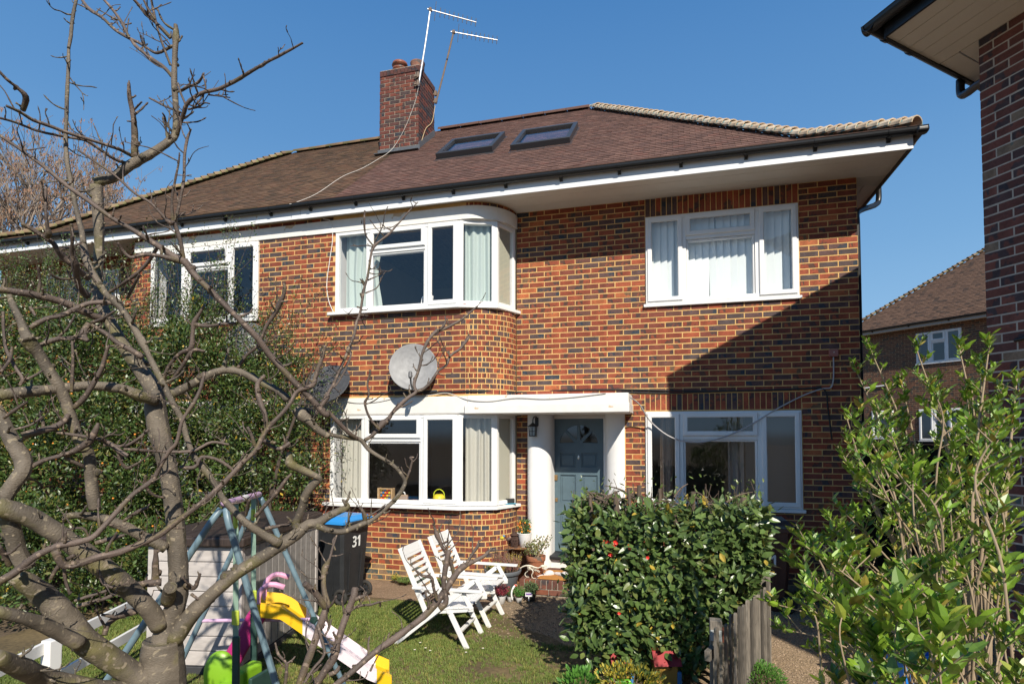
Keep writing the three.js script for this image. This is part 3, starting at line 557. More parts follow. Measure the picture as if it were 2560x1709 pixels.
// chimney on the party wall
{
  const ch = part('chimney', house), x0 = -7.96, x1 = -7.10, z0 = -3.06, z1 = -2.27, yb = 7.0, yt = 9.42;
  const core = mesh('core', bb(x0 + 0.007, x1 - 0.007, yb, yt + 0.02, z0 + 0.007, z1 - 0.007), M.greyMortar, ch);
  reseed(31);
  const P = new Pieces('brick', tones([[0.19, 0.05, 0.032], [0.15, 0.045, 0.032], [0.11, 0.042, 0.034], [0.075, 0.045, 0.043], [0.22, 0.062, 0.035], [0.10, 0.055, 0.045]]), brickMat, BRICK_UNITS), pick = picker([3, 3, 2, 2, 1, 1]);
  brickRun(P, { o: [x0, z1], d: [1, 0], s0: 0, s1: x1 - x0, y0: 7.52, y1: yt - 0.115, base: 0.02, pick, bonus: 2 });
  brickRun(P, { o: [x1, z1], d: [0, -1], s0: 0, s1: z1 - z0, y0: 7.52, y1: yt - 0.115, base: 0.02, pick, half: 1, bonus: 1 });
  brickRun(P, { o: [x0, z0], d: [0, 1], s0: 0, s1: z1 - z0, y0: 7.15, y1: yt - 0.115, base: 0.02, pick, half: 1 });
  const dark = tones([[0.055, 0.028, 0.024]]);
  soldiers(P, { o: [x0, z1 + 0.012], d: [1, 0], s0: 0, s1: x1 - x0, y0: yt - 0.115, y1: yt + 0.005, pick: () => 2 });
  soldiers(P, { o: [x1 + 0.012, z1], d: [0, -1], s0: 0, s1: z1 - z0, y0: yt - 0.115, y1: yt + 0.005, pick: () => 2 });
  P.build(core, 230);
  const uF = EAVE_Z - z1, yF = roofY(uF), fl = [bb(x0 - 0.03, x1 + 0.03, yF - 0.03, yF + 0.10, z1, z1 + 0.014)];
  const uB = EAVE_Z - z0; fl.push(prism([[0, -0.02], [0.012, -0.02], [0.012, 0.16], [0, 0.16]], [x1, yF, z1], [x1, roofY(uB), z0], [1, 0, 0]));
  fl.push(bx((x0 + x1) / 2, yF + 0.012, z1 + 0.07, x1 - x0 + 0.1, 0.012, 0.15)); fl[fl.length - 1].translate(0, -0.04, 0);
  mesh('flashing', merge(fl), M.lead, ch);
  const clay = std({ color: C(0.33, 0.115, 0.065), map: T.brick, roughness: 0.45 }), dull = std({ color: C(0.28, 0.135, 0.09), map: T.brick, roughness: 0.9 });
  const pot = (x, z, prof, mat) => { const g = lathe(prof); g.translate(x, yt + 0.015, z); return mesh('chimney_pot', clean(g), mat, ch); };
  pot(-7.66, -2.56, [[0, 0], [0.13, 0], [0.13, 0.05], [0.11, 0.06], [0.11, 0.12], [0.15, 0.14], [0.15, 0.17], [0.11, 0.19], [0.12, 0.22], [0.165, 0.24], [0.15, 0.29], [0.09, 0.325], [0, 0.335]], clay);
  pot(-7.30, -2.64, [[0, 0], [0.13, 0], [0.135, 0.10], [0.14, 0.24], [0.15, 0.26], [0.15, 0.285], [0.11, 0.285], [0.10, 0.1]], dull);
  mesh('flaunching', bb(x0 + 0.03, x1 - 0.03, yt + 0.004, yt + 0.035, z0 + 0.03, z1 - 0.03, 0.01), M.greyMortar, ch);
}
// ---------------------------------------------------------------- the adjoining house
const twin = thing('brick_house', 'adjoining brick house with mossy brown roof, half hidden by a tall thorny shrub', 'house');
{
  const X1 = PARTY - 0.002, cx = -10.75, xl = -14.9, R = [];
  const arcB = arcPts(cx, 0, 0.6, Math.PI, Math.PI / 2, 12), front = [...arcB, [X1, 0.6]];
  R.push(ribbon([...arcB, [X1, 0.6]], 0, 1.10), ribbon(front, 2.36, 3.86), ribbon(front, 5.08, SOFFIT + 0.1));
  for (const [a, b] of [[1.10, 2.36], [3.86, 5.08]]) R.push(ribbon([[-8.45, 0.6], [X1, 0.6]], a, b), ribbon([...arcB.slice(0, 12), [-10.55, 0.6]], a, b));
  R.push(ribbon([[xl, 0], [-11.355, 0]], 0, 3.86), ribbon([[-11.9, 0], [-11.355, 0]], 3.86, 5.08), ribbon([[xl, 0], [-13.7, 0]], 3.86, 5.08), ribbon([[xl, 0], [-11.355, 0]], 5.08, SOFFIT + 0.1));
  R.push(ribbon([[xl, BACK_Z], [xl, 0]], 0, SOFFIT + 0.1), ribbon([[X1, BACK_Z], [xl, BACK_Z]], 0, SOFFIT + 0.1));
  const w = mesh('wall', merge(R), M.mortar, twin);
  reseed(41);
  const P = new Pieces('brick', HOUSE_TONES, brickMat, BRICK_UNITS);
  const holes = [[-10.55, -8.45, 1.10, 2.36], [-10.55, -8.45, 3.86, 5.08], [-10.9, PARTY, 5.08, 5.265], [-10.9, PARTY, 2.36, 2.60]];
  brickRun(P, { o: [0, 0.6], d: [1, 0], s0: cx, s1: X1, y0: 0, y1: SOFFIT, base: 0, holes, anchor: 0.06 });
  brickRun(P, { o: [0, 0], d: [1, 0], s0: xl, s1: -11.36, y0: 0, y1: SOFFIT, base: 0, holes: [[-13.7, -11.9, 3.86, 5.08]] });
  mesh('lintel_band', bb(-10.9, X1, 5.08, 5.265, 0.35, 0.622, 0.01), M.render, twin); mesh('lintel_band', bb(-10.9, X1 - 0.02, 2.36, 2.60, 0.35, 0.62, 0.01), M.render, twin);
  for (const y of [1.11, 3.87]) for (const x of [-10.548, -8.452]) mesh('reveal', bb(x - 0.006, x + 0.006, y, y + 1.2, 0.31, 0.545), M.white, twin);
  brickArc(P, { c: [cx, 0], r: 0.6, a0: Math.PI, a1: Math.PI / 2, y0: 0, y1: SOFFIT, base: 0 });
  P.build(w, 260);
  windowUnit(twin, { pos: [-10.545, 3.87, 0.55], w: 2.09, h: 1.205, lights: [[0, 0.72, 0, 1.205, 1], [0.72, 1.56, 0, 0.86, 0], [0.72, 1.56, 0.86, 1.205, 1], [1.56, 2.09, 0, 1.205, 1]], sill: 0.09 });
  windowUnit(twin, { pos: [-10.545, 1.11, 0.55], w: 2.09, h: 1.245, lights: [[0, 0.72, 0, 1.245, 1], [0.72, 1.56, 0, 1.245, 0], [1.56, 2.09, 0, 1.245, 1]], sill: 0.09 });
  windowUnit(twin, { pos: [-13.69, 3.87, -0.05], w: 1.78, h: 1.205, lights: LAY(1.78, 1.205), sill: 0.09 });
  mesh('floor', merge([bb(xl + 0.3, PARTY - 0.3, -0.05, 0.02, BACK_Z + 0.3, 0.3), bb(-11.0, PARTY - 0.3, 2.62, 2.72, BACK_Z + 0.3, 0.3), bb(xl + 0.3, -11.3, 2.62, 2.72, BACK_Z + 0.3, -0.3), bb(xl + 0.3, PARTY - 0.3, 5.34, 5.40, BACK_Z + 0.3, 0.3)]), M.floorboards, twin);
  mesh('partition', merge([bb(xl + 0.3, PARTY - 0.1, 0.02, 5.34, -4, -3.9), bb(-11.6, -11.45, 0.02, 5.34, -3.9, -0.3), bb(PARTY - 0.2, PARTY - 0.1, 0.02, 5.34, -3.9, 0.3)]), M.plaster, twin);
  const rf = part('roof', twin), deck = [], EX = -15.06;
  const F = { along: V(1, 0, 0), out: V(0, 0, 1), at: (u, s) => V(s, 0, EAVE_Z - u), range: (u) => [EX + u, PARTY - 0.004] };
  const S = { at: (u, s) => V(EX + u, 0, s), range: (u) => [2 * RIDGE_Z - EAVE_Z + u, EAVE_Z - u] };
  roofDeck(deck, F.at, F.range); roofDeck(deck, S.at, S.range, RIDGE_U - 0.01); roofDeck(deck, (u, s) => V(s, 0, 2 * RIDGE_Z - EAVE_Z + u), F.range);
  mesh('boarding', merge(deck), std({ color: C(0.09, 0.06, 0.042), map: T.oldTile, roughness: 0.95 }), rf);
  reseed(43);
  const tiles = new Pieces('roof_tile', OLD_TILE, oldTileMat, TILE_UNITS);
  tileSlope(tiles, { ...F, pick: picker([3, 3, 1.5, 1.5, 1]) }); tiles.build(rf, 300);
  hipTiles(rf, -1, EX + 0.02, [C(0.36, 0.26, 0.17), C(0.26, 0.18, 0.12), C(0.42, 0.32, 0.21)].map((c) => std({ color: c, map: T.oldTile, roughness: 0.95 })), bonnet(0.075, 0.115, 0.26));
  ridgeTiles(rf, EX + RIDGE_U, PARTY - 0.08, std({ color: C(0.22, 0.15, 0.09), map: T.oldTile, roughness: 0.95 }));
  const ev = part('eaves', twin), z1 = EAVE_Z - 0.045;
  for (let i = 0; i < 4; i++) { const a = -0.30 + (z1 + 0.30) * i / 4, b = -0.30 + (z1 + 0.30) * (i + 1) / 4; mesh('soffit_board', bb(EX + 0.045, PARTY - 0.002, SOFFIT, SOFFIT + 0.012, a + 0.0025, b - 0.0025, 0.003), M.soffit, ev); }
  mesh('fascia', bb(EX + 0.03, PARTY - 0.003, SOFFIT - 0.042, 5.47, EAVE_Z - 0.054, EAVE_Z - 0.032, 0.004), M.fascia, ev);
  gutter(ev, [EX - 0.05, 5.468, EAVE_Z - 0.031], [PARTY - 0.102, 5.468, EAVE_Z - 0.031], [0, 0, 1], Array.from({ length: 9 }, (_, i) => 0.05 + i * 0.112));
}
// ---------------------------------------------------------------- ground
{
  const sheet = (pts, y, mat, name, holes) => { const s = new THREE.Shape(pts.map(([x, z]) => new THREE.Vector2(x, -z))); const g = new THREE.ShapeGeometry(s); g.rotateX(-Math.PI / 2); g.translate(0, y, 0); return structure(name, tri(g), mat); };
  sheet([[-150, 120], [150, 120], [150, -150], [-150, -150]], -0.008, std({ color: C(0.20, 0.16, 0.115), map: T.soil, roughness: 1 }), 'ground');
  sheet([[-8.9, 9], [-2.9, 9], [-2.75, 3.4], [-3.05, 2.75], [-3.45, 2.3], [-3.9, 2.05], [-4.15, 1.62], [-4.9, 1.50], [-6.9, 1.45], [-8.9, 1.5]], 0.002, std({ color: C(0.205, 0.165, 0.090), map: T.soil, roughness: 1 }), 'lawn');
  sheet([[-7.2, 1.47], [-5.6, 1.44], [-4.75, 1.46], [-4.3, 1.2], [-4.35, 0.3], [-7.2, 0.3]], -0.002, std({ color: C(0.36, 0.25, 0.175), map: T.grit, roughness: 1, bumpMap: T.gritBump, bumpScale: 0.004 }), 'path');
  sheet([[-4.6, 1.9], [-3.0, 2.9], [-2.3, 2.3], [-2.2, 0.05], [-4.6, 0.05]], -0.0045, std({ color: C(0.36, 0.275, 0.19), map: T.grit, roughness: 1, bumpMap: T.gritBump, bumpScale: 0.006 }), 'path');
  sheet([[-2.2, 9], [3, 9], [3, -6], [0.02, -6], [0.02, 0.03], [-2.19, 0.03]], -0.001, std({ color: C(0.43, 0.315, 0.21), map: T.grit, roughness: 1, bumpMap: T.gritBump, bumpScale: 0.008 }), 'gravel_path');
}
const bare = (x, z) => fbm(x * 0.13 + 3.3, z * 0.13 + 1.7, 4, 71, 4);
{ // grass blades in tufts, thinner on the worn patches
  reseed(51);
  const pos = [], nor = [];
  for (let b = 0; b < 7; b++) {
    const a = rr(0, 6.28), lean = rr(0.008, 0.045), h = rr(0.018, 0.06), w = rr(0.0014, 0.0030), x = rr(-0.014, 0.014), z = rr(-0.014, 0.014), c = Math.cos(a), s = Math.sin(a);
    const p = [[x - s * w, 0, z + c * w], [x + s * w, 0, z - c * w], [x + c * lean * 0.4 + s * w * 0.8, h * 0.6, z + s * lean * 0.4 - c * w * 0.8], [x + c * lean * 0.4 - s * w * 0.8, h * 0.6, z + s * lean * 0.4 + c * w * 0.8], [x + c * lean, h, z + s * lean]];
    for (const k of [0, 1, 2, 0, 2, 3, 3, 2, 4]) pos.push(...p[k]);
  }
  const g = new THREE.BufferGeometry(); g.setAttribute('position', new THREE.Float32BufferAttribute(pos, 3)); g.computeVertexNormals();
  const spots = [];
  for (let i = 0; i < 150000 && spots.length < 52000; i++) {
    const x = rr(-8.2, -2.85), z = rr(1.5, 5.4);
    const edge = z < 1.55 + 0.12 * Math.sin(x * 5) || (x > -3.2 - 0.25 * Math.sin(z * 4) && z < 3.1) || (x > -4.2 + (z - 1.6) * 0.62 && z < 2.5);
    const k = bare(x, z), worn = clamp((k - 0.47) * 7, 0, 1) * (0.35 + 0.65 * clamp((x + 5.4) / 1.4, 0, 1));
    if (edge || rnd() < worn * 0.96) continue;
    spots.push([x, z, k]);
  }
  const grass = new THREE.InstancedMesh(g, std({ color: C(1, 1, 1), roughness: 0.7 }), spots.length), m = new THREE.Matrix4(), q = new THREE.Quaternion(), up = V(0, 1, 0), col = new THREE.Color();
  spots.forEach(([x, z, k], i) => { const s = rr(0.5, 1.0) * (1.15 - k * 0.5); m.compose(V(x, 0.002, z), q.setFromAxisAngle(up, rr(0, 6.28)), V(s * 1.1, s * rr(0.6, 1.0), s * 1.1)); grass.setMatrixAt(i, m); const pt = fbm(x * 0.35, z * 0.35, 6, 73, 3), t = clamp(rnd() * 0.6 + (pt - 0.3) * 1.0, 0, 1), y = rnd() < 0.08 + 0.35 * clamp(pt - 0.45, 0, 1) ? 1 : 0; col.setRGB(lerp(0.105, 0.165, t) + y * 0.13, lerp(0.150, 0.215, t) + y * 0.06, lerp(0.024, 0.042, t) + y * 0.03); grass.setColorAt(i, col); });
  grass.name = 'grass'; grass.userData = { kind: 'stuff', label: 'short patchy lawn grass in front of the bay', category: 'grass' }; grass.castShadow = grass.receiveShadow = true; scene.add(grass);
  // loose grit on the path beside the picket fence
  const st = new THREE.IcosahedronGeometry(0.009, 0); st.scale(1, 0.6, 0.85);
  const N = 9000, grit = new THREE.InstancedMesh(st, std({ color: C(1, 1, 1), roughness: 0.95 }), N);
  for (let i = 0; i < N; i++) { const onPath = i < 7000, x = onPath ? rr(-1.95, 0.1) : rr(-4.3, -2.4), z = onPath ? rr(0.1, 4.6) : rr(0.9, 2.6), s = rr(0.3, 1.0) ** 1.5 + 0.25; m.compose(V(x, 0.001, z), q.setFromAxisAngle(up, rr(0, 6.28)), V(s, s, s)); grit.setMatrixAt(i, m); const t = rr(0.5, 1.15); col.setRGB(0.36 * t, 0.265 * t, 0.18 * t); grit.setColorAt(i, col); }
  grit.name = 'gravel'; grit.userData = { kind: 'stuff', label: 'loose tan gravel scattered over the paths', category: 'gravel' }; grit.castShadow = grit.receiveShadow = true; scene.add(grit);
}
{ // daisies
  const g = merge([(() => { const d = new THREE.CylinderGeometry(0.011, 0.008, 0.004, 9); d.translate(0, 0.034, 0); return d; })()]), y = merge([(() => { const d = new THREE.SphereGeometry(0.004, 8, 6); d.translate(0, 0.036, 0); return d; })()]), s = merge([tube([[0, 0, 0], [0.002, 0.034, 0]], 0.0012, { seg: 5, smooth: false })]);
  const wm = std({ color: C(0.8, 0.8, 0.78) }), ym = std({ color: C(0.7, 0.5, 0.05) }), gm = std({ color: C(0.09, 0.16, 0.03) });
  for (const [x, z] of [[-4.66, 2.88], [-4.55, 3.0], [-4.63, 3.07], [-4.48, 3.05], [-4.02, 2.86], [-4.14, 3.0]]) { const d = thing('daisy', 'tiny white daisy in the lawn by the folding chairs', 'flower', [x, 0.004, z], rr(0, 6), 'daisies in the lawn'); mesh('petals', g, wm, d); mesh('eye', y, ym, d); mesh('stem', s, gm, d); }
}
// ---------------------------------------------------------------- house across the path whose eaves throw the slanting shadow
{
  const nb = thing('brick_house', 'dark maroon brick house corner with black gutters and grey mortar in shade', 'house');
  const W = [0.22, 2.60], E = [-0.53, 2.85], u = [0.515, 0.857], v = [0.731, -0.682], at = (o, a, b) => [o[0] + v[0] * a + u[0] * b, o[1] + v[1] * a + u[1] * b];
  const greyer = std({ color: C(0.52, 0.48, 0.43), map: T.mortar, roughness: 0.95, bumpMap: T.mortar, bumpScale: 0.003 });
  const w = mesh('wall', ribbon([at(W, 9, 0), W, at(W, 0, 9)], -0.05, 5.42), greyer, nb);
  reseed(61);
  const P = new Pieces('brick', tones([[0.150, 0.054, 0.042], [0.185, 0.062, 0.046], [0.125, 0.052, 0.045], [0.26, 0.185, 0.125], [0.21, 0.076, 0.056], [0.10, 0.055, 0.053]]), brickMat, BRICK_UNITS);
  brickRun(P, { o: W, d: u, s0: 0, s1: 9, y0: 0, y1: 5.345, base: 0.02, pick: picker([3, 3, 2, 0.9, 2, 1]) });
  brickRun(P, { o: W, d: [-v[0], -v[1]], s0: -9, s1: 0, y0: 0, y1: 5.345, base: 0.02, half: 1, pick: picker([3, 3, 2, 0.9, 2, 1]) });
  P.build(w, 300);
  const A = 0.772, B = 0.346, ev = part('eaves', nb), n1 = [-0.857, 0.515], n2 = [-0.682, -0.731];
  const board = (p) => { const s = new THREE.Shape(p.map(([x, z]) => new THREE.Vector2(x, -z))); const g = new THREE.ExtrudeGeometry(s, { depth: 0.012, bevelEnabled: false }); g.rotateX(-Math.PI / 2); g.translate(0, 5.345, 0); mesh('soffit_board', tri(g), M.soffit, ev); };
  for (let i = 0; i < 5; i++) { const a = (A + 0.02) * i / 5 + 0.003, b = (A + 0.02) * (i + 1) / 5 - 0.003; board([at(E, a, 0), at(E, b, 0), at(E, b, 9), at(E, a, 9)]); }
  for (let i = 0; i < 2; i++) { const a = B * i / 2 + 0.006, b = B * (i + 1) / 2 + (i ? 0.02 : -0.006); board([at(E, A + 0.03, a), at(E, 9, a), at(E, 9, b), at(E, A + 0.03, b)]); }
  const p3 = (q, y) => [q[0], y, q[1]];
  mesh('fascia', merge([prism([[0, -0.012], [0.02, -0.012], [0.02, 0.14], [0, 0.14]], p3(E, 5.345), p3(at(E, 0, 9), 5.345), [n1[0], 0, n1[1]]), prism([[0, -0.013], [0.02, -0.013], [0.02, 0.139], [0, 0.139]], p3(E, 5.345), p3(at(E, 9, 0), 5.345), [n2[0], 0, n2[1]])]), M.gutter, ev);
  const o1 = [E[0] + n1[0] * 0.021, E[1] + n1[1] * 0.021], o2 = [E[0] + n2[0] * 0.021, E[1] + n2[1] * 0.021];
  gutter(ev, p3(at(o1, 0, -0.12), 5.465), p3(at(o1, 0, 9), 5.465), [n1[0], 0, n1[1]], [0.06, 0.16, 0.27, 0.38, 0.5]);
  gutter(ev, p3(at(o2, -0.12, 0), 5.464), p3(at(o2, 9, 0), 5.464), [n2[0], 0, n2[1]], [0.03, 0.07, 0.17, 0.19, 0.3, 0.45]);
  const dp = at(E, 1.25, -0.06), dw = at(W, 0.25, -0.05); mesh('downpipe', tube([[...p3(dp, 5.37)], [...p3(dp, 5.25)], [...p3([lerp(dp[0], dw[0], 0.1), lerp(dp[1], dw[1], 0.1)], 5.2)], [...p3([lerp(dp[0], dw[0], 0.9), lerp(dp[1], dw[1], 0.9)], 5.13)], [...p3(dw, 5.08)], [...p3(dw, 4)], [...p3(dw, 0)]], 0.036, { seg: 10 }), M.gutter, ev);
  const pos = [], Q = (a, b) => { const q = at(E, a, b); return [q[0], 5.49 + 0.587 * Math.min(a, b), q[1]]; }, F = (...l) => { for (let i = 1; i < l.length - 1; i++) pos.push(...l[0], ...l[i], ...l[i + 1]); };
  F(Q(-0.05, -0.05), Q(-0.05, 9.5), Q(4.5, 9.5), Q(4.5, 4.5)); F(Q(-0.05, -0.05), Q(4.5, 4.5), Q(9.5, 4.5), Q(9.5, -0.05)); F(Q(4.5, 4.5), Q(4.5, 9.5), Q(9.5, 9.5), Q(9.5, 4.5));
  const g = new THREE.BufferGeometry(); g.setAttribute('position', new THREE.Float32BufferAttribute(pos, 3)); g.computeVertexNormals(); mesh('roof', tri(g), std({ color: C(0.12, 0.075, 0.05), map: T.oldTile, roughness: 0.95 }), nb);
  const c0 = at(W, -0.012, 0.02), c1 = at(W, -0.012, 5); mesh('wall_cable', tube([[c0[0] + 0.1, 2.80, c0[1] + 0.16], [lerp(c0[0], c1[0], 0.1), 2.82, lerp(c0[1], c1[1], 0.1)], [lerp(c0[0], c1[0], 0.25), 2.80, lerp(c0[1], c1[1], 0.25)], [c1[0], 2.82, c1[1]]], 0.013, { seg: 6 }), M.gutter, nb);
}
// ---------------------------------------------------------------- house beyond the side passage
{
  const bh = thing('brick_house', 'brown brick house with tiled hip roof beyond the side passage', 'house');
  const O = [7.43, -14.7], d = [0.687, 0.727], n = [-0.727, 0.687], at = (s, o = 0) => [O[0] + d[0] * s + n[0] * o, O[1] + d[1] * s + n[1] * o];
  const holes = [[-1.86, -0.42, 4.62, 5.72], [-3.50, -2.70, 1.95, 2.98], [-1.82, -0.38, 1.85, 2.98]];
  const strip = (a, b, y0, y1) => ribbon([at(a), at(b)], y0, y1);
  const w = mesh('wall', merge([strip(-4.1, 8, -0.3, 1.85), strip(-4.1, -3.5, 1.85, 2.98), strip(-2.7, -1.82, 1.85, 2.98), strip(-0.38, 8, 1.85, 2.98), strip(-3.5, -2.7, 1.85, 1.95), strip(-4.1, 8, 2.98, 4.62), strip(-4.1, -1.86, 4.62, 5.72), strip(-0.42, 8, 4.62, 5.72), strip(-4.1, 8, 5.72, 6.0), ribbon([at(-4.1, -8), at(-4.1)], -0.3, 6.0), ribbon([at(8), at(8, -8)], -0.3, 6.0)]), std({ color: C(0.42, 0.30, 0.17), map: T.mortar, roughness: 0.95 }), bh);
  reseed(71);
  const P = new Pieces('brick', tones([[0.20, 0.085, 0.048], [0.165, 0.072, 0.043], [0.225, 0.098, 0.055], [0.13, 0.062, 0.042]]), brickMat, BRICK_UNITS);
  brickRun(P, { o: O, d, s0: -4.1, s1: 6, y0: -0.3, y1: 6.0, base: 0, holes, pick: picker([3, 3, 2, 1.5]) });
  P.build(w, 0);
  const turn = Math.atan2(-d[1], d[0]);
  const win = (s, y, ww, h, lights) => { const p = at(s, -0.05); windowUnit(bh, { pos: [p[0], y, p[1]], turn, w: ww, h, lights, sill: 0.09 }); };
  win(-1.86, 4.62, 1.44, 1.10, LAY(1.44, 1.10, 0.48, 0.48, 0.36)); win(-3.5, 1.95, 0.8, 1.03, [[0, 0.8, 0, 1.03, 1]]); win(-1.82, 1.85, 1.44, 1.13, LAY(1.44, 1.13, 0.48, 0.48, 0.36));
  mesh('room', merge([bb(-4, 7.9, -0.3, 6, -4.1, -4.0), bb(-4, 7.9, 5.9, 6, -4, -0.3), bb(-4, 7.9, -0.3, -0.2, -4, -0.3), bb(-4, 7.9, 3.2, 3.3, -4, -0.3)].map((g) => { g.rotateY(turn); g.translate(O[0], 0, O[1]); return g; })), M.plaster, bh);
  const p0 = at(-4.5, 0.32), p1 = at(8.4, 0.32);
  mesh('fascia', prism([[0, 0], [0.02, 0], [0.02, 0.16], [0, 0.16]], [p0[0], 5.90, p0[1]], [p1[0], 5.90, p1[1]], [n[0], 0, n[1]]), std({ color: C(0.45, 0.42, 0.38), map: T.upvc }), bh);
  mesh('soffit', prism([[-0.45, 0], [0, 0], [0, 0.02], [-0.45, 0.02]], [p0[0], 5.92, p0[1]], [p1[0], 5.92, p1[1]], [n[0], 0, n[1]]), M.soffit, bh);
  gutter(bh, [p0[0] + n[0] * 0.021, 6.05, p0[1] + n[1] * 0.021], [p1[0] + n[0] * 0.021, 6.05, p1[1] + n[1] * 0.021], [n[0], 0, n[1]], [0.1, 0.2, 0.3, 0.4]);
  const rf = part('roof', bh), tan = 0.84, R = (s, i) => { const q = at(s, 0.36 - i); return V(q[0], 6.05 + tan * i, q[1]); };
  const pos = [], F = (...l) => { for (let i = 1; i < l.length - 1; i++) for (const q of [l[0], l[i], l[i + 1]]) pos.push(q.x, q.y - 0.02, q.z); };
  F(R(-4.5, 0), R(8.4, 0), R(8.4, 4.2), R(-0.3, 4.2)); F(R(-4.5, 0), R(-0.3, 4.2), at(-4.5, -8.04) && (() => { const q = at(-4.5, 0.36 - 8.4); return V(q[0], 6.05, q[1]); })()); F(R(-0.3, 4.2), R(8.4, 4.2), (() => { const q = at(8.4, 0.36 - 8.4); return V(q[0], 6.05, q[1]); })(), (() => { const q = at(-4.5, 0.36 - 8.4); return V(q[0], 6.05, q[1]); })());
  const g = new THREE.BufferGeometry(); g.setAttribute('position', new THREE.Float32BufferAttribute(pos, 3)); g.computeVertexNormals(); mesh('boarding', tri(g), std({ color: C(0.11, 0.075, 0.055), map: T.oldTile, roughness: 0.95 }), rf);
  const tiles = new Pieces('roof_tile', tones([[0.185, 0.110, 0.075], [0.155, 0.094, 0.066], [0.215, 0.130, 0.09], [0.10, 0.066, 0.05]]), oldTileMat, TILE_UNITS), pk = picker([4, 3, 2, 0.8]);
  const along = V(d[0], 0, d[1]), ang = Math.atan(tan), down = V(n[0], 0, n[1]).multiplyScalar(Math.cos(ang)).add(V(0, -Math.sin(ang), 0)), nor = V(n[0], 0, n[1]).multiplyScalar(Math.sin(ang)).add(V(0, Math.cos(ang), 0)), lift = down.clone().addScaledVector(nor, 0.11).normalize(), up = V(0, 0, 0).crossVectors(lift, along).normalize(); if (up.y < 0) up.negate();
  for (let i = 0, k = 0; i < 4.2; i += 0.1 * Math.cos(ang), k++) for (let s = -4.5 + i + (k & 1 ? 0.083 : 0); s < 6.5; s += 0.166) { const c = R(s + 0.083, i + 0.04).addScaledVector(nor, 0.012 + rr(-0.003, 0.003)); tiles.add(new THREE.Matrix4().makeBasis(along, up, lift).scale(V(0.162, 0.012, 0.14)).setPosition(c), pk()); }
  tiles.build(rf, 0);
  const bon = bonnet(0.075, 0.115, 0.26), bm = [C(0.24, 0.15, 0.10), C(0.34, 0.26, 0.20), C(0.19, 0.12, 0.08)].map((c) => std({ color: c, map: T.oldTile, roughness: 0.95 }));
  for (let i = 0.04, k = 0; i < 4.1; i += 0.115, k++) { const a = R(-4.5 + i, i), b = R(-4.5 + i + 0.1, i + 0.1), dd = a.clone().sub(b).normalize(), side = V(0, 1, 0).cross(dd).normalize(), u2 = V(0, 0, 0).crossVectors(dd.clone().addScaledVector(V(0, 1, 0), 0.1).normalize(), side).normalize(); const m = mesh('hip_tile', bon, bm[k % 3], rf); new THREE.Matrix4().makeBasis(side, u2, V(0, 0, 0).crossVectors(side, u2).normalize()).setPosition(a.addScaledVector(dd, -0.2).add(V(0, 0.03, 0))).decompose(m.position, m.quaternion, m.scale); }
  const ca = at(-4.05, 0.02), cb = at(-2.3, 0.02); mesh('waste_pipe', tube([[ca[0], 3.86, ca[1]], [cb[0], 3.97, cb[1]]], 0.03, { smooth: false, seg: 8 }), M.white, bh);
}
// dark boarded fence closing the side passage
{
  const f = thing('board_fence', 'dark brown vertical board fence closing the side passage behind the house corner', 'fence');
  reseed(81);
  const dark = [0.030, 0.038, 0.047].map((k) => std({ color: C(k * 1.25, k, k * 0.8), map: T.wood, roughness: 0.95 }));
  for (let i = 0; i < 30; i++) { const x = 0.14 + i * 0.145; mesh('board', bx(x, 0.96 + rr(-0.01, 0.01), -1.25 - i * 0.012 + (i & 1 ? 0.012 : 0), 0.14, 1.92, 0.018, 0.003), dark[i % 3], f); }
  mesh('rail', merge([beam([0.05, 0.4, -1.30], [4.4, 0.4, -1.66], 0.05, 0.09, V(0, 0, 1)), beam([0.05, 1.5, -1.30], [4.4, 1.5, -1.66], 0.05, 0.09, V(0, 0, 1))]), dark[0], f);
  mesh('capping', beam([0.05, 1.955, -1.25], [4.4, 1.955, -1.61], 0.07, 0.035, V(0, 0, 1), 0.006), dark[1], f);
}
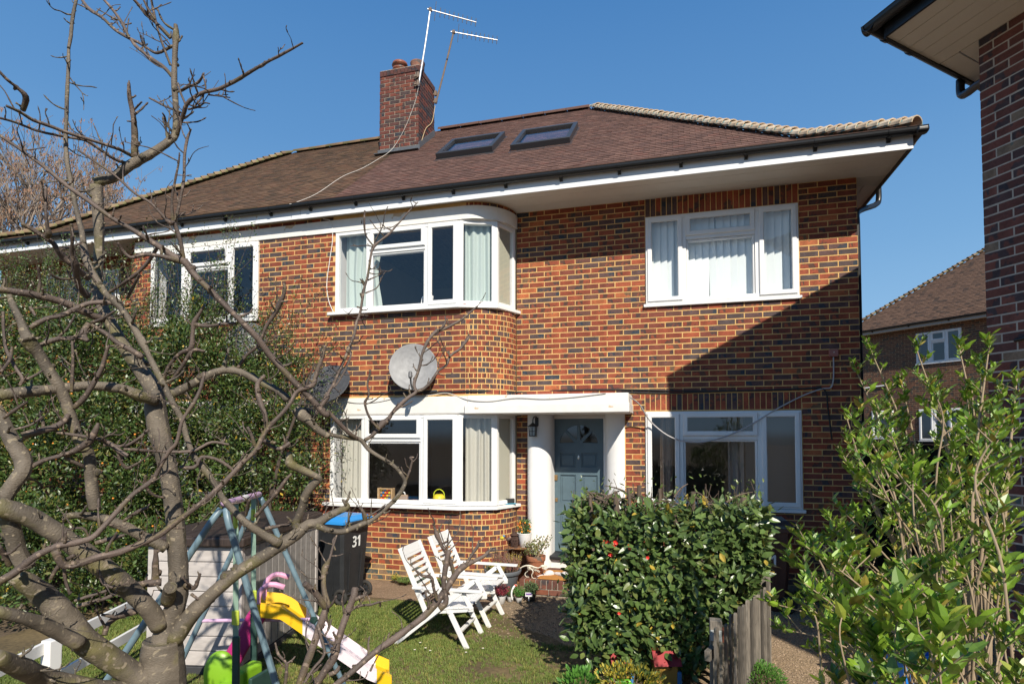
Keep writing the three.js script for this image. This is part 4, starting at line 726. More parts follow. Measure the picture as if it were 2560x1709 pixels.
// ---------------------------------------------------------------- things fixed to the houses
const font = await new FontLoader().loadAsync('fonts/droid/droid_sans_bold.typeface.json');
const textGeo = (s, size, depth = 0.002) => { const g = new TextGeometry(s, { font, size, depth, curveSegments: 4, bevelEnabled: false }); g.computeBoundingBox(); g.translate(-(g.boundingBox.max.x + g.boundingBox.min.x) / 2, -(g.boundingBox.max.y + g.boundingBox.min.y) / 2, 0); return clean(g); };
const alu = std({ color: C(0.62, 0.62, 0.61), metalness: 0.7, roughness: 0.4 }), rodMat = std({ color: C(0.05, 0.05, 0.055), metalness: 0.5, roughness: 0.5 }), rust = std({ color: C(0.23, 0.17, 0.13), map: T.metal, roughness: 0.8 });
function aerial(label, foot, top, boomDir, boomLen, n, mastMat) {
  const a = thing('tv_aerial', label, 'aerial', foot, 0, 'television aerials strapped to the chimney'), t = V(...top).sub(V(...foot)), d = V(...boomDir).normalize();
  mesh('mast', tube([[0, 0, 0], [t.x * 0.5 + 0.008, t.y * 0.5, t.z * 0.5], [t.x, t.y, t.z]], 0.019, { seg: 8 }), mastMat, a);
  const s = t.clone().addScaledVector(d, -0.06), e = t.clone().addScaledVector(d, boomLen), side = V(0, 1, 0).addScaledVector(d, -d.y).normalize();
  mesh('boom', tube([s.toArray(), e.toArray()], 0.012, { seg: 6, smooth: false }), alu, a);
  for (let i = 0; i < n; i++) { const p = t.clone().addScaledVector(d, 0.20 + (boomLen - 0.21) * i / (n - 1)), h = i === 0 ? 0.10 : 0.085; mesh('director', tube([p.clone().addScaledVector(side, -h).toArray(), p.clone().addScaledVector(side, h).toArray()], 0.0075, { seg: 5, smooth: false }), rodMat, a); }
  const r = t.clone().addScaledVector(d, 0.10), R = []; for (const k of [-1, 1]) R.push(tube([r.clone().addScaledVector(side, 0.02 * k).toArray(), r.clone().addScaledVector(side, 0.20 * k).toArray()], 0.006, { seg: 5, smooth: false })); mesh('reflector', merge(R), rodMat, a);
  mesh('clamp', bx(t.x, t.y, t.z, 0.06, 0.07, 0.06, 0.01), rust, a);
  const K = []; for (const y of [0.06, 0.22]) K.push(beam([-0.10, y, -0.02], [0.03, y, -0.02], 0.03, 0.03), beam([0, y - 0.05, 0.0], [0, y + 0.05, 0.0], 0.05, 0.05)); mesh('bracket', merge(K), rust, a);
}
aerial('tall straight television aerial on the chimney corner with bright mast', [-7.08, 8.96, -2.21], [-6.837, 10.46, -2.22], [0.787, -0.08, -0.474], 0.93, 9, alu);
aerial('shorter bent television aerial on the chimney flank with dull mast', [-7.04, 9.02, -2.98], [-6.65, 10.50, -3.0], [0.82, -0.06, -0.40], 0.93, 9, rust);
const cable = (name, label, pts, r, mat, o = {}) => one(name, label, 'cable', tube(pts, r, { seg: 6, step: 5, ...o }), mat, o.group);
const pale = std({ color: C(0.62, 0.58, 0.52), roughness: 0.6 }), black = std({ color: C(0.02, 0.02, 0.02), roughness: 0.6 });
cable('aerial_cable', 'thin pale cable from the tall aerial down the chimney and over the roof', [[-7.07, 9.0, -2.22], [-7.16, 8.7, -2.25], [-7.4, 8.15, -2.25], [-7.62, 7.80, -2.22], [-7.62, 7.2, -1.5], [-7.6, 6.8, -0.95], [-7.6, 6.4, -0.35], [-7.66, 5.85, 0.3], [-7.68, 5.52, 0.80], [-7.67, 5.45, 0.93]], 0.0038, pale);
cable('aerial_cable', 'thin buff cable hanging down the chimney flank from the shorter aerial', [[-7.06, 9.0, -3.0], [-7.085, 8.6, -2.9], [-7.09, 8.3, -2.6], [-7.09, 7.95, -2.4]], 0.006, std({ color: C(0.5, 0.38, 0.22) }));
cable('wall_cable', 'black cables sagging along the wall above the porch canopy', [[-7.4, 2.70, 0.612], [-6.4, 2.665, 0.612], [-5.2, 2.665, 0.612], [-4.85, 2.67, 0.575], [-4.50, 2.675, 0.20], [-4.455, 2.685, 0.015], [-3.6, 2.70, 0.012], [-2.9, 2.69, 0.012], [-2.2, 2.66, 0.012], [-1.5, 2.645, 0.012], [-0.9, 2.65, 0.012], [-0.45, 2.66, 0.012]], 0.011, black);
cable('wall_cable', 'second black cable running above the brick lintel to the house corner', [[-2.95, 2.655, 0.012], [-2.3, 2.632, 0.012], [-1.6, 2.64, 0.012], [-0.8, 2.645, 0.012], [-0.42, 2.64, 0.012], [-0.38, 2.4, 0.012], [-0.34, 2.0, 0.012]], 0.009, black);
cable('wall_cable', 'pale grey cable looping across the lower window from canopy to junction box', [[-2.80, 2.55, 0.55], [-2.70, 2.47, 0.33], [-2.55, 2.23, 0.12], [-2.29, 2.03, 0.10], [-1.98, 1.965, 0.10], [-1.68, 2.02, 0.09], [-1.38, 2.15, 0.06], [-0.94, 2.42, 0.03], [-0.62, 2.585, 0.014], [-0.43, 2.65, 0.012], [-0.345, 2.66, 0.012], [-0.315, 2.73, 0.012], [-0.305, 2.9, 0.012], [-0.305, 3.06, 0.014]], 0.0095, std({ color: C(0.42, 0.40, 0.40), roughness: 0.6 }));
cable('wall_cable', 'white cable dropping beside the upper bay window', [[-7.30, 5.30, 0.63], [-7.17, 5.25, 0.635], [-7.15, 5.0, 0.612], [-7.19, 4.7, 0.612], [-7.24, 4.3, 0.612], [-7.2, 4.05, 0.612], [-7.12, 3.88, 0.615]], 0.0055, std({ color: C(0.72, 0.70, 0.66) }));
cable('wall_cable', 'grey cable draped along the white band over the lower bay window', [[-7.0, 2.62, 0.66], [-6.8, 2.54, 0.645], [-6.4, 2.535, 0.642], [-6.0, 2.60, 0.642], [-5.6, 2.615, 0.642], [-5.3, 2.645, 0.62], [-5.0, 2.55, 0.645], [-4.7, 2.52, 0.645], [-4.3, 2.56, 0.645], [-3.9, 2.54, 0.645], [-3.5, 2.56, 0.645], [-3.1, 2.60, 0.645]], 0.006, std({ color: C(0.48, 0.46, 0.43) }));
{ const b = thing('junction_box', 'small square pinkish junction box on the shaded brickwork', 'junction box', [-0.305, 3.10, 0]); mesh('cover', bx(0, 0, 0.022, 0.105, 0.095, 0.044, 0.008), std({ color: C(0.36, 0.135, 0.11), roughness: 0.6 }), b); mesh('screw', bx(0, 0.005, 0.047, 0.014, 0.014, 0.008, 0.003), pale, b); }
{ const l = thing('wall_lantern', 'black coach lantern hanging from a bracket on the white porch pier', 'lantern', [-4.145, 2.05, 0.165]); const bm = std({ color: C(0.02, 0.02, 0.021), roughness: 0.45 });
  mesh('backplate', bx(0.02, 0.20, 0.006, 0.05, 0.12, 0.012, 0.004), bm, l); mesh('arm', tube([[0.02, 0.22, 0.01], [0.02, 0.27, 0.04], [-0.01, 0.26, 0.07], [-0.02, 0.22, 0.075], [-0.02, 0.185, 0.075]], 0.008, { seg: 6 }), bm, l);
  const rf = new THREE.ConeGeometry(0.072, 0.055, 6); rf.translate(-0.02, 0.165, 0.075); mesh('roof', merge([rf, bx(-0.02, 0.135, 0.075, 0.12, 0.012, 0.12, 0.003)]), bm, l);
  const c = []; for (const [i, j] of [[-1, -1], [1, -1], [1, 1], [-1, 1]]) c.push(beam([-0.02 + i * 0.046, 0.135, 0.075 + j * 0.046], [-0.02 + i * 0.038, 0.0, 0.075 + j * 0.038], 0.009, 0.009)); c.push(bx(-0.02, 0.0, 0.075, 0.095, 0.012, 0.095, 0.003), bx(-0.02, 0.065, 0.117, 0.085, 0.006, 0.005), bx(-0.02, 0.065, 0.117, 0.006, 0.12, 0.005)); mesh('cage', merge(c), bm, l);
  const gl = bx(-0.02, 0.065, 0.075, 0.07, 0.12, 0.07); mesh('glass', gl, std({ color: C(0.35, 0.36, 0.34), roughness: 0.2 }), l); }
{ const b = thing('door_bell', 'small cream bell push on the white door frame', 'bell', [-3.998, 1.55, -0.198]); mesh('plate', bx(0, 0, 0.008, 0.035, 0.075, 0.016, 0.006), std({ color: C(0.7, 0.66, 0.56) }), b); mesh('button', bx(0, -0.008, 0.018, 0.014, 0.014, 0.006, 0.003), pale, b); }
// satellite dishes
function dish(label, pos, turn, tilt, r, col, mark) {
  const d = thing('satellite_dish', label, 'satellite dish', pos, turn, 'satellite dishes on the house fronts'), m = std({ color: col, roughness: 0.55, map: T.metal, side: THREE.DoubleSide });
  const bowl = part('bowl', d); bowl.rotation.x = tilt;
  const prof = []; for (let i = 0; i <= 10; i++) { const q = r * i / 10; prof.push([q, -0.16 * (1 - (q / r) ** 2) * r]); } prof.push([r + 0.008, 0.002], [r + 0.008, -0.008], [r - 0.004, -0.016]); for (let i = 9; i >= 0; i--) { const q = r * i / 10; prof.push([q, -0.16 * (1 - (q / r) ** 2) * r - 0.006]); }
  const g = lathe(prof, 40); g.rotateX(Math.PI / 2); g.scale(1, 1.02, 1); mesh('reflector', clean(g), m, bowl);
  const bm = std({ color: C(0.10, 0.10, 0.105), roughness: 0.5 });
  mesh('bolt', merge([bx(-0.01, 0.02, -0.16 * r + 0.003, 0.012, 0.012, 0.008, 0.003), bx(-0.012, -0.12, -0.13 * r + 0.003, 0.012, 0.012, 0.008, 0.003)]), bm, bowl);
  if (mark) { const t = []; const w = std({ color: C(0.72, 0.72, 0.72) }); for (const [x, y, ww, h] of [[-0.03, -0.225, 0.05, 0.022], [0.045, -0.225, 0.045, 0.022], [0.03, -0.258, 0.16, 0.006]]) t.push(bx(x, y, -0.055 + 0.0, ww, h, 0.004)); mesh('badge', merge(t), w, bowl); }
  mesh('feed_arm', tube([[0, -r * 0.98, 0.0], [0, -r * 1.02, r * 0.5], [0, -r * 0.75, r * 0.95]], 0.012, { seg: 6 }), bm, bowl); mesh('receiver', bx(0, -r * 0.72, r * 0.97, 0.05, 0.10, 0.06, 0.02), bm, bowl);
  mesh('mount', merge([tube([[0, 0, -0.06], [0, -0.02, -0.14], [0, -0.16, -0.16]], 0.02, { seg: 8 }), bx(0, -0.16, -0.17, 0.09, 0.16, 0.02, 0.004)]), bm, d);
}
dish('light grey mesh satellite dish under the upper bay window', [-5.735, 3.01, 0.80], 0.34, -0.24, 0.325, C(0.30, 0.30, 0.305), true);
dish('dark grey satellite dish beside the pale one, above the white band', [-7.07, 2.80, 0.86], 0.10, -0.62, 0.34, C(0.075, 0.08, 0.09), false);
dish('grey satellite dish almost hidden by the thorny shrub', [-8.50, 3.49, 0.82], 0.25, -0.35, 0.30, C(0.16, 0.17, 0.18), false);
// ---------------------------------------------------------------- curtains, blinds and what stands on the window boards
const cloth = (c) => new THREE.MeshPhysicalMaterial({ color: c, roughness: 0.95, transmission: 0.25, thickness: 0, side: THREE.DoubleSide });
function curtain(label, p0, p1, y0, y1, waves, col, pinch = 0, name = 'curtain') {
  const n = waves * 10, m = 12, pos = [], idx = [], dx = p1[0] - p0[0], dz = p1[1] - p0[1], l = Math.hypot(dx, dz), nx = -dz / l, nz = dx / l, ph = rr(0, 6);
  for (let j = 0; j <= m; j++) for (let i = 0; i <= n; i++) { let t = i / n; const v = j / m, k = 1 - pinch * Math.sin(v * Math.PI) ** 2, w = (0.022 + 0.010 * Math.sin(t * 9 + ph)) * Math.sin(t * waves * 6.283 + ph + v * 0.7 * Math.sin(t * 11)) ; t *= k; pos.push(p0[0] + dx * t + nx * w, lerp(y0, y1, v), p0[1] + dz * t + nz * w); }
  for (let j = 0; j < m; j++) for (let i = 0; i < n; i++) { const a = j * (n + 1) + i, b = a + n + 1; idx.push(a, a + 1, b, b, a + 1, b + 1); }
  const g = new THREE.BufferGeometry(); g.setAttribute('position', new THREE.Float32BufferAttribute(pos, 3)); g.setIndex(idx); g.computeVertexNormals();
  return one(name, label, 'curtain', clean(g), cloth(col), 'curtains behind the bay windows');
}
reseed(91);
const aqua = C(0.56, 0.66, 0.62), cream = C(0.60, 0.59, 0.52);
curtain('pale aqua curtain at the brick end of the upper bay window', [-7.02, 0.44], [-6.42, 0.42], 3.88, 5.05, 5, aqua, 0.12);
curtain('pale aqua curtain in the narrow curved facet of the upper bay', [-5.10, 0.48], [-4.70, 0.34], 3.88, 5.05, 4, aqua);
curtain('cream curtain at the brick end of the lower bay window', [-7.06, 0.44], [-6.62, 0.43], 1.10, 2.34, 5, cream);
curtain('cream curtain in the narrow curved facet of the lower bay', [-5.08, 0.47], [-4.70, 0.34], 1.10, 2.34, 4, cream);
{ // plain roller blinds in the last facet of each bay
  for (const [y0, y1, c, w] of [[3.92, 5.02, C(0.50, 0.50, 0.40), 'upper'], [1.12, 2.33, C(0.52, 0.51, 0.42), 'lower']]) { const b = thing('roller_blind', 'drawn beige roller blind in the end facet of the ' + w + ' bay', 'blind'); mesh('fabric', beam([-4.60, y0, 0.24], [-4.60, y1, 0.24], 0.30, 0.006, V(0.37, 0, -0.93)), cloth(c), b); mesh('batten', beam([-4.655, y0, 0.38], [-4.545, y0, 0.10], 0.02, 0.02), M.white, b); }
}
{ // vertical blinds
  const b = thing('vertical_blind', 'closed pale blue vertical slat blind in the upper window by the house corner', 'blind'), m = std({ color: C(0.84, 0.90, 0.90), roughness: 0.9 });
  mesh('headrail', bb(-2.60, -0.70, 5.03, 5.06, -0.14, -0.09, 0.004), M.white, b);
  const g = bx(0, 0, 0, 0.098, 1.13, 0.0016); for (let i = 0; i < 21; i++) { const s = mesh('slat', g, m, b); s.position.set(-2.56 + i * 0.0915, 4.455, -0.115); s.rotation.set(0, -0.30 + rr(-0.05, 0.05) + (i > 5 && i < 9 ? 0.1 : 0), i === 9 ? 0.03 : 0); }
}
{ const c = [0.16, 0.13]; for (const [x0, x1, l, w] of [[-2.45, -2.28, 'narrow taupe curtain at the porch end of the lower window', 2], [-1.56, -1.36, 'narrow taupe curtain hanging in the middle of the lower window', 2]]) curtain(l, [x0, -0.22], [x1, -0.22], 1.12, 2.36, w, C(0.34, 0.28, 0.24), 0, 'curtain'); }
{ const f = thing('net_blind', 'grey translucent net across the lower window by the brown bin', 'blind'); mesh('net', bb(-1.33, -0.70, 1.13, 2.36, -0.30, -0.297), new THREE.MeshPhysicalMaterial({ color: C(0.16, 0.155, 0.145), roughness: 1, transmission: 0.3, thickness: 0 }), f); }
// upper sill: picture frames seen from behind, a sprig
function pictureFrame(label, x, y, z, w, h, turn, mat) { const f = thing('photo_stand', label, 'picture', [x, y, z], turn); mesh('back_board', beam([0, 0, 0], [0, h, -0.06], w, 0.012, V(1, 0, 0), 0.002), mat, f); mesh('rim', merge([beam([-w / 2, 0, 0.004], [-w / 2, h, -0.056], 0.016, 0.018, V(1, 0, 0)), beam([w / 2, 0, 0.004], [w / 2, h, -0.056], 0.016, 0.018, V(1, 0, 0)), beam([-w / 2, h, -0.056], [w / 2, h, -0.056], 0.016, 0.018)]), M.white, f); mesh('strut', beam([0.01, h * 0.5, -0.02], [0.05, 0.0, 0.08], 0.04, 0.006, V(1, 0, 0)), mat, f); }
const card = std({ color: C(0.36, 0.28, 0.21), roughness: 0.9 });
mesh('window_board', bb(-7.05, -5.1, 3.86, 3.885, 0.28, 0.52, 0.004), M.white, house); mesh('window_board', bb(-7.1, -5.1, 1.07, 1.10, 0.25, 0.52, 0.004), M.white, house);
pictureFrame('low brown picture frame standing beside the aqua curtain on the upper sill', -6.30, 3.885, 0.42, 0.19, 0.08, 0.1, card);
pictureFrame('tall white-rimmed picture frame back on the upper sill', -5.72, 3.885, 0.42, 0.17, 0.20, -0.1, card);
pictureFrame('small pale picture frame between the two others on the upper sill', -5.98, 3.885, 0.40, 0.15, 0.07, 0.05, std({ color: C(0.35, 0.38, 0.42) }));
// lower sill toys
{
  const ply = std({ color: C(0.52, 0.36, 0.19), map: T.plank, roughness: 0.6 }), red = std({ color: C(0.62, 0.04, 0.03), roughness: 0.4 }), blu = std({ color: C(0.04, 0.22, 0.5), roughness: 0.4 }), org = std({ color: C(0.75, 0.22, 0.03), roughness: 0.4 }), yel = std({ color: C(0.75, 0.60, 0.04), roughness: 0.4 });
  const a = thing('toy_abacus', 'wooden bead abacus toy on the lower bay sill', 'toy', [-6.33, 1.10, 0.42]);
  mesh('case', merge([bb(-0.11, 0.10, 0, 0.02, -0.04, 0.04), bb(0.09, 0.115, 0, 0.19, -0.05, 0.05, 0.008), bb(-0.125, -0.10, 0, 0.19, -0.05, 0.05, 0.008), bb(-0.10, 0.09, 0.17, 0.185, -0.03, 0.03), bb(-0.10, 0.09, 0.01, 0.18, -0.045, -0.035)]), ply, a);
  for (let r = 0; r < 4; r++) for (let i = 0; i < 6; i++) { const m = mesh('bead', bx(-0.08 + i * 0.032, 0.035 + r * 0.042, 0.0, 0.026, 0.028, 0.03, 0.008), [org, yel, blu, red, ply][(i * 3 + r * 2) % 5], a); }
  const bag = thing('small_bag', 'small tan handbag with white handle on the lower bay sill', 'bag', [-6.07, 1.10, 0.42]); mesh('body', bx(0, 0.05, 0, 0.17, 0.10, 0.06, 0.02), std({ color: C(0.34, 0.24, 0.16) }), bag); mesh('handle', tube([[-0.04, 0.09, 0], [-0.03, 0.13, 0], [0.03, 0.13, 0], [0.04, 0.09, 0]], 0.008), M.white, bag);
  const b1 = thing('picture_book', 'red picture book lying on the lower bay sill', 'book', [-5.80, 1.10, 0.42], 0.2); mesh('cover', bx(0, 0.012, 0, 0.28, 0.024, 0.2, 0.004), red, b1); mesh('label_panel', bx(-0.04, 0.026, 0.02, 0.14, 0.004, 0.12), std({ color: C(0.6, 0.62, 0.6) }), b1);
  const b2 = thing('picture_book', 'thin blue picture book lying beside the toy basket', 'book', [-5.29, 1.10, 0.42], -0.1); mesh('cover', bx(0, 0.009, 0, 0.22, 0.018, 0.16, 0.004), std({ color: C(0.2, 0.42, 0.55) }), b2); mesh('pages', bx(0, 0.009, 0.004, 0.21, 0.012, 0.16), M.white, b2);
  const k = thing('toy_basket', 'yellow and orange toy basket with hooped handle on the lower sill', 'toy', [-5.50, 1.10, 0.42]); const lo = lathe([[0, 0], [0.06, 0], [0.082, 0.03], [0.085, 0.05], [0.06, 0.05]]), hi = lathe([[0.06, 0.05], [0.088, 0.052], [0.09, 0.07], [0.075, 0.10], [0.05, 0.12], [0, 0.122]]); mesh('bowl', clean(lo), org, k); mesh('lid', clean(hi), yel, k); mesh('handle', tube([[-0.085, 0.06, 0], [-0.07, 0.15, 0], [0, 0.19, 0], [0.07, 0.15, 0], [0.085, 0.06, 0]], 0.007), std({ color: C(0.5, 0.6, 0.03) }), k);
  const r = thing('black_radio', 'small black box resting on a blue cloth at the end of the lower sill', 'box', [-4.52, 1.087, 0.16], 0.6); mesh('body', bx(0, 0.04, 0, 0.13, 0.07, 0.05, 0.01), black, r); mesh('cloth', bx(0, 0.003, 0.01, 0.16, 0.005, 0.09, 0.002), std({ color: C(0.1, 0.45, 0.65) }), r);
}
// ---------------------------------------------------------------- front step and pots by the door
{
  const st = thing('brick_step', 'low red brick doorstep in front of the blue-grey door', 'step'), x0 = -4.22, x1 = -2.75, z0 = 0.02, z1 = 0.80, top = 0.195;
  const core = mesh('core', bb(x0 + 0.006, x1 - 0.006, -0.05, top - 0.006, z0, z1 - 0.007), M.greyMortar, st);
  reseed(101);
  const pal = [C(0.19, 0.075, 0.05), C(0.155, 0.066, 0.048), C(0.22, 0.088, 0.058), C(0.25, 0.085, 0.045)].map((c) => std({ color: c, map: T.brick, roughness: 0.92 }));
  const n = 20, w = (x1 - x0) / n;
  for (let i = 0; i < n; i++) { const x = x0 + (i + 0.5) * w; mesh('brick', bx(x, top - 0.054 + rr(-0.002, 0.002), z1 - 0.11, w - 0.009, 0.108, 0.222, 0.006), pal[(i * 7 + (i >> 1)) % 4], core); }
  for (let i = 0; i < 7; i++) { const a = x0 + i * 0.225 - 0.05, b = Math.min(a + 0.216, x1); mesh('brick', bb(Math.max(a, x0), b, 0.012, 0.078, z1 - 0.10, z1 + 0.004, 0.006), pal[(i * 3) % 4], core); }
  for (let j = 0; j < 3; j++) for (let i = 0; i < 7; i++) { const a = x0 + i * 0.225 - (j & 1 ? 0.11 : 0), b = Math.min(a + 0.216, x1); if (b - Math.max(a, x0) > 0.03) mesh('brick', bb(Math.max(a, x0), b, top - 0.07, top - 0.001, z0 + 0.02 + j * 0.175, z0 + 0.02 + j * 0.175 + 0.166, 0.006), pal[(i + j * 3) % 4], core); }
  for (let i = 0; i < 3; i++) mesh('brick', bb(x0 - 0.002, x0 + 0.1, 0.012, 0.078, z0 + 0.02 + i * 0.19, z0 + 0.02 + i * 0.19 + 0.18, 0.006), pal[i], core);
}
{
  const t = thing('doormat', 'orange coir doormat with faded coloured print on the brick step', 'doormat', [-3.55, 0.197, 0.50]);
  const cv = document.createElement('canvas'); cv.width = 512; cv.height = 256; const x = cv.getContext('2d'); reseed(103);
  x.fillStyle = '#b07738'; x.fillRect(0, 0, 512, 256); for (let i = 0; i < 9000; i++) { x.fillStyle = rnd() < 0.5 ? 'rgba(90,55,20,0.22)' : 'rgba(225,170,100,0.22)'; x.fillRect(rr(0, 512), rr(0, 256), 2, rr(2, 5)); }
  x.fillStyle = 'rgba(90,75,70,0.75)'; for (let i = 0; i < 6; i++) x.fillRect(215 + i * 13, 70 + (i % 2) * 5, 9, 26); x.fillStyle = 'rgba(220,180,30,0.85)'; x.fillRect(215, 125, 90, 36); x.fillStyle = 'rgba(60,70,130,0.8)'; x.fillRect(378, 130, 34, 30); x.fillStyle = 'rgba(80,110,60,0.7)'; x.fillRect(325, 125, 26, 30);
  const tx = new THREE.CanvasTexture(cv); tx.colorSpace = THREE.SRGBColorSpace;
  const g = new RoundedBoxGeometry(0.86, 0.018, 0.50, 1, 0.005), p = g.attributes.position, uv = new Float32Array(p.count * 2); for (let i = 0; i < p.count; i++) { uv[2 * i] = p.getX(i) / 0.86 + 0.5; uv[2 * i + 1] = 0.5 - p.getZ(i) / 0.5; } g.setAttribute('uv', new THREE.BufferAttribute(uv, 2)); g.translate(0, 0.009, 0);
  mesh('mat', g, std({ map: tx, roughness: 1 }), t); mesh('backing', bx(0, 0.002, 0, 0.868, 0.004, 0.508, 0.001), black, t);
}
function slipper(label, x, y, z, turn, roll) { const s = thing('slipper', label, 'slipper', [x, y, z], turn, 'pale slippers by the doormat'); const m = std({ color: C(0.62, 0.58, 0.57), roughness: 0.9 }); const sh = new THREE.Shape(); sh.moveTo(-0.12, -0.03); sh.bezierCurveTo(-0.14, 0.035, -0.06, 0.04, 0, 0.032); sh.bezierCurveTo(0.08, 0.055, 0.14, 0.04, 0.13, 0); sh.bezierCurveTo(0.12, -0.05, 0.03, -0.04, -0.02, -0.035); sh.bezierCurveTo(-0.07, -0.045, -0.11, -0.045, -0.12, -0.03); const g = new THREE.ExtrudeGeometry(sh, { depth: 0.014, bevelEnabled: true, bevelSize: 0.004, bevelThickness: 0.004, bevelSegments: 2, curveSegments: 8 }); g.rotateX(-Math.PI / 2); g.translate(0, 0.005, 0); mesh('sole', tri(g), m, s); const u = new THREE.SphereGeometry(0.052, 16, 10, 0, Math.PI * 2, 0, Math.PI / 2); u.scale(1.25, 0.85, 0.86); u.translate(0.065, 0.018, 0); mesh('upper', clean(u), m, s); s.rotation.z = roll; }
slipper('pale slipper lying half off the edge of the doormat', -3.93, 0.205, 0.56, 0.45, 0.06); slipper('pale slipper lying on the printed doormat', -3.70, 0.216, 0.55, -0.7, 0);

// leaves: folded diamond, tip along +x, unit length
const LEAF = (() => { const p = [[0, 0, 0], [0.42, 0.0, 0.28], [1, -0.06, 0], [0.42, 0.0, -0.28], [0.45, -0.075, 0], [0.14, 0.0, 0.15], [0.14, 0, -0.15], [0.76, -0.02, 0.17], [0.76, -0.02, -0.17]], pos = []; for (const k of [0, 5, 4, 5, 1, 4, 1, 7, 4, 7, 2, 4, 2, 8, 4, 8, 3, 4, 3, 6, 4, 6, 0, 4]) pos.push(...p[k]); const g = new THREE.BufferGeometry(); g.setAttribute('position', new THREE.Float32BufferAttribute(pos, 3)); g.computeVertexNormals(); return g; })();
const SMALL = (() => { const p = [[0, 0, 0], [0.45, 0.02, 0.26], [1, 0, 0], [0.45, 0.02, -0.26]], pos = []; for (const k of [0, 1, 2, 0, 2, 3]) pos.push(...p[k]); const g = new THREE.BufferGeometry(); g.setAttribute('position', new THREE.Float32BufferAttribute(pos, 3)); g.computeVertexNormals(); return g; })();
class Leaves { // many leaves joined; each knows its matrix and tone so the largest can become parts
  constructor(unit, toneList, base) { this.unit = unit; this.tones = toneList; this.base = base; this.list = []; }
  add(p, dir, len, wide = 1, tone = 0, nrm) {
    const d = dir.clone().normalize(), n = (nrm || V(rr(-1, 1), rr(0.1, 1.2), rr(-1, 1))).clone(); n.addScaledVector(d, -n.dot(d)); if (n.lengthSq() < 1e-4) n.set(0, 0, 1).addScaledVector(d, -d.z); n.normalize();
    const m = new THREE.Matrix4().makeBasis(d, n, V(0, 0, 0).crossVectors(d, n)).scale(V(len, len, len * wide)).setPosition(p); this.list.push({ m, tone, score: 0 });
  }
  build(name, parent, most = 0, partName = 'leaf') {
    const L0 = this.list; let order = L0.map((_, i) => i);
    if (most) { const c = V(0, 0, 0); for (const l of L0) { c.setFromMatrixPosition(l.m); l.score = showsAt(c) * l.m.getMaxScaleOnAxis() * (0.6 + 0.4 * Math.abs(l.m.elements[6])); } order.sort((a, b) => L0[b].score - L0[a].score); }
    const mats = this.tones.map((t) => { const m = this.base.clone(); m.color = t.clone(); return m; });
    const U = this.unit.attributes, n = U.position.count, rest = order.slice(most), pos = new Float32Array(rest.length * n * 3), nor = new Float32Array(rest.length * n * 3), col = new Float32Array(rest.length * n * 3), v = V(0, 0, 0), nm = new THREE.Matrix3(); let o = 0;
    for (const i of order.slice(0, most)) { const l = L0[i], q = mesh(partName, this.unit, mats[l.tone], parent); l.m.decompose(q.position, q.quaternion, q.scale); }
    for (const i of rest) { const l = L0[i], t = this.tones[l.tone]; nm.getNormalMatrix(l.m); const f = rr(0.8, 1.2); for (let k = 0; k < n; k++, o += 3) { v.fromBufferAttribute(U.position, k).applyMatrix4(l.m); pos[o] = v.x; pos[o + 1] = v.y; pos[o + 2] = v.z; v.fromBufferAttribute(U.normal, k).applyMatrix3(nm).normalize(); nor[o] = v.x; nor[o + 1] = v.y; nor[o + 2] = v.z; col[o] = t.r * f; col[o + 1] = t.g * f; col[o + 2] = t.b * f; } }
    const g = new THREE.BufferGeometry(); g.setAttribute('position', new THREE.BufferAttribute(pos, 3)); g.setAttribute('normal', new THREE.BufferAttribute(nor, 3)); g.setAttribute('color', new THREE.BufferAttribute(col, 3));
    const mat = this.base.clone(); mat.color = new THREE.Color(1, 1, 1); mat.vertexColors = true; const r = mesh(name, g, mat, parent); r.userData.kind = 'stuff'; return r;
  }
}
const leafMat = (rough = 0.5, trans = 0.22) => new THREE.MeshPhysicalMaterial({ roughness: rough, transmission: trans, thickness: 0, side: THREE.DoubleSide });
const dirRand = (up = 0) => { const a = rr(0, 6.283), z = rr(-1, 1), r = Math.sqrt(1 - z * z); return V(Math.cos(a) * r, z + up, Math.sin(a) * r).normalize(); };
const clay = std({ color: C(0.42, 0.165, 0.085), map: T.brick, roughness: 0.85 }), soilMat = std({ color: C(0.05, 0.035, 0.025), map: T.soil, roughness: 1 });
const twig = std({ color: C(0.20, 0.14, 0.09), roughness: 0.9 });
function potShape(name, parent, prof, mat) { return mesh(name, clean(lathe(prof, 32)), mat, parent); }
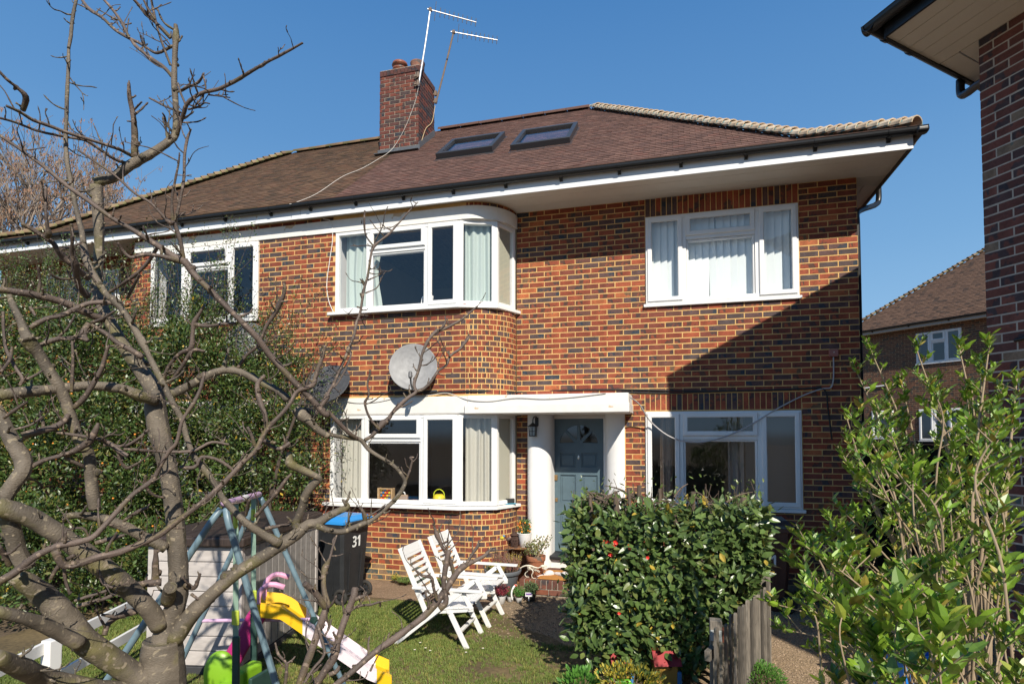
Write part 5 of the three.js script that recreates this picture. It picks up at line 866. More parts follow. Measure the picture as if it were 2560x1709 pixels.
{ // jade plant in terracotta
  reseed(111); const p = thing('potted_plant', 'bushy jade plant in a terracotta pot on the brick step', 'pot plant', [-4.05, 0.197, 0.56]);
  potShape('pot', p, [[0, 0], [0.088, 0], [0.118, 0.20], [0.128, 0.20], [0.134, 0.265], [0.122, 0.268], [0.112, 0.235], [0.10, 0.02], [0, 0.02]], clay); const s = new THREE.CircleGeometry(0.112, 20); s.rotateX(-Math.PI / 2); s.translate(0, 0.232, 0); mesh('soil', s, soilMat, p);
  const st = [], lv = new Leaves(LEAF, [C(0.16, 0.17, 0.055), C(0.12, 0.145, 0.045), C(0.22, 0.20, 0.07)], leafMat(0.4, 0.05));
  for (let i = 0; i < 9; i++) { const a = i * 0.7, r = rr(0.05, 0.15), t = V(Math.cos(a) * r, rr(0.36, 0.50), Math.sin(a) * r); st.push(tube([[Math.cos(a) * 0.02, 0.22, Math.sin(a) * 0.02, 0.012], [t.x * 0.5, lerp(0.22, t.y, 0.5), t.z * 0.5, 0.009], [t.x, t.y, t.z, 0.006]], 0.01, { seg: 6 })); for (let k = 0; k < 46; k++) { const q = t.clone().add(V(rr(-0.06, 0.06), rr(-0.10, 0.05), rr(-0.06, 0.06))); lv.add(q, dirRand(0.5), rr(0.024, 0.038), 1.2, Math.floor(rnd() * 3)); } }
  mesh('stems', merge(st), std({ color: C(0.30, 0.22, 0.15) }), p); lv.build('foliage', p);
}
function heather(lv, c, r, h, n, tone, st) { for (let i = 0; i < n; i++) { const a = rr(0, 6.28), q = Math.sqrt(rnd()) * r, d = V(Math.cos(a) * q * 0.6, h * rr(0.6, 1), Math.sin(a) * q * 0.6), b = V(c[0] + Math.cos(a) * q * 0.7, c[1], c[2] + Math.sin(a) * q * 0.7), L0 = d.length(); for (let k = 0; k < 9; k++) lv.add(b.clone().addScaledVector(d, 0.25 + 0.75 * k / 9), dirRand(0.8), rr(0.012, 0.02), 0.9, tone[Math.floor(rnd() * tone.length)]); st.push(tube([b.toArray(), b.clone().add(d).toArray()], 0.0016, { seg: 3, smooth: false, cap: false })); } }
{ // big grey planter of heathers
  reseed(113); const p = thing('planter', 'large round grey planter of red and yellow heathers by the curved bay', 'planter', [-4.42, 0, 0.86]);
  potShape('pot', p, [[0, 0], [0.15, 0], [0.215, 0.27], [0.235, 0.275], [0.245, 0.32], [0.228, 0.325], [0.20, 0.29], [0.15, 0.03], [0, 0.03]], std({ color: C(0.125, 0.14, 0.155), roughness: 0.55 })); const s = new THREE.CircleGeometry(0.20, 24); s.rotateX(-Math.PI / 2); s.translate(0, 0.29, 0); mesh('soil', s, soilMat, p);
  const lv = new Leaves(SMALL, [C(0.30, 0.045, 0.055), C(0.20, 0.04, 0.05), C(0.58, 0.42, 0.02), C(0.42, 0.33, 0.03), C(0.06, 0.16, 0.03), C(0.34, 0.10, 0.10)], leafMat(0.8, 0.1)), st = [];
  heather(lv, [-0.06, 0.29, -0.06], 0.10, 0.26, 90, [0, 1], st); heather(lv, [-0.03, 0.29, 0.10], 0.10, 0.15, 110, [2, 3, 2], st); heather(lv, [0.12, 0.29, 0.02], 0.10, 0.20, 110, [5, 0, 1], st); heather(lv, [0.12, 0.29, -0.10], 0.09, 0.24, 60, [2, 3], st); heather(lv, [-0.14, 0.29, 0.04], 0.07, 0.13, 50, [4], st);
  mesh('stems', merge(st), twig, p); lv.build('foliage', p);
}
{ // crate, white pot with orange fruit, rust lantern, bird stakes
  const c = thing('wooden_crate', 'small wooden crate standing on end beside the curved bay', 'crate', [-4.36, 0, 0.33]); const w = std({ color: C(0.36, 0.17, 0.075), map: T.wood, roughness: 0.8 });
  for (const [a, b, cc, d, e, f] of [[-0.16, -0.14, 0, 0.50, -0.11, 0.11], [0.14, 0.16, 0, 0.50, -0.11, 0.11], [-0.16, 0.16, 0.50, 0.52, -0.11, 0.11], [-0.14, 0.14, 0, 0.02, -0.11, 0.11], [-0.14, 0.14, 0.24, 0.255, -0.11, 0.09], [-0.139, 0.139, 0.02, 0.5, -0.11, -0.10]]) mesh('board', bb(a, b, cc, d, e, f, 0.003), w, c);
  reseed(117); const p = thing('potted_plant', 'winter cherry with orange fruit in a white pot on the wooden crate', 'pot plant', [-4.27, 0.521, 0.30]);
  potShape('pot', p, [[0, 0], [0.072, 0], [0.098, 0.175], [0.105, 0.18], [0.105, 0.19], [0.092, 0.188], [0.07, 0.02], [0, 0.02]], M.white); const s = new THREE.CircleGeometry(0.088, 20); s.rotateX(-Math.PI / 2); s.translate(0, 0.172, 0); mesh('moss', s, std({ color: C(0.10, 0.22, 0.02), roughness: 1 }), p);
  const lv = new Leaves(LEAF, [C(0.05, 0.11, 0.02), C(0.07, 0.14, 0.03)], leafMat(0.5, 0.15)), fr = [], st = [];
  for (let i = 0; i < 230; i++) { const q = V(rr(-0.08, 0.08), rr(0.18, 0.36), rr(-0.08, 0.08)); lv.add(q, dirRand(0.5), rr(0.028, 0.045), 0.8, i & 1); } for (let i = 0; i < 6; i++) { const a = i; st.push(tube([[0, 0.17, 0], [Math.cos(a) * 0.05, 0.33, Math.sin(a) * 0.05]], 0.003, { seg: 4, smooth: false })); }
  const om = std({ color: C(0.82, 0.30, 0.015), roughness: 0.3 }); for (let i = 0; i < 15; i++) { const g = new THREE.SphereGeometry(0.0125, 10, 8), f = mesh('fruit', g, om, p), a = rr(-0.4, 3.3); f.position.set(Math.cos(a) * rr(0.05, 0.09), rr(0.20, 0.35), Math.sin(a) * rr(0.05, 0.09)); }
  mesh('stems', merge(st), twig, p); lv.build('foliage', p);
  const l = thing('rust_lantern', 'rusty pierced garden lantern beside the white plant pot', 'lantern', [-4.40, 0.521, 0.36]); const rm = std({ color: C(0.07, 0.035, 0.025), map: T.metal, roughness: 0.8 }), bars = []; for (let i = 0; i < 14; i++) { const a = i / 14 * 6.283, b = a + 0.9; bars.push(tube([[Math.cos(a) * 0.045, 0.01, Math.sin(a) * 0.045], [Math.cos((a + b) / 2) * 0.05, 0.085, Math.sin((a + b) / 2) * 0.05], [Math.cos(b) * 0.04, 0.16, Math.sin(b) * 0.04]], 0.007, { seg: 5 }), tube([[Math.cos(a) * 0.045, 0.01, Math.sin(a) * 0.045], [Math.cos(a - 0.45) * 0.05, 0.085, Math.sin(a - 0.45) * 0.05], [Math.cos(a - 0.9) * 0.04, 0.16, Math.sin(a - 0.9) * 0.04]], 0.007, { seg: 5 })); }
  mesh('pierced_body', merge(bars), rm, l); const cap = new THREE.ConeGeometry(0.065, 0.06, 10); cap.translate(0, 0.19, 0); mesh('cap', clean(cap), rm, l); mesh('base', bx(0, 0.008, 0, 0.09, 0.014, 0.09, 0.004), rm, l);
  for (const [x, z, h, lab, c1, c2] of [[-4.47, 0.72, 0.70, 'yellow and blue bird ornament on a stake in the grey planter', C(0.55, 0.45, 0.03), C(0.10, 0.22, 0.40)], [-4.38, 0.74, 0.69, 'dark brown bird ornament on a stake behind the yellow bird', C(0.10, 0.06, 0.05), C(0.28, 0.18, 0.13)]]) { const b = thing('bird_stake', lab, 'ornament', [x, 0.29, z]); mesh('stake', tube([[0, 0, 0], [0.004, h - 0.31, 0]], 0.003, { seg: 5, smooth: false }), rm, b); const bd = new THREE.SphereGeometry(0.024, 14, 10); bd.scale(1.35, 1, 0.9); bd.rotateZ(0.4); bd.translate(0, h - 0.29, 0); mesh('body', clean(bd), std({ color: c1, roughness: 0.6 }), b); const hd = new THREE.SphereGeometry(0.016, 12, 8); hd.translate(0.024, h - 0.266, 0); const bk = new THREE.ConeGeometry(0.004, 0.012, 6); bk.rotateZ(-1.57); bk.translate(0.043, h - 0.267, 0); mesh('head', merge([hd, bk]), std({ color: c2, roughness: 0.6 }), b); mesh('tail', beam([-0.022, h - 0.298, 0], [-0.065, h - 0.31, 0], 0.004, 0.018, V(0, 1, 0)), std({ color: c2 }), b); }
}
{ // dinosaur skeleton toy
  const d = thing('toy_skeleton', 'white plastic dinosaur skeleton toy striding across the brick step', 'toy', [-4.06, 0.197, 0.72], 0.15), m = std({ color: C(0.66, 0.61, 0.50), roughness: 0.5 });
  const spine = [[-0.20, 0.06, 0, 0.003], [-0.16, 0.12, 0, 0.006], [-0.10, 0.155, 0, 0.009], [-0.03, 0.16, 0, 0.011], [0.04, 0.14, 0, 0.009], [0.08, 0.135, 0, 0.007], [0.115, 0.15, 0, 0.007]];
  mesh('spine', tube(spine, 0.008, { seg: 7 }), m, d); const ribs = []; for (let i = 0; i < 6; i++) { const x = -0.06 + i * 0.019, y = 0.158 - Math.max(0, i - 2) * 0.004; for (const s of [-1, 1]) ribs.push(tube([[x, y, 0], [x + 0.004, y - 0.02, s * 0.03], [x + 0.012, y - 0.055, s * 0.018]], 0.0035, { seg: 5 })); } mesh('ribs', merge(ribs), m, d);
  const sk = new THREE.SphereGeometry(0.024, 12, 9); sk.scale(1.5, 0.85, 0.75); sk.translate(0.142, 0.158, 0); mesh('skull', merge([sk, beam([0.15, 0.162, 0], [0.195, 0.152, 0], 0.028, 0.02), beam([0.132, 0.138, 0], [0.188, 0.115, 0], 0.024, 0.009)]), m, d);
  for (const [s, x, kx] of [[1, 0.015, 0.0], [-1, -0.05, -0.03]]) { mesh('leg', tube([[-0.045, 0.15, s * 0.02, 0.008], [x, 0.095, s * 0.035, 0.007], [x - 0.02 + kx, 0.045, s * 0.035, 0.005], [x + kx, 0.008, s * 0.035, 0.005], [x + 0.035 + kx, 0.006, s * 0.035, 0.004]], 0.006, { seg: 6 }), m, d); mesh('arm', tube([[0.05, 0.12, s * 0.018], [0.075, 0.095, s * 0.03], [0.10, 0.085, s * 0.025]], 0.004, { seg: 5 }), m, d); }
}
{ // nursery pots at the foot of the step
  reseed(119); const make = (lab, x, z, r, h, potC, toneList, n, len, up) => { const p = thing('nursery_pot', lab, 'pot plant', [x, 0, z], 0, 'small plants waiting beside the step'); potShape('pot', p, [[0, 0], [r * 0.75, 0], [r, r * 1.3], [r * 1.06, r * 1.35], [r * 0.9, r * 1.35], [r * 0.7, 0.01], [0, 0.01]], std({ color: potC, roughness: 0.5 })); const lv = new Leaves(SMALL, toneList, leafMat(0.7, 0.15)), st = []; for (let i = 0; i < n; i++) { const a = rr(0, 6.28), q = Math.sqrt(rnd()), e = V(Math.cos(a) * q * up, h * rr(0.55, 1) * (1 - 0.35 * q), Math.sin(a) * q * up), b = V(e.x * 0.35, r * 1.25, e.z * 0.35); for (let k = 0; k < 5; k++) lv.add(b.clone().lerp(V(e.x, r * 1.25 + e.y, e.z), 0.3 + 0.7 * k / 5), dirRand(0.6), len * rr(0.7, 1.2), 0.8, Math.floor(rnd() * toneList.length)); if (i % 4 === 0) st.push(tube([b.toArray(), [e.x, r * 1.25 + e.y, e.z]], 0.0015, { seg: 3, smooth: false, cap: false })); } mesh('stems', merge(st), twig, p); lv.build('foliage', p); return p; };
  make('deep crimson heather in a small white pot under the folding chair arm', -4.33, 1.26, 0.07, 0.20, C(0.6, 0.6, 0.6), [C(0.28, 0.015, 0.04), C(0.38, 0.03, 0.07), C(0.20, 0.012, 0.03)], 240, 0.02, 0.14);
  make('bright green bushy seedling in a small white pot beside the step', -4.125, 1.15, 0.045, 0.19, C(0.6, 0.6, 0.6), [C(0.05, 0.22, 0.02), C(0.07, 0.29, 0.03)], 300, 0.016, 0.09);
  make('mid green seedling in a white pot with a paper label', -4.24, 1.14, 0.045, 0.15, C(0.6, 0.6, 0.6), [C(0.06, 0.17, 0.03), C(0.08, 0.22, 0.03)], 140, 0.018, 0.07);
  make('dark green lavender in a black pot with purple tag', -3.99, 1.06, 0.06, 0.21, C(0.03, 0.03, 0.03), [C(0.06, 0.12, 0.035), C(0.09, 0.15, 0.05)], 220, 0.03, 0.10);
  const t = thing('plant_tag', 'white and purple plant tag standing in the lavender pot', 'tag', [-4.00, 0.10, 1.145], 0.2); mesh('card', bx(0, 0, 0, 0.085, 0.05, 0.003), M.white, t); mesh('print', bx(0, 0.005, 0.003, 0.07, 0.022, 0.002), std({ color: C(0.16, 0.08, 0.30) }), t); mesh('spike', bx(0, -0.05, 0, 0.012, 0.06, 0.003), M.white, t);
  const w = thing('plant_tag', 'curved white paper label looped over the seedling pot', 'tag', [-4.185, 0.0, 1.17]); mesh('strip', tube([[-0.02, 0.03, 0.01], [-0.025, 0.12, 0.02], [0.0, 0.19, 0.0], [0.03, 0.21, -0.02]], 0.012, { seg: 4 }), M.white, w); mesh('end', bx(0.02, 0.205, -0.01, 0.03, 0.02, 0.02, 0.004), std({ color: C(0.6, 0.08, 0.03) }), w);
  make('yellow flowering weed clump at the foot of the bay', -6.02, 0.72, 0.02, 0.14, C(0.05, 0.04, 0.03), [C(0.5, 0.4, 0.03), C(0.12, 0.2, 0.04)], 120, 0.02, 0.08);
  make('blue-grey tuft of fescue at the foot of the bay', -5.66, 0.74, 0.02, 0.13, C(0.05, 0.04, 0.03), [C(0.12, 0.15, 0.11), C(0.09, 0.13, 0.09)], 200, 0.035, 0.10);
  make('green weed tuft between fescue and bin', -5.85, 0.76, 0.02, 0.09, C(0.05, 0.04, 0.03), [C(0.10, 0.16, 0.03), C(0.14, 0.2, 0.04)], 180, 0.03, 0.14);
  make('second green weed tuft at the foot of the bay by the chairs', -5.3, 0.74, 0.02, 0.11, C(0.05, 0.04, 0.03), [C(0.11, 0.17, 0.03), C(0.15, 0.2, 0.05)], 160, 0.03, 0.14);
}
// ---------------------------------------------------------------- white folding chairs
function gardenChair(label, x, z, turn) {
  const c = thing('garden_chair', label, 'chair', [x, 0, z], turn, 'white folding garden chairs on the lawn'), m = M.chair, Z = V(0, 0, 1), w = 0.265;
  for (const s of [-1, 1]) { const q = s * w, i = s * (w - 0.034);
    mesh('back_stile', beam([-0.705, 0.935, i], [-0.415, 0.30, i], 0.026, 0.048, Z, 0.005), m, c);
    mesh('leg', beam([-0.745, 0.0, q], [-0.05, 0.555, q], 0.026, 0.05, Z, 0.005), m, c);
    mesh('leg', beam([0.005, 0.0, q - s * 0.03], [-0.20, 0.39, q - s * 0.03], 0.026, 0.05, Z, 0.005), m, c);
    mesh('armrest', bx(-0.19, 0.565, q, 0.72, 0.024, 0.058, 0.006), m, c);
    mesh('arm_strut', beam([-0.055, 0.555, q - s * 0.028], [0.05, 0.385, q - s * 0.028], 0.024, 0.042, Z, 0.005), m, c);
    mesh('seat_rail', beam([-0.44, 0.325, i], [0.065, 0.385, i], 0.024, 0.045, Z, 0.005), m, c);
    const b = []; for (const [bx0, by0] of [[-0.52, 0.545], [-0.055, 0.545], [-0.17, 0.335], [0.03, 0.39]]) b.push(bx(bx0, by0, q + s * 0.014, 0.012, 0.012, 0.006)); mesh('bolt', merge(b), alu, c); }
  for (let k = 0; k < 9; k++) { const t = 0.03 + k / 9 * 0.80, p = V(-0.705, 0.935, 0).lerp(V(-0.415, 0.30, 0), t), e = k === 0 ? 0.072 : 0.036, d = V(0.29, -0.635, 0).normalize(); mesh('back_slat', beam(p.clone().addScaledVector(d, k ? 0 : -0.02).toArray(), p.clone().addScaledVector(d, e).toArray(), (w - 0.05) * 2, 0.016, Z, 0.003), m, c); }
  for (let k = 0; k < 8; k++) { const t = k / 8, p = V(-0.41, 0.353, 0).lerp(V(0.03, 0.405, 0), t); mesh('seat_slat', beam(p.toArray(), p.clone().add(V(0.052, 0.006, 0)).toArray(), (w - 0.012) * 2, 0.018, Z, 0.003), m, c); }
  mesh('stretcher', beam([-0.075, 0.16, -w + 0.03], [-0.075, 0.16, w - 0.03], 0.022, 0.04, V(0, 1, 0), 0.004), m, c); mesh('stretcher', beam([-0.60, 0.115, -w], [-0.60, 0.115, w], 0.022, 0.04, V(0, 1, 0), 0.004), m, c);
}
M.chair = std({ color: C(0.78, 0.775, 0.76), map: T.upvc, roughness: 0.45 });
gardenChair('white slatted folding chair standing out on the grass', -4.20, 2.60, 0.03); gardenChair('white slatted folding chair next to the heather planter', -4.18, 1.93, -0.02);
// ---------------------------------------------------------------- wheeled bins
function wheelieBin(label, pos, turn, bodyC, lidC, num, faceAngle, cut31) {
  const b = thing('wheeled_bin', label, 'bin', pos, turn, 'wheeled bins by the house'), m = std({ color: bodyC, map: T.metal, roughness: 0.5 }), lm = std({ color: lidC, roughness: 0.35 });
  const lv = [[0.0, 0.185, 0.20], [0.10, 0.195, 0.215], [0.93, 0.24, 0.275], [0.935, 0.262, 0.297], [0.975, 0.262, 0.297]], pos2 = [], P = (l, i) => { const [y, a, c] = lv[l], k = 0.035, q = [[-a, -c + k], [-a + k, -c], [a - k, -c], [a, -c + k], [a, c - k], [a - k, c], [-a + k, c], [-a, c - k]][i % 8]; return [q[0], y, q[1]]; };
  for (let l = 0; l < lv.length - 1; l++) for (let i = 0; i < 8; i++) pos2.push(...P(l, i), ...P(l + 1, i), ...P(l + 1, i + 1), ...P(l, i), ...P(l + 1, i + 1), ...P(l, i + 1));
  for (let i = 1; i < 7; i++) pos2.push(...P(0, 0), ...P(0, i), ...P(0, i + 1));
  const g = new THREE.BufferGeometry(); g.setAttribute('position', new THREE.Float32BufferAttribute(pos2, 3)); g.computeVertexNormals(); mesh('body', tri(g), m, b);
  const rib = []; for (const s of [-1, 1]) rib.push(beam([s * 0.07, 0.12, 0.228], [s * 0.085, 0.88, 0.282], 0.016, 0.012), beam([s * 0.10, 0.10, -0.222], [s * 0.11, 0.85, -0.274], 0.016, 0.012), beam([0.203, 0.15, s * 0.10], [0.242, 0.62, s * 0.12], 0.014, 0.012)); rib.push(beam([0.242, 0.62, -0.12], [0.242, 0.62, 0.12], 0.014, 0.012)); mesh('rib', merge(rib), m, b);
  const lid = part('lid', b); const lp = []; const LP = (a, c, y, o = 0) => [[-a + o, y, -c], [a + o, y, -c], [a + o, y, c], [-a + o, y, c]]; const A = LP(0.275, 0.305, 0.978, -0.005), B = LP(0.27, 0.30, 1.01, -0.005), D = LP(0.19, 0.20, 1.06, 0.02); const q4 = (a, b2, c, d) => lp.push(...a, ...b2, ...c, ...a, ...c, ...d); for (let i = 0; i < 4; i++) { const j = (i + 1) % 4; q4(A[i], B[i], B[j], A[j]); q4(B[i], D[i], D[j], B[j]); } q4(D[0], D[3], D[2], D[1]); q4(A[0], A[1], A[2], A[3]);
  const lg = new THREE.BufferGeometry(); lg.setAttribute('position', new THREE.Float32BufferAttribute(lp, 3)); lg.computeVertexNormals(); mesh('shell', tri(lg), lm, lid); mesh('panel', beam([-0.12, 1.062, -0.1], [-0.12, 1.062, 0.1], 0.16, 0.008, V(1, 0, 0), 0.002), lm === null ? m : std({ color: lidC.clone().multiplyScalar(1.6), roughness: 0.3 }), lid);
  mesh('handle', merge([tube([[0.29, 0.985, -0.22], [0.325, 0.995, -0.2], [0.325, 0.995, 0.2], [0.29, 0.985, 0.22]], 0.016, { seg: 8 })]), m, b);
  const tyre = std({ color: C(0.03, 0.028, 0.026), roughness: 0.85 }); for (const s of [-1, 1]) { const w = part('wheel', b); w.position.set(0.20, 0.10, s * 0.25); const t = new THREE.TorusGeometry(0.075, 0.024, 10, 24); mesh('tyre', clean(t), tyre, w); const sp = []; for (let i = 0; i < 8; i++) { const a = i / 8 * 6.283; sp.push(beam([0, 0, 0], [Math.cos(a) * 0.06, Math.sin(a) * 0.06, 0], 0.012, 0.022)); } const hub = new THREE.CylinderGeometry(0.02, 0.02, 0.04, 12); hub.rotateX(1.5708); sp.push(hub); mesh('rim', merge(sp), m, w); }
  mesh('axle', tube([[0.20, 0.10, -0.26], [0.20, 0.10, 0.26]], 0.012, { smooth: false, seg: 8 }), rodMat, b);
  if (num) { const t = textGeo(num, 0.135, 0.003); t.scale(0.85, 1, 1); if (faceAngle) t.rotateY(faceAngle); const d = faceAngle ? [0.2365, 0.74, 0.0] : [0.0, 0.60, 0.262]; if (faceAngle) t.rotateZ(-0.045); t.translate(...d); mesh('number', t, std({ color: C(0.78, 0.78, 0.76) }), b); }
  return b;
}
wheelieBin('charcoal wheeled bin numbered 31 with bright blue lid beside the shed', [-6.33, 0, 1.62], -0.12, C(0.030, 0.032, 0.036), C(0.03, 0.25, 0.62), '31', Math.PI / 2);
wheelieBin('rusty brown wheeled bin with black lid beyond the picket fence', [-1.20, 0, 0.52], 0.0, C(0.095, 0.036, 0.024), C(0.03, 0.03, 0.033), '31', 0);
// ---------------------------------------------------------------- resin storage shed
{
  const turn = Math.atan2(-0.213, 0.977);   // local +x runs along the planked short end, local -z along the doors
  const s = thing('storage_shed', 'grey plank-effect plastic storage shed with dark brown lid', 'shed', [-5.85, 0, 3.95], 0.20), g1 = std({ color: C(0.56, 0.53, 0.51), map: T.plank, roughness: 0.7 }), g2 = std({ color: C(0.36, 0.345, 0.33), map: T.plank, roughness: 0.7 }), lidM = std({ color: C(0.062, 0.042, 0.036), map: T.wood, roughness: 0.6 });
  const w = 0.84, dp = 1.62, h = 1.10; // box occupies x -w..0, z -dp..0
  mesh('carcass', bb(-w + 0.012, -0.012, 0.02, h - 0.01, -dp + 0.012, -0.012), g2, s); mesh('base', bb(-w - 0.01, 0.01, 0, 0.07, -dp - 0.01, 0.01, 0.01), std({ color: C(0.04, 0.04, 0.042) }), s);
  for (let i = 0; i < 8; i++) { const y = 0.075 + i * 0.127; mesh('plank', bb(-w + 0.04, -0.05, y + 0.003, y + 0.124, -0.014, 0.002, 0.006), g1, s); }
  for (let i = 0; i < 12; i++) { const z = -dp + 0.06 + i * 0.126; mesh('plank', bb(-0.014, 0.002, 0.08, h - 0.03, z + 0.003, z + 0.123, 0.006), g2, s); mesh('plank', bb(-w - 0.002, -w + 0.014, 0.08, h - 0.03, z + 0.003, z + 0.123, 0.006), g2, s); }
  mesh('corner_trim', merge([bb(-0.05, 0.008, 0.07, h - 0.01, -0.05, 0.008, 0.008), bb(-w - 0.008, -w + 0.045, 0.07, h - 0.01, -0.05, 0.008, 0.008), bb(-0.045, 0.008, 0.07, h - 0.01, -dp - 0.008, -dp + 0.05, 0.008)]), g1, s);
  const lid = part('lid', s); lid.position.set(0, h, 0); lid.rotation.x = 0; mesh('panel', bb(-w - 0.05, 0.05, 0.0, 0.085, -dp - 0.04, 0.06, 0.02), lidM, lid); for (let i = 0; i < 8; i++) mesh('plank', bb(-w - 0.03 + i * 0.112, -w + 0.074 + i * 0.112, 0.083, 0.093, -dp - 0.02, 0.04, 0.004), lidM, lid);
  mesh('latch', bx(0.012, 0.98, -0.80, 0.02, 0.07, 0.05, 0.005), rodMat, s);
}
// ---------------------------------------------------------------- toddler swing, slide, low white fence
{
  const sw = thing('swing_frame', 'blue-grey tubular toddler swing frame with lilac bars and green straps', 'swing'), bl = std({ color: C(0.175, 0.265, 0.315), roughness: 0.42, map: T.metal }), li = std({ color: C(0.55, 0.36, 0.52), roughness: 0.45 }), gr = std({ color: C(0.20, 0.30, 0.235), roughness: 0.8 }), lime = std({ color: C(0.42, 0.50, 0.06), roughness: 0.4 }), dk = std({ color: C(0.02, 0.055, 0.045), roughness: 0.6 });
  const na = [-4.91, 1.64, 5.23], fa = [-5.38, 1.60, 4.32], nr = [-4.507, 0, 4.993], nl = [-5.843, 0, 5.625], fr = [-4.76, 0, 4.023], fl = [-6.119, 0, 4.463];
  const low = (a, t) => [a[0], a[1] - t, a[2]], mix = (a, b, t) => [lerp(a[0], b[0], t), lerp(a[1], b[1], t), lerp(a[2], b[2], t)];
  for (const [a, f] of [[na, nr], [na, nl], [fa, fr], [fa, fl]]) { const k = mix(a, f, 0.06); mesh('leg', tube([mix(mix(a, f, 0.02), f === nr || f === nl ? fa : na, 0.03), [k[0], k[1], k[2]], mix(a, f, 0.14), mix(a, f, 0.5), f], 0.021, { seg: 10, step: 5 }), bl, sw); }
  mesh('crossbar', tube([mix(na, fa, 0.02), mix(na, fa, 0.5), mix(na, fa, 0.98)], 0.0225, { seg: 10 }), li, sw); mesh('label_band', tube([mix(na, fa, 0.40), mix(na, fa, 0.58)], 0.0232, { seg: 10, smooth: false }), std({ color: C(0.7, 0.68, 0.66) }), sw);
  mesh('brace_bar', tube([mix(na, nr, 0.70), mix(na, nl, 0.70)], 0.014, { seg: 8, smooth: false }), li, sw); mesh('brace_bar', tube([mix(fa, fr, 0.62), mix(fa, fl, 0.62)], 0.014, { seg: 8, smooth: false }), li, sw);
  const knobs = []; for (const [a, f, t] of [[na, nr, 0.70], [fa, fr, 0.62]]) { const p = mix(a, f, t), c = new THREE.CylinderGeometry(0.028, 0.028, 0.03, 12); c.rotateX(1.57); c.translate(p[0], p[1], p[2] + 0.012); knobs.push(c); } mesh('end_cap', merge(knobs), dk, sw);
  for (const t of [0.30, 0.80]) { const p = mix(na, fa, t), q = [p[0] + 0.02, 0.52, p[2]]; mesh('strap', beam([p[0], p[1] - 0.02, p[2]], q, 0.034, 0.006, V(0.9, 0, -0.4)), gr, sw); mesh('buckle', merge([bx(p[0] + 0.012, 0.86, p[2], 0.055, 0.10, 0.02, 0.012), bx(p[0], p[1] - 0.14, p[2], 0.03, 0.09, 0.03, 0.012)]), lime, sw); mesh('sleeve', beam([q[0], 0.74, q[2]], [q[0] + 0.004, 0.36, q[2]], 0.046, 0.03, V(0.9, 0, -0.4), 0.008), dk, sw); }
  const c = mix(na, fa, 0.55), seat = new THREE.SphereGeometry(0.15, 20, 14, 0, 6.283, 0, 1.9); seat.scale(0.75, 1.1, 0.35); seat.rotateY(0.4); seat.translate(c[0] - 0.17, 0.38, c[2] + 0.02); mesh('seat_back', clean(seat), std({ color: C(0.20, 0.40, 0.02), roughness: 0.4 }), sw); mesh('seat', merge([bx(c[0], 0.30, c[2], 0.30, 0.09, 0.24, 0.03), bx(c[0] + 0.04, 0.40, c[2], 0.10, 0.12, 0.22, 0.03)]), std({ color: C(0.22, 0.44, 0.02), roughness: 0.4 }), sw); mesh('seat_front', bx(c[0] + 0.15, 0.34, c[2], 0.03, 0.16, 0.22, 0.012), dk, sw);
}
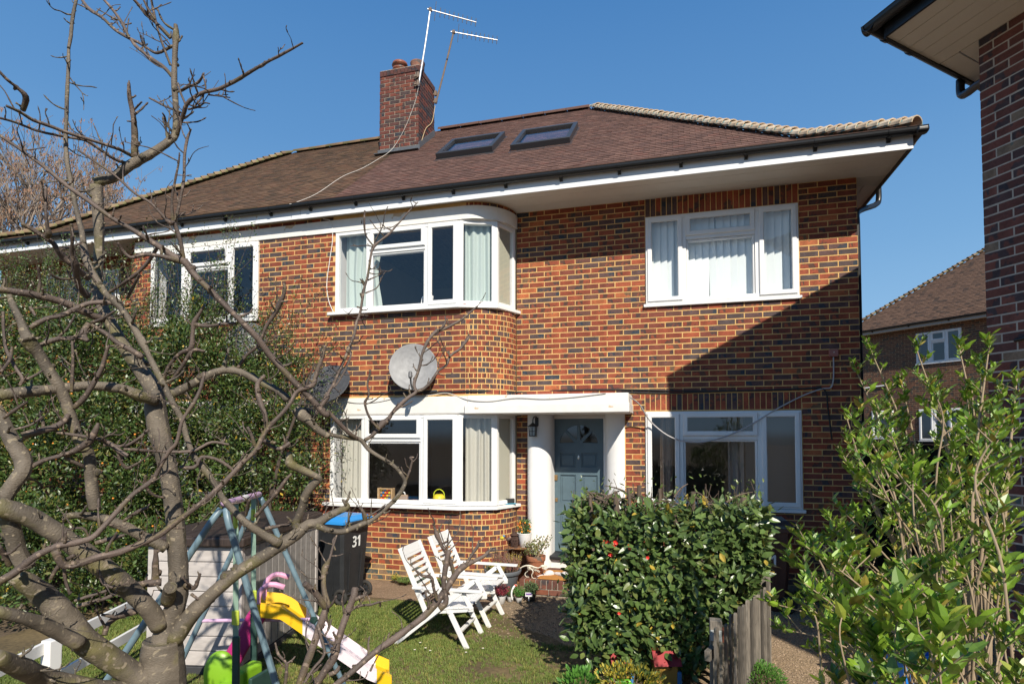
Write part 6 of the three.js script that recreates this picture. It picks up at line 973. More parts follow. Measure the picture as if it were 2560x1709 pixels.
{
  const top = V(-5.40, 0.66, 4.16), bot = V(-4.62, 0.04, 3.70);
  const s = thing('toddler_slide', 'white plastic toddler slide with yellow top and magenta ladder', 'slide'), wh = std({ color: C(0.72, 0.63, 0.67), roughness: 0.4 }), ye = std({ color: C(0.80, 0.47, 0.015), roughness: 0.35 }), pk = std({ color: C(0.40, 0.022, 0.15), roughness: 0.4 }), lp = std({ color: C(0.66, 0.32, 0.47), roughness: 0.4 });
  const d = bot.clone().sub(top), hz = V(d.x, 0, d.z).normalize(), side = V(-hz.z, 0, hz.x);
  const chute = (t0, t1, mat, name) => { const n = 16, pos = [], pr = [[-0.20, 0.085], [-0.165, 0.095], [-0.145, 0.01], [0.145, 0.01], [0.165, 0.095], [0.20, 0.085], [0.20, -0.01], [-0.20, -0.01]], P = (t, k) => { const y = top.y + d.y * (t < 0.12 ? t * 0.25 : t > 0.85 ? lerp(0.885, 1, (t - 0.85) / 0.15) : 0.03 + (t - 0.12) * 1.171), p = V(top.x + d.x * t, y, top.z + d.z * t).addScaledVector(side, pr[k % 8][0]); p.y += pr[k % 8][1]; return p.toArray(); }; for (let i = 0; i < n; i++) for (let k = 0; k < 8; k++) { const a = t0 + (t1 - t0) * i / n, b = t0 + (t1 - t0) * (i + 1) / n; pos.push(...P(a, k), ...P(b, k), ...P(b, k + 1), ...P(a, k), ...P(b, k + 1), ...P(a, k + 1)); } const g = new THREE.BufferGeometry(); g.setAttribute('position', new THREE.Float32BufferAttribute(pos, 3)); g.computeVertexNormals(); mesh(name, tri(g), mat, s); };
  chute(0.30, 0.93, wh, 'chute'); chute(-0.12, 0.30, ye, 'platform'); chute(0.93, 1.06, ye, 'foot');
  for (const k of [-1, 1]) { const a = top.clone().addScaledVector(side, k * 0.17).addScaledVector(hz, -0.06); mesh('ladder_side', beam(a.clone().add(V(0, 0.02, 0)), a.clone().addScaledVector(hz, -0.36).setY(0.0), 0.05, 0.14, side, 0.02), pk, s); mesh('grip', tube([a.clone().add(V(0, 0.03, 0)).toArray(), a.clone().addScaledVector(hz, 0.01).add(V(0, 0.18, 0)).toArray(), a.clone().addScaledVector(hz, 0.09).add(V(0, 0.24, 0)).toArray(), a.clone().addScaledVector(hz, 0.19).add(V(0, 0.21, 0)).toArray()], 0.022, { seg: 8 }), lp, s); }
  for (let i = 0; i < 3; i++) { const t = 0.22 + i * 0.27, c = top.clone().addScaledVector(hz, -0.06 - 0.30 * t).setY(0.68 * (1 - t)); mesh('tread', beam(c.clone().addScaledVector(side, -0.16), c.clone().addScaledVector(side, 0.16), 0.04, 0.09, V(0, 1, 0), 0.012), pk, s); }
}
{ // low white ranch fence along the far side of the lawn
  const f = thing('rail_fence', 'low white two-rail fence in front of the thorny shrub', 'fence'), m = M.chair;
  const P = (t) => [lerp(-6.53, -6.93, t), lerp(5.10, 3.95, t)];
  for (const t of [0.07, 1.7]) { const [x, z] = P(t); mesh('post', bb(x - 0.045, x + 0.045, 0, 0.60, z - 0.045, z + 0.045, 0.008), m, f); }
  for (const y of [0.545, 0.285]) { const a = P(-0.35), b = P(1.8); mesh('rail', beam([a[0] - 0.05, y, a[1] - 0.03], [b[0] - 0.05, y, b[1] - 0.03], 0.028, 0.085, V(0.9, 0, 0.45), 0.004), m, f); }
}
// ---------------------------------------------------------------- picket fence beside the gravel
{
  reseed(131); const f = thing('picket_fence', 'weathered grey picket fence between laurel hedge and gravel path', 'fence'), pal = [0.20, 0.29, 0.12, 0.34].map((k) => std({ color: C(k, k * 0.90, k * 0.80), map: T.wood, roughness: 0.95 }));
  const A = V(-1.46, 0, 2.38), B = V(-2.03, 0, 3.95), n = 14, dir = B.clone().sub(A).normalize();
  for (let i = 0; i < n; i++) { const p = A.clone().lerp(B, (i + 0.6) / n), w = rr(0.046, 0.058), h = rr(0.70, 0.76), t = rr(-0.06, 0.06); const g = prism([[-w / 2, 0], [w / 2, 0], [w / 2, h - 0.012], [w / 2 - 0.012, h], [-w / 2 + 0.012, h], [-w / 2, h - 0.012]], [p.x + 0.030, 0, p.z + 0.012], [p.x + 0.046, 0, p.z + 0.018], [dir.x + t, 0, dir.z]); mesh('picket', g, pal[(i * 5 + (i >> 2)) % 4], f); }
  for (const y of [0.18, 0.55]) mesh('rail', beam([A.x - 0.01, y, A.z], [B.x - 0.01, y, B.z], 0.04, 0.07, V(0.93, 0, 0.36), 0.004), pal[0], f);
  for (const [p, h] of [[A, 0.80], [B.clone().lerp(A, 0.10), 0.76]]) mesh('post', bb(p.x - 0.042, p.x + 0.042, 0, h, p.z - 0.042, p.z + 0.042, 0.006), pal[1], f);
  const s = B.clone().lerp(A, 0.10); mesh('house_plate', merge([bx(s.x, 0.66, s.z + 0.048, 0.075, 0.075, 0.01, 0.003)]), std({ color: C(0.32, 0.34, 0.34), roughness: 0.5 }), f); mesh('plate_back', bx(s.x + 0.047, 0.665, s.z, 0.01, 0.10, 0.085, 0.003), std({ color: C(0.18, 0.05, 0.03) }), f);
}
{ // recycling boxes glimpsed through the privet
  for (const [x, z, y, t, c, lab] of [[-0.42, 2.75, 0, 0.5, C(0.02, 0.20, 0.62), 'bright blue open recycling box on the gravel behind the privet'], [-0.05, 2.15, 0, 0.3, C(0.55, 0.56, 0.58), 'white recycling box next to the blue one behind the privet']]) { const b = thing('recycling_box', lab, 'box', [x, y, z], t, 'recycling boxes behind the privet'), m = std({ color: c, roughness: 0.4 }); mesh('side', merge([bb(-0.27, 0.27, 0, 0.34, 0.18, 0.20, 0.008), bb(-0.27, 0.27, 0, 0.34, -0.20, -0.18, 0.008), bb(-0.29, -0.27, 0, 0.34, -0.2, 0.2, 0.008), bb(0.27, 0.29, 0, 0.34, -0.2, 0.2, 0.008)]), m, b); mesh('bottom', bb(-0.27, 0.27, 0.004, 0.02, -0.18, 0.18), m, b); const r = ring(-0.32, 0.32, -0.23, 0.23, 0.035, 0.03, 0.006); r.rotateX(-1.5708); r.translate(0, 0.335, 0); mesh('rim', r, m, b); }
}
{ // plastic playhouse toys under the hedge
  const red = std({ color: C(0.30, 0.012, 0.016), roughness: 0.4 }), tan = std({ color: C(0.42, 0.24, 0.05), roughness: 0.5 }), blu = std({ color: C(0.05, 0.2, 0.45), roughness: 0.4 }), grn = std({ color: C(0.15, 0.45, 0.04), roughness: 0.4 });
  for (const [x, z, k, lab] of [[-2.34, 3.22, 0.85, 'toy house with red roof and tan walls under the laurel hedge'], [-2.70, 3.18, 0.7, 'smaller tan toy house tucked deeper under the laurel hedge']]) { const t = thing('toy_house', lab, 'toy', [x, 0, z], 0.3, 'plastic toy houses under the hedge'); mesh('wall', bx(0, 0.16 * k, 0, 0.22 * k, 0.20 * k, 0.18 * k, 0.02), tan, t); mesh('roof', prism([[-0.14 * k, 0], [0.14 * k, 0], [0.04 * k, 0.11 * k], [-0.04 * k, 0.11 * k]], [-0.13 * k, 0.26 * k, 0], [0.13 * k, 0.26 * k, 0], [0, 0, 1]), red, t); mesh('figure', bx(0.12 * k, 0.11 * k, 0.06, 0.04, 0.14, 0.05, 0.015), blu, t); mesh('base', bx(0, 0.03 * k, 0, 0.30 * k, 0.06 * k, 0.24 * k, 0.015), grn, t); }
  for (const [x, z, lab] of [[-2.27, 3.62, 'shiny red ball beside the toy house'], [-2.76, 3.55, 'dark red ball beside the golden shrub']]) { const g = new THREE.SphereGeometry(0.075, 24, 16); g.translate(x, 0.075, z); one('toy_ball', lab, 'ball', clean(g), std({ color: lab[0] === 's' ? C(0.6, 0.02, 0.02) : C(0.18, 0.01, 0.015), roughness: 0.3 }), 'toy balls under the hedge'); }
}
const APPLE_LIMBS = [[[-4.351,0.959,6.188,0.0946],[-4.35,1.047,6.191,0.0914],[-4.347,1.123,6.193,0.0835],[-4.343,1.192,6.195,0.0756]],
[[-4.34,1.173,6.193,0.063],[-4.328,1.246,6.184,0.0522],[-4.297,1.357,6.171,0.046],[-4.297,1.469,6.166,0.0439],[-4.312,1.608,6.166,0.0431],[-4.332,1.786,6.17,0.041],[-4.365,1.958,6.177,0.0434],[-4.405,2.092,6.181,0.0501],[-4.429,2.196,6.179,0.0487],[-4.442,2.255,6.173,0.0424],[-4.502,2.341,6.181,0.036],[-4.581,2.441,6.194,0.0312],[-4.654,2.555,6.207,0.0281],[-4.71,2.639,6.205,0.025],[-4.751,2.717,6.199,0.0235],[-4.765,2.823,6.186,0.022],[-4.778,2.965,6.174,0.0231],[-4.785,3.144,6.182,0.0286],[-4.79,3.209,6.186,0.03]],
[[-4.794,3.222,6.188,0.0289],[-4.766,3.241,6.168,0.0256],[-4.738,3.257,6.147,0.0247],[-4.669,3.321,6.117,0.0259],[-4.6,3.372,6.087,0.0229],[-4.533,3.436,6.053,0.0209],[-4.506,3.486,6.03,0.0193],[-4.514,3.607,6.019,0.0159],[-4.52,3.748,6.026,0.0152],[-4.516,3.89,6.03,0.0134],[-4.51,3.967,6.032,0.0176],[-4.511,4.02,6.034,0.0099]],
[[-4.493,3.484,6.03,0.0105],[-4.461,3.529,6.045,0.0104],[-4.427,3.566,6.059,0.011],[-4.394,3.595,6.074,0.0103],[-4.313,3.63,6.075,0.0095],[-4.218,3.638,6.071,0.0094],[-4.124,3.665,6.068,0.01],[-4.046,3.675,6.085,0.0086],[-3.945,3.697,6.097,0.0071],[-3.858,3.706,6.112,0.007],[-3.747,3.732,6.12,0.005]],
[[-4.504,3.741,6.021,0.0056],[-4.474,3.68,6.032,0.0056],[-4.438,3.617,6.04,0.0056]],
[[-4.497,3.706,6.018,0.0056],[-4.43,3.704,6.034,0.0056],[-4.356,3.705,6.048,0.0069],[-4.309,3.722,6.07,0.0048],[-4.305,3.729,6.069,0.0027]],
[[-4.31,3.716,6.07,0.0041],[-4.299,3.661,6.065,0.0041],[-4.318,3.613,6.069,0.0048],[-4.351,3.573,6.076,0.0048]],
[[-4.285,3.627,6.06,0.0041],[-4.221,3.607,6.067,0.0034],[-4.156,3.586,6.074,0.003]],
[[-4.417,3.588,6.044,0.0055],[-4.358,3.591,6.044,0.0052],[-4.318,3.599,6.051,0.0041],[-4.282,3.586,6.058,0.0034]],
[[-4.478,3.591,6.03,0.007],[-4.576,3.64,6.017,0.0057],[-4.65,3.684,5.998,0.0058],[-4.721,3.727,5.978,0.0051]],
[[-4.513,3.495,6.036,0.0063],[-4.526,3.53,6.062,0.0063],[-4.515,3.547,6.08,0.0048],[-4.509,3.555,6.099,0.0041]],
[[-4.526,3.918,6.034,0.0085],[-4.614,3.898,6.037,0.0078],[-4.672,3.93,6.034,0.0072],[-4.731,3.972,6.031,0.0079],[-4.797,4.009,6.03,0.0087],[-4.878,4.061,6.034,0.008],[-4.972,4.147,6.029,0.0081],[-5.068,4.215,6.024,0.0097],[-5.143,4.3,6.013,0.0076]],
[[-4.77,3.99,6.053,0.0065],[-4.828,4.075,6.038,0.0087],[-4.893,4.157,6.025,0.0081],[-4.987,4.259,6.02,0.0067]],
[[-4.527,3.77,6.029,0.0092],[-4.581,3.827,6.034,0.0099],[-4.639,3.866,6.039,0.0121],[-4.69,3.909,6.042,0.0086],[-4.738,3.95,6.045,0.0093],[-4.772,3.99,6.044,0.0072]],
[[-4.535,3.957,6.038,0.0106],[-4.582,4.013,6.079,0.0091],[-4.603,4.036,6.112,0.0125],[-4.611,4.054,6.141,0.0082],[-4.622,4.076,6.171,0.0068]],
[[-4.537,3.826,6.034,0.0064],[-4.559,3.91,6.056,0.0063],[-4.574,3.985,6.076,0.0056],[-4.577,4.039,6.092,0.007],[-4.581,4.113,6.109,0.0055]],
[[-4.538,3.988,6.123,0.0062],[-4.559,4.029,6.141,0.0068],[-4.576,4.076,6.158,0.0048]],
[[-4.654,3.36,6.112,0.0173],[-4.631,3.459,6.133,0.0158],[-4.619,3.543,6.156,0.0122],[-4.613,3.604,6.18,0.0108],[-4.595,3.652,6.2,0.0073]],
[[-4.62,3.556,6.151,0.0054],[-4.583,3.565,6.162,0.0047],[-4.549,3.572,6.173,0.004]],
[[-4.634,3.505,6.153,0.0041],[-4.63,3.495,6.173,0.0034]],
[[-4.664,3.364,6.115,0.009],[-4.656,3.362,6.175,0.0088],[-4.646,3.35,6.234,0.0079],[-4.684,3.352,6.307,0.0077],[-4.717,3.351,6.379,0.0079],[-4.738,3.353,6.437,0.008],[-4.751,3.351,6.492,0.0079],[-4.749,3.356,6.544,0.0071],[-4.745,3.352,6.595,0.0058]],
[[-4.812,3.401,6.49,0.011],[-4.768,3.442,6.511,0.0133],[-4.77,3.46,6.543,0.0065],[-4.772,3.471,6.575,0.0065],[-4.778,3.494,6.609,0.0064]],
[[-4.678,3.329,6.118,0.009],[-4.69,3.325,6.16,0.0082],[-4.694,3.328,6.201,0.0074],[-4.709,3.346,6.245,0.0073],[-4.723,3.36,6.289,0.0072],[-4.767,3.357,6.341,0.0064],[-4.759,3.336,6.403,0.0063],[-4.766,3.321,6.469,0.0055],[-4.78,3.321,6.538,0.0054],[-4.774,3.306,6.601,0.0052]],
[[-4.77,4.002,6.313,0.0072],[-4.78,3.897,6.322,0.0082],[-4.778,3.819,6.328,0.0085],[-4.779,3.754,6.335,0.0071],[-4.771,3.671,6.34,0.0081],[-4.769,3.556,6.344,0.009],[-4.764,3.435,6.348,0.009],[-4.759,3.334,6.352,0.0096],[-4.744,3.234,6.354,0.0108],[-4.719,3.135,6.352,0.0108],[-4.689,3.017,6.349,0.0114],[-4.66,2.927,6.347,0.0126],[-4.644,2.833,6.344,0.0164],[-4.622,2.775,6.341,0.017],[-4.581,2.711,6.333,0.0157],[-4.541,2.654,6.325,0.015],[-4.51,2.631,6.319,0.02],[-4.468,2.586,6.31,0.015],[-4.427,2.52,6.299,0.0143],[-4.388,2.458,6.29,0.0193],[-4.358,2.401,6.284,0.013],[-4.32,2.326,6.274,0.0143],[-4.288,2.267,6.267,0.0155],[-4.252,2.196,6.258,0.0139],[-4.22,2.122,6.24,0.013],[-4.206,2.048,6.227,0.0124],[-4.183,1.974,6.211,0.0137],[-4.153,1.924,6.194,0.0156],[-4.116,1.867,6.175,0.0144],[-4.085,1.798,6.157,0.0151],[-4.042,1.741,6.137,0.0157],[-3.998,1.689,6.116,0.017],[-3.965,1.639,6.063,0.0199],[-3.912,1.586,6.005,0.0228]],
[[-4.307,1.186,6.184,0.0473],[-4.234,1.3,6.151,0.0387],[-4.154,1.388,6.114,0.0313],[-4.073,1.464,6.077,0.0309],[-3.997,1.519,6.031,0.0299],[-3.931,1.57,5.989,0.0302],[-3.871,1.618,5.948,0.0304],[-3.835,1.66,5.913,0.0234],[-3.797,1.665,5.897,0.0235],[-3.749,1.697,5.878,0.0206],[-3.707,1.719,5.861,0.0177],[-3.676,1.736,5.847,0.0166],[-3.699,1.768,5.848,0.0065]],
[[-3.793,1.656,5.912,0.0175],[-3.746,1.633,5.882,0.0147],[-3.698,1.623,5.853,0.0148],[-3.649,1.642,5.824,0.0137],[-3.61,1.658,5.798,0.0137],[-3.633,1.645,5.787,0.0134],[-3.584,1.678,5.757,0.0119],[-3.534,1.728,5.727,0.0116],[-3.503,1.766,5.703,0.0116],[-3.483,1.805,5.681,0.0113],[-3.477,1.84,5.663,0.0118],[-3.486,1.869,5.676,0.0105],[-3.509,1.906,5.692,0.0101],[-3.544,1.938,5.712,0.0101],[-3.578,1.961,5.731,0.01],[-3.624,1.997,5.754,0.0108],[-3.654,2.041,5.773,0.0116],[-3.686,2.049,5.816,0.0114],[-3.724,2.058,5.862,0.0109],[-3.757,2.07,5.907,0.0108],[-3.734,2.059,5.917,0.0154],[-3.762,2.081,5.943,0.0167],[-3.786,2.116,5.968,0.0196],[-3.823,2.151,5.98,0.0327],[-3.852,2.177,5.989,0.024]],
[[-3.479,1.836,5.664,0.0081],[-3.461,1.876,5.66,0.0065],[-3.449,1.917,5.658,0.0061],[-3.444,1.941,5.658,0.0057],[-3.452,1.955,5.661,0.0069],[-3.434,1.957,5.656,0.0033]],
[[-3.64,2.039,5.758,0.01],[-3.622,2.055,5.735,0.0101],[-3.607,2.079,5.713,0.0122],[-3.584,2.118,5.689,0.0188],[-3.569,2.137,5.667,0.0123],[-3.553,2.174,5.645,0.0103],[-3.533,2.204,5.623,0.0121],[-3.52,2.224,5.603,0.0109],[-3.499,2.25,5.581,0.0101],[-3.474,2.276,5.557,0.0097],[-3.489,2.309,5.545,0.0098],[-3.491,2.341,5.53,0.0098],[-3.488,2.368,5.513,0.0082],[-3.478,2.428,5.495,0.0091],[-3.478,2.471,5.479,0.0078],[-3.458,2.54,5.456,0.0101],[-3.45,2.567,5.436,0.0088],[-3.43,2.599,5.412,0.0115],[-3.388,2.622,5.381,0.0094],[-3.351,2.648,5.353,0.0085],[-3.31,2.681,5.323,0.0068],[-3.273,2.725,5.294,0.0059],[-3.25,2.753,5.27,0.005]],
[[-3.484,2.281,5.526,0.009],[-3.459,2.292,5.508,0.009],[-3.426,2.328,5.488,0.0086],[-3.401,2.374,5.471,0.0082],[-3.393,2.393,5.458,0.0074],[-3.359,2.42,5.438,0.0074],[-3.346,2.465,5.425,0.0079],[-3.329,2.486,5.409,0.0075],[-3.303,2.508,5.391,0.0084],[-3.285,2.538,5.376,0.0102],[-3.273,2.563,5.357,0.0089],[-3.266,2.587,5.341,0.004]],
[[-3.34,2.463,5.44,0.0044],[-3.353,2.494,5.424,0.0066]],
[[-3.417,2.602,5.415,0.0062],[-3.393,2.636,5.392,0.0076],[-3.39,2.666,5.375,0.0049],[-3.4,2.687,5.361,0.0036]],
[[-3.579,2.091,5.733,0.0068],[-3.605,2.125,5.75,0.0064],[-3.616,2.15,5.763,0.0068],[-3.625,2.186,5.776,0.006],[-3.624,2.217,5.786,0.0075],[-3.602,2.248,5.79,0.0055],[-3.604,2.299,5.802,0.0055],[-3.588,2.342,5.808,0.0059],[-3.583,2.362,5.816,0.0071]],
[[-3.468,3.233,5.556,0.0026],[-3.497,3.189,5.58,0.0038],[-3.539,3.124,5.607,0.0042],[-3.568,3.076,5.631,0.005],[-3.579,3.049,5.65,0.0071],[-3.609,3.014,5.674,0.0054],[-3.635,2.978,5.698,0.0095],[-3.639,2.947,5.711,0.0062],[-3.641,2.898,5.723,0.0061],[-3.646,2.821,5.734,0.0065],[-3.654,2.773,5.747,0.0069],[-3.659,2.705,5.759,0.0069],[-3.665,2.634,5.771,0.0068],[-3.671,2.599,5.785,0.0076],[-3.68,2.525,5.798,0.008],[-3.696,2.463,5.815,0.0083],[-3.708,2.41,5.831,0.0079],[-3.727,2.349,5.849,0.0082],[-3.742,2.293,5.867,0.0082],[-3.757,2.253,5.884,0.0078],[-3.754,2.238,5.898,0.0156],[-3.759,2.215,5.913,0.0133],[-3.772,2.178,5.931,0.0097],[-3.789,2.138,5.949,0.0097]],
[[-3.639,2.984,5.699,0.005],[-3.655,3.009,5.717,0.0041],[-3.66,3.029,5.733,0.0037],[-3.659,3.074,5.747,0.0061],[-3.65,3.134,5.76,0.0041]],
[[-3.631,2.996,5.697,0.005],[-3.636,3.008,5.689,0.0029]],
[[-3.653,2.809,5.717,0.0045],[-3.637,2.827,5.693,0.0033]],
[[-3.668,2.782,5.731,0.0049],[-3.672,2.8,5.743,0.0053],[-3.675,2.807,5.755,0.0028]],
[[-3.65,2.74,5.745,0.0045],[-3.633,2.76,5.71,0.0029]],
[[-3.666,2.708,5.748,0.0049],[-3.664,2.734,5.77,0.004]],
[[-3.666,2.631,5.766,0.0044],[-3.639,2.632,5.738,0.0024]],
[[-3.675,3.08,5.744,0.0037],[-3.663,3.087,5.762,0.0028]],
[[-3.662,2.665,5.766,0.0036],[-3.669,2.665,5.789,0.0048]],
[[-3.691,2.456,5.809,0.0052],[-3.683,2.427,5.818,0.0051],[-3.694,2.382,5.832,0.0055],[-3.707,2.341,5.846,0.0051],[-3.723,2.301,5.862,0.0051],[-3.735,2.28,5.877,0.0051]],
[[-4.669,3.191,6.671,0.0067],[-4.597,3.135,6.631,0.0067],[-4.534,3.081,6.595,0.0079],[-4.47,3.018,6.557,0.0091],[-4.4,2.963,6.522,0.0091],[-4.33,2.905,6.488,0.0092],[-4.27,2.867,6.456,0.0098],[-4.237,2.843,6.433,0.0122],[-4.184,2.805,6.407,0.0122],[-4.125,2.761,6.378,0.0152],[-4.103,2.75,6.361,0.017],[-4.08,2.709,6.343,0.0136],[-4.031,2.652,6.317,0.013],[-3.987,2.597,6.285,0.0131],[-3.942,2.541,6.253,0.0126],[-3.902,2.489,6.222,0.0145],[-3.879,2.445,6.188,0.0135],[-3.87,2.409,6.158,0.0154],[-3.842,2.359,6.123,0.014],[-3.798,2.293,6.082,0.0142],[-3.749,2.22,6.027,0.0147],[-3.709,2.151,5.974,0.0149],[-3.72,2.163,5.939,0.0102],[-3.698,2.12,5.892,0.0108],[-3.674,2.07,5.836,0.0113],[-3.664,2.045,5.786,0.0115]],
[[-4.105,2.747,6.362,0.0117],[-4.133,2.755,6.392,0.0128],[-4.159,2.76,6.422,0.0086],[-4.201,2.759,6.457,0.008],[-4.231,2.741,6.487,0.0074],[-4.244,2.766,6.514,0.0062],[-4.238,2.784,6.535,0.005]],
[[-4.108,2.759,6.363,0.0117],[-4.103,2.807,6.377,0.0088],[-4.106,2.856,6.393,0.0099],[-4.111,2.891,6.409,0.0087],[-4.112,2.886,6.423,0.0115],[-4.128,2.907,6.441,0.0057],[-4.161,2.951,6.466,0.0057],[-4.214,2.988,6.496,0.0051],[-4.267,3.044,6.526,0.0045],[-4.34,3.1,6.562,0.0045],[-4.381,3.132,6.588,0.0039]],
[[-4.138,2.904,6.387,0.0076],[-4.126,2.985,6.405,0.0052],[-4.099,3.053,6.418,0.0052],[-4.071,3.114,6.43,0.004],[-4.053,3.145,6.445,0.0028]],
[[-4.13,2.904,6.385,0.0076],[-4.106,2.99,6.385,0.0058],[-4.088,3.076,6.387,0.0064],[-4.081,3.162,6.393,0.0064],[-4.066,3.229,6.395,0.0064],[-4.048,3.262,6.396,0.0035]],
[[-4.132,2.916,6.386,0.0058],[-4.114,2.954,6.351,0.0041]],
[[-4.786,2.634,6.58,0.0151],[-4.743,2.633,6.489,0.0168],[-4.715,2.625,6.404,0.0167],[-4.693,2.608,6.345,0.0189],[-4.681,2.587,6.289,0.0186],[-4.673,2.577,6.234,0.0197]],
[[-4.717,2.492,6.503,0.0101],[-4.701,2.517,6.481,0.0119],[-4.679,2.538,6.458,0.0108],[-4.644,2.553,6.43,0.0115],[-4.609,2.584,6.403,0.011],[-4.575,2.61,6.374,0.0111],[-4.534,2.618,6.342,0.0112],[-4.511,2.619,6.315,0.0106]],
[[-4.694,2.892,6.563,0.0095],[-4.682,2.879,6.534,0.009],[-4.668,2.861,6.503,0.0097],[-4.652,2.84,6.472,0.0114],[-4.652,2.81,6.445,0.0121],[-4.661,2.798,6.421,0.0166],[-4.654,2.775,6.392,0.0134],[-4.68,2.76,6.331,0.0144],[-4.716,2.754,6.273,0.0165]],
[[-4.637,2.853,6.504,0.0118],[-4.618,2.861,6.513,0.0133],[-4.609,2.883,6.525,0.0079],[-4.6,2.92,6.538,0.0068],[-4.601,2.955,6.54,0.0064],[-4.598,3.042,6.542,0.0052]],
[[-4.504,2.889,6.51,0.0063],[-4.535,2.837,6.482,0.0069],[-4.569,2.794,6.455,0.0092],[-4.589,2.761,6.425,0.0164],[-4.633,2.719,6.384,0.014],[-4.672,2.693,6.342,0.0148],[-4.688,2.665,6.293,0.0175]],
[[-4.6,2.703,6.426,0.006],[-4.598,2.69,6.46,0.0059],[-4.596,2.688,6.494,0.0064],[-4.587,2.695,6.526,0.0037]],
[[-4.622,2.209,6.674,0.0249],[-4.578,2.227,6.593,0.0229],[-4.538,2.244,6.513,0.0213],[-4.491,2.26,6.431,0.0207],[-4.432,2.254,6.352,0.0231],[-4.398,2.228,6.279,0.0274],[-4.389,2.213,6.214,0.0287]],
[[-4.354,2.233,6.194,0.0256],[-4.317,2.253,6.169,0.0232],[-4.267,2.287,6.141,0.0214],[-4.197,2.333,6.107,0.0196],[-4.138,2.351,6.076,0.019],[-4.069,2.334,6.056,0.0177],[-3.988,2.289,6.031,0.017],[-3.925,2.256,6.012,0.017],[-3.881,2.217,5.999,0.0197]],
[[-4.575,2.432,6.617,0.0305],[-4.575,2.402,6.595,0.028],[-4.569,2.371,6.571,0.0226],[-4.558,2.317,6.546,0.0228],[-4.535,2.25,6.516,0.023],[-4.528,2.182,6.491,0.0232],[-4.514,2.107,6.475,0.0233],[-4.495,2.031,6.459,0.0219],[-4.475,1.997,6.443,0.0234],[-4.473,1.908,6.431,0.0247],[-4.473,1.819,6.419,0.026],[-4.473,1.765,6.408,0.0237]],
[[-4.543,1.743,6.479,0.0145],[-4.526,1.744,6.439,0.0153],[-4.49,1.733,6.394,0.0191],[-4.44,1.704,6.345,0.0236],[-4.4,1.663,6.297,0.0245],[-4.365,1.623,6.251,0.0249],[-4.327,1.582,6.204,0.0265]],
[[-4.576,1.807,6.698,0.0397],[-4.538,1.774,6.634,0.0393],[-4.512,1.723,6.573,0.0394],[-4.483,1.659,6.511,0.0403],[-4.446,1.587,6.45,0.0434],[-4.406,1.507,6.388,0.0443],[-4.379,1.435,6.33,0.0428],[-4.345,1.344,6.269,0.0414],[-4.337,1.255,6.216,0.0438]],
[[-4.684,2.166,6.638,0.0222],[-4.658,2.116,6.629,0.025],[-4.626,2.038,6.617,0.0305],[-4.59,1.972,6.604,0.0333],[-4.572,1.929,6.615,0.0303],[-4.592,1.876,6.636,0.03],[-4.605,1.828,6.655,0.0298]],
[[-4.595,1.769,6.65,0.0298],[-4.593,1.707,6.63,0.0328],[-4.596,1.638,6.611,0.033],[-4.578,1.562,6.586,0.0333]],
[[-4.566,1.547,6.634,0.0325],[-4.554,1.505,6.59,0.0414],[-4.541,1.45,6.545,0.0477],[-4.509,1.366,6.494,0.0536],[-4.475,1.262,6.442,0.0551],[-4.445,1.185,6.379,0.0533],[-4.405,1.106,6.313,0.052],[-4.362,1.03,6.246,0.0556]],
[[-4.467,1.462,6.759,0.0227],[-4.447,1.422,6.687,0.0239],[-4.448,1.379,6.621,0.0289],[-4.45,1.326,6.554,0.0303],[-4.437,1.262,6.483,0.0318]],
[[-4.357,1.344,6.828,0.0287],[-4.409,1.258,6.709,0.0383],[-4.465,1.173,6.592,0.0407],[-4.43,1.081,6.449,0.043],[-4.377,1.003,6.301,0.0514]],
[[-4.461,1.56,6.761,0.0151],[-4.441,1.579,6.739,0.0147],[-4.424,1.6,6.717,0.0144],[-4.382,1.643,6.69,0.0129],[-4.343,1.669,6.654,0.0141],[-4.297,1.679,6.615,0.0127],[-4.269,1.692,6.582,0.0118],[-4.251,1.731,6.552,0.0108],[-4.244,1.784,6.5,0.01],[-4.235,1.837,6.448,0.0099],[-4.207,1.887,6.39,0.0104],[-4.173,1.951,6.382,0.0087],[-4.144,1.998,6.376,0.0081],[-4.116,2.031,6.37,0.0081],[-4.093,2.118,6.366,0.007],[-4.066,2.183,6.344,0.0088],[-4.051,2.242,6.324,0.0076],[-4.046,2.315,6.308,0.0077]],
[[-4.322,1.659,6.674,0.0155],[-4.318,1.604,6.644,0.0162],[-4.297,1.601,6.612,0.0146],[-4.255,1.619,6.575,0.015],[-4.2,1.633,6.534,0.0141],[-4.143,1.661,6.494,0.0126],[-4.096,1.69,6.455,0.0122],[-4.052,1.739,6.419,0.0118],[-4.001,1.789,6.38,0.0113],[-3.957,1.843,6.339,0.0121],[-3.918,1.904,6.299,0.0111],[-3.888,1.961,6.261,0.0106],[-3.869,1.996,6.226,0.0108],[-3.842,2.084,6.191,0.0109],[-3.805,2.149,6.148,0.0098],[-3.79,2.197,6.111,0.0093],[-3.781,2.249,6.076,0.0088],[-3.73,2.276,6.045,0.0127],[-3.721,2.334,6.027,0.0096],[-3.699,2.433,6.007,0.0096],[-3.698,2.452,6.008,0.0109]],
[[-3.856,2.078,6.174,0.0104],[-3.866,2.146,6.171,0.0104],[-3.891,2.201,6.172,0.0135],[-3.905,2.275,6.171,0.0105],[-3.88,2.313,6.158,0.0074]],
[[-3.876,2.018,6.218,0.009],[-3.88,2.06,6.232,0.0078],[-3.89,2.096,6.246,0.0065]],
[[-3.841,2.029,6.136,0.008],[-3.9,2.038,6.136,0.0081],[-3.851,2.004,6.104,0.0094],[-3.813,2.029,6.077,0.0107]],
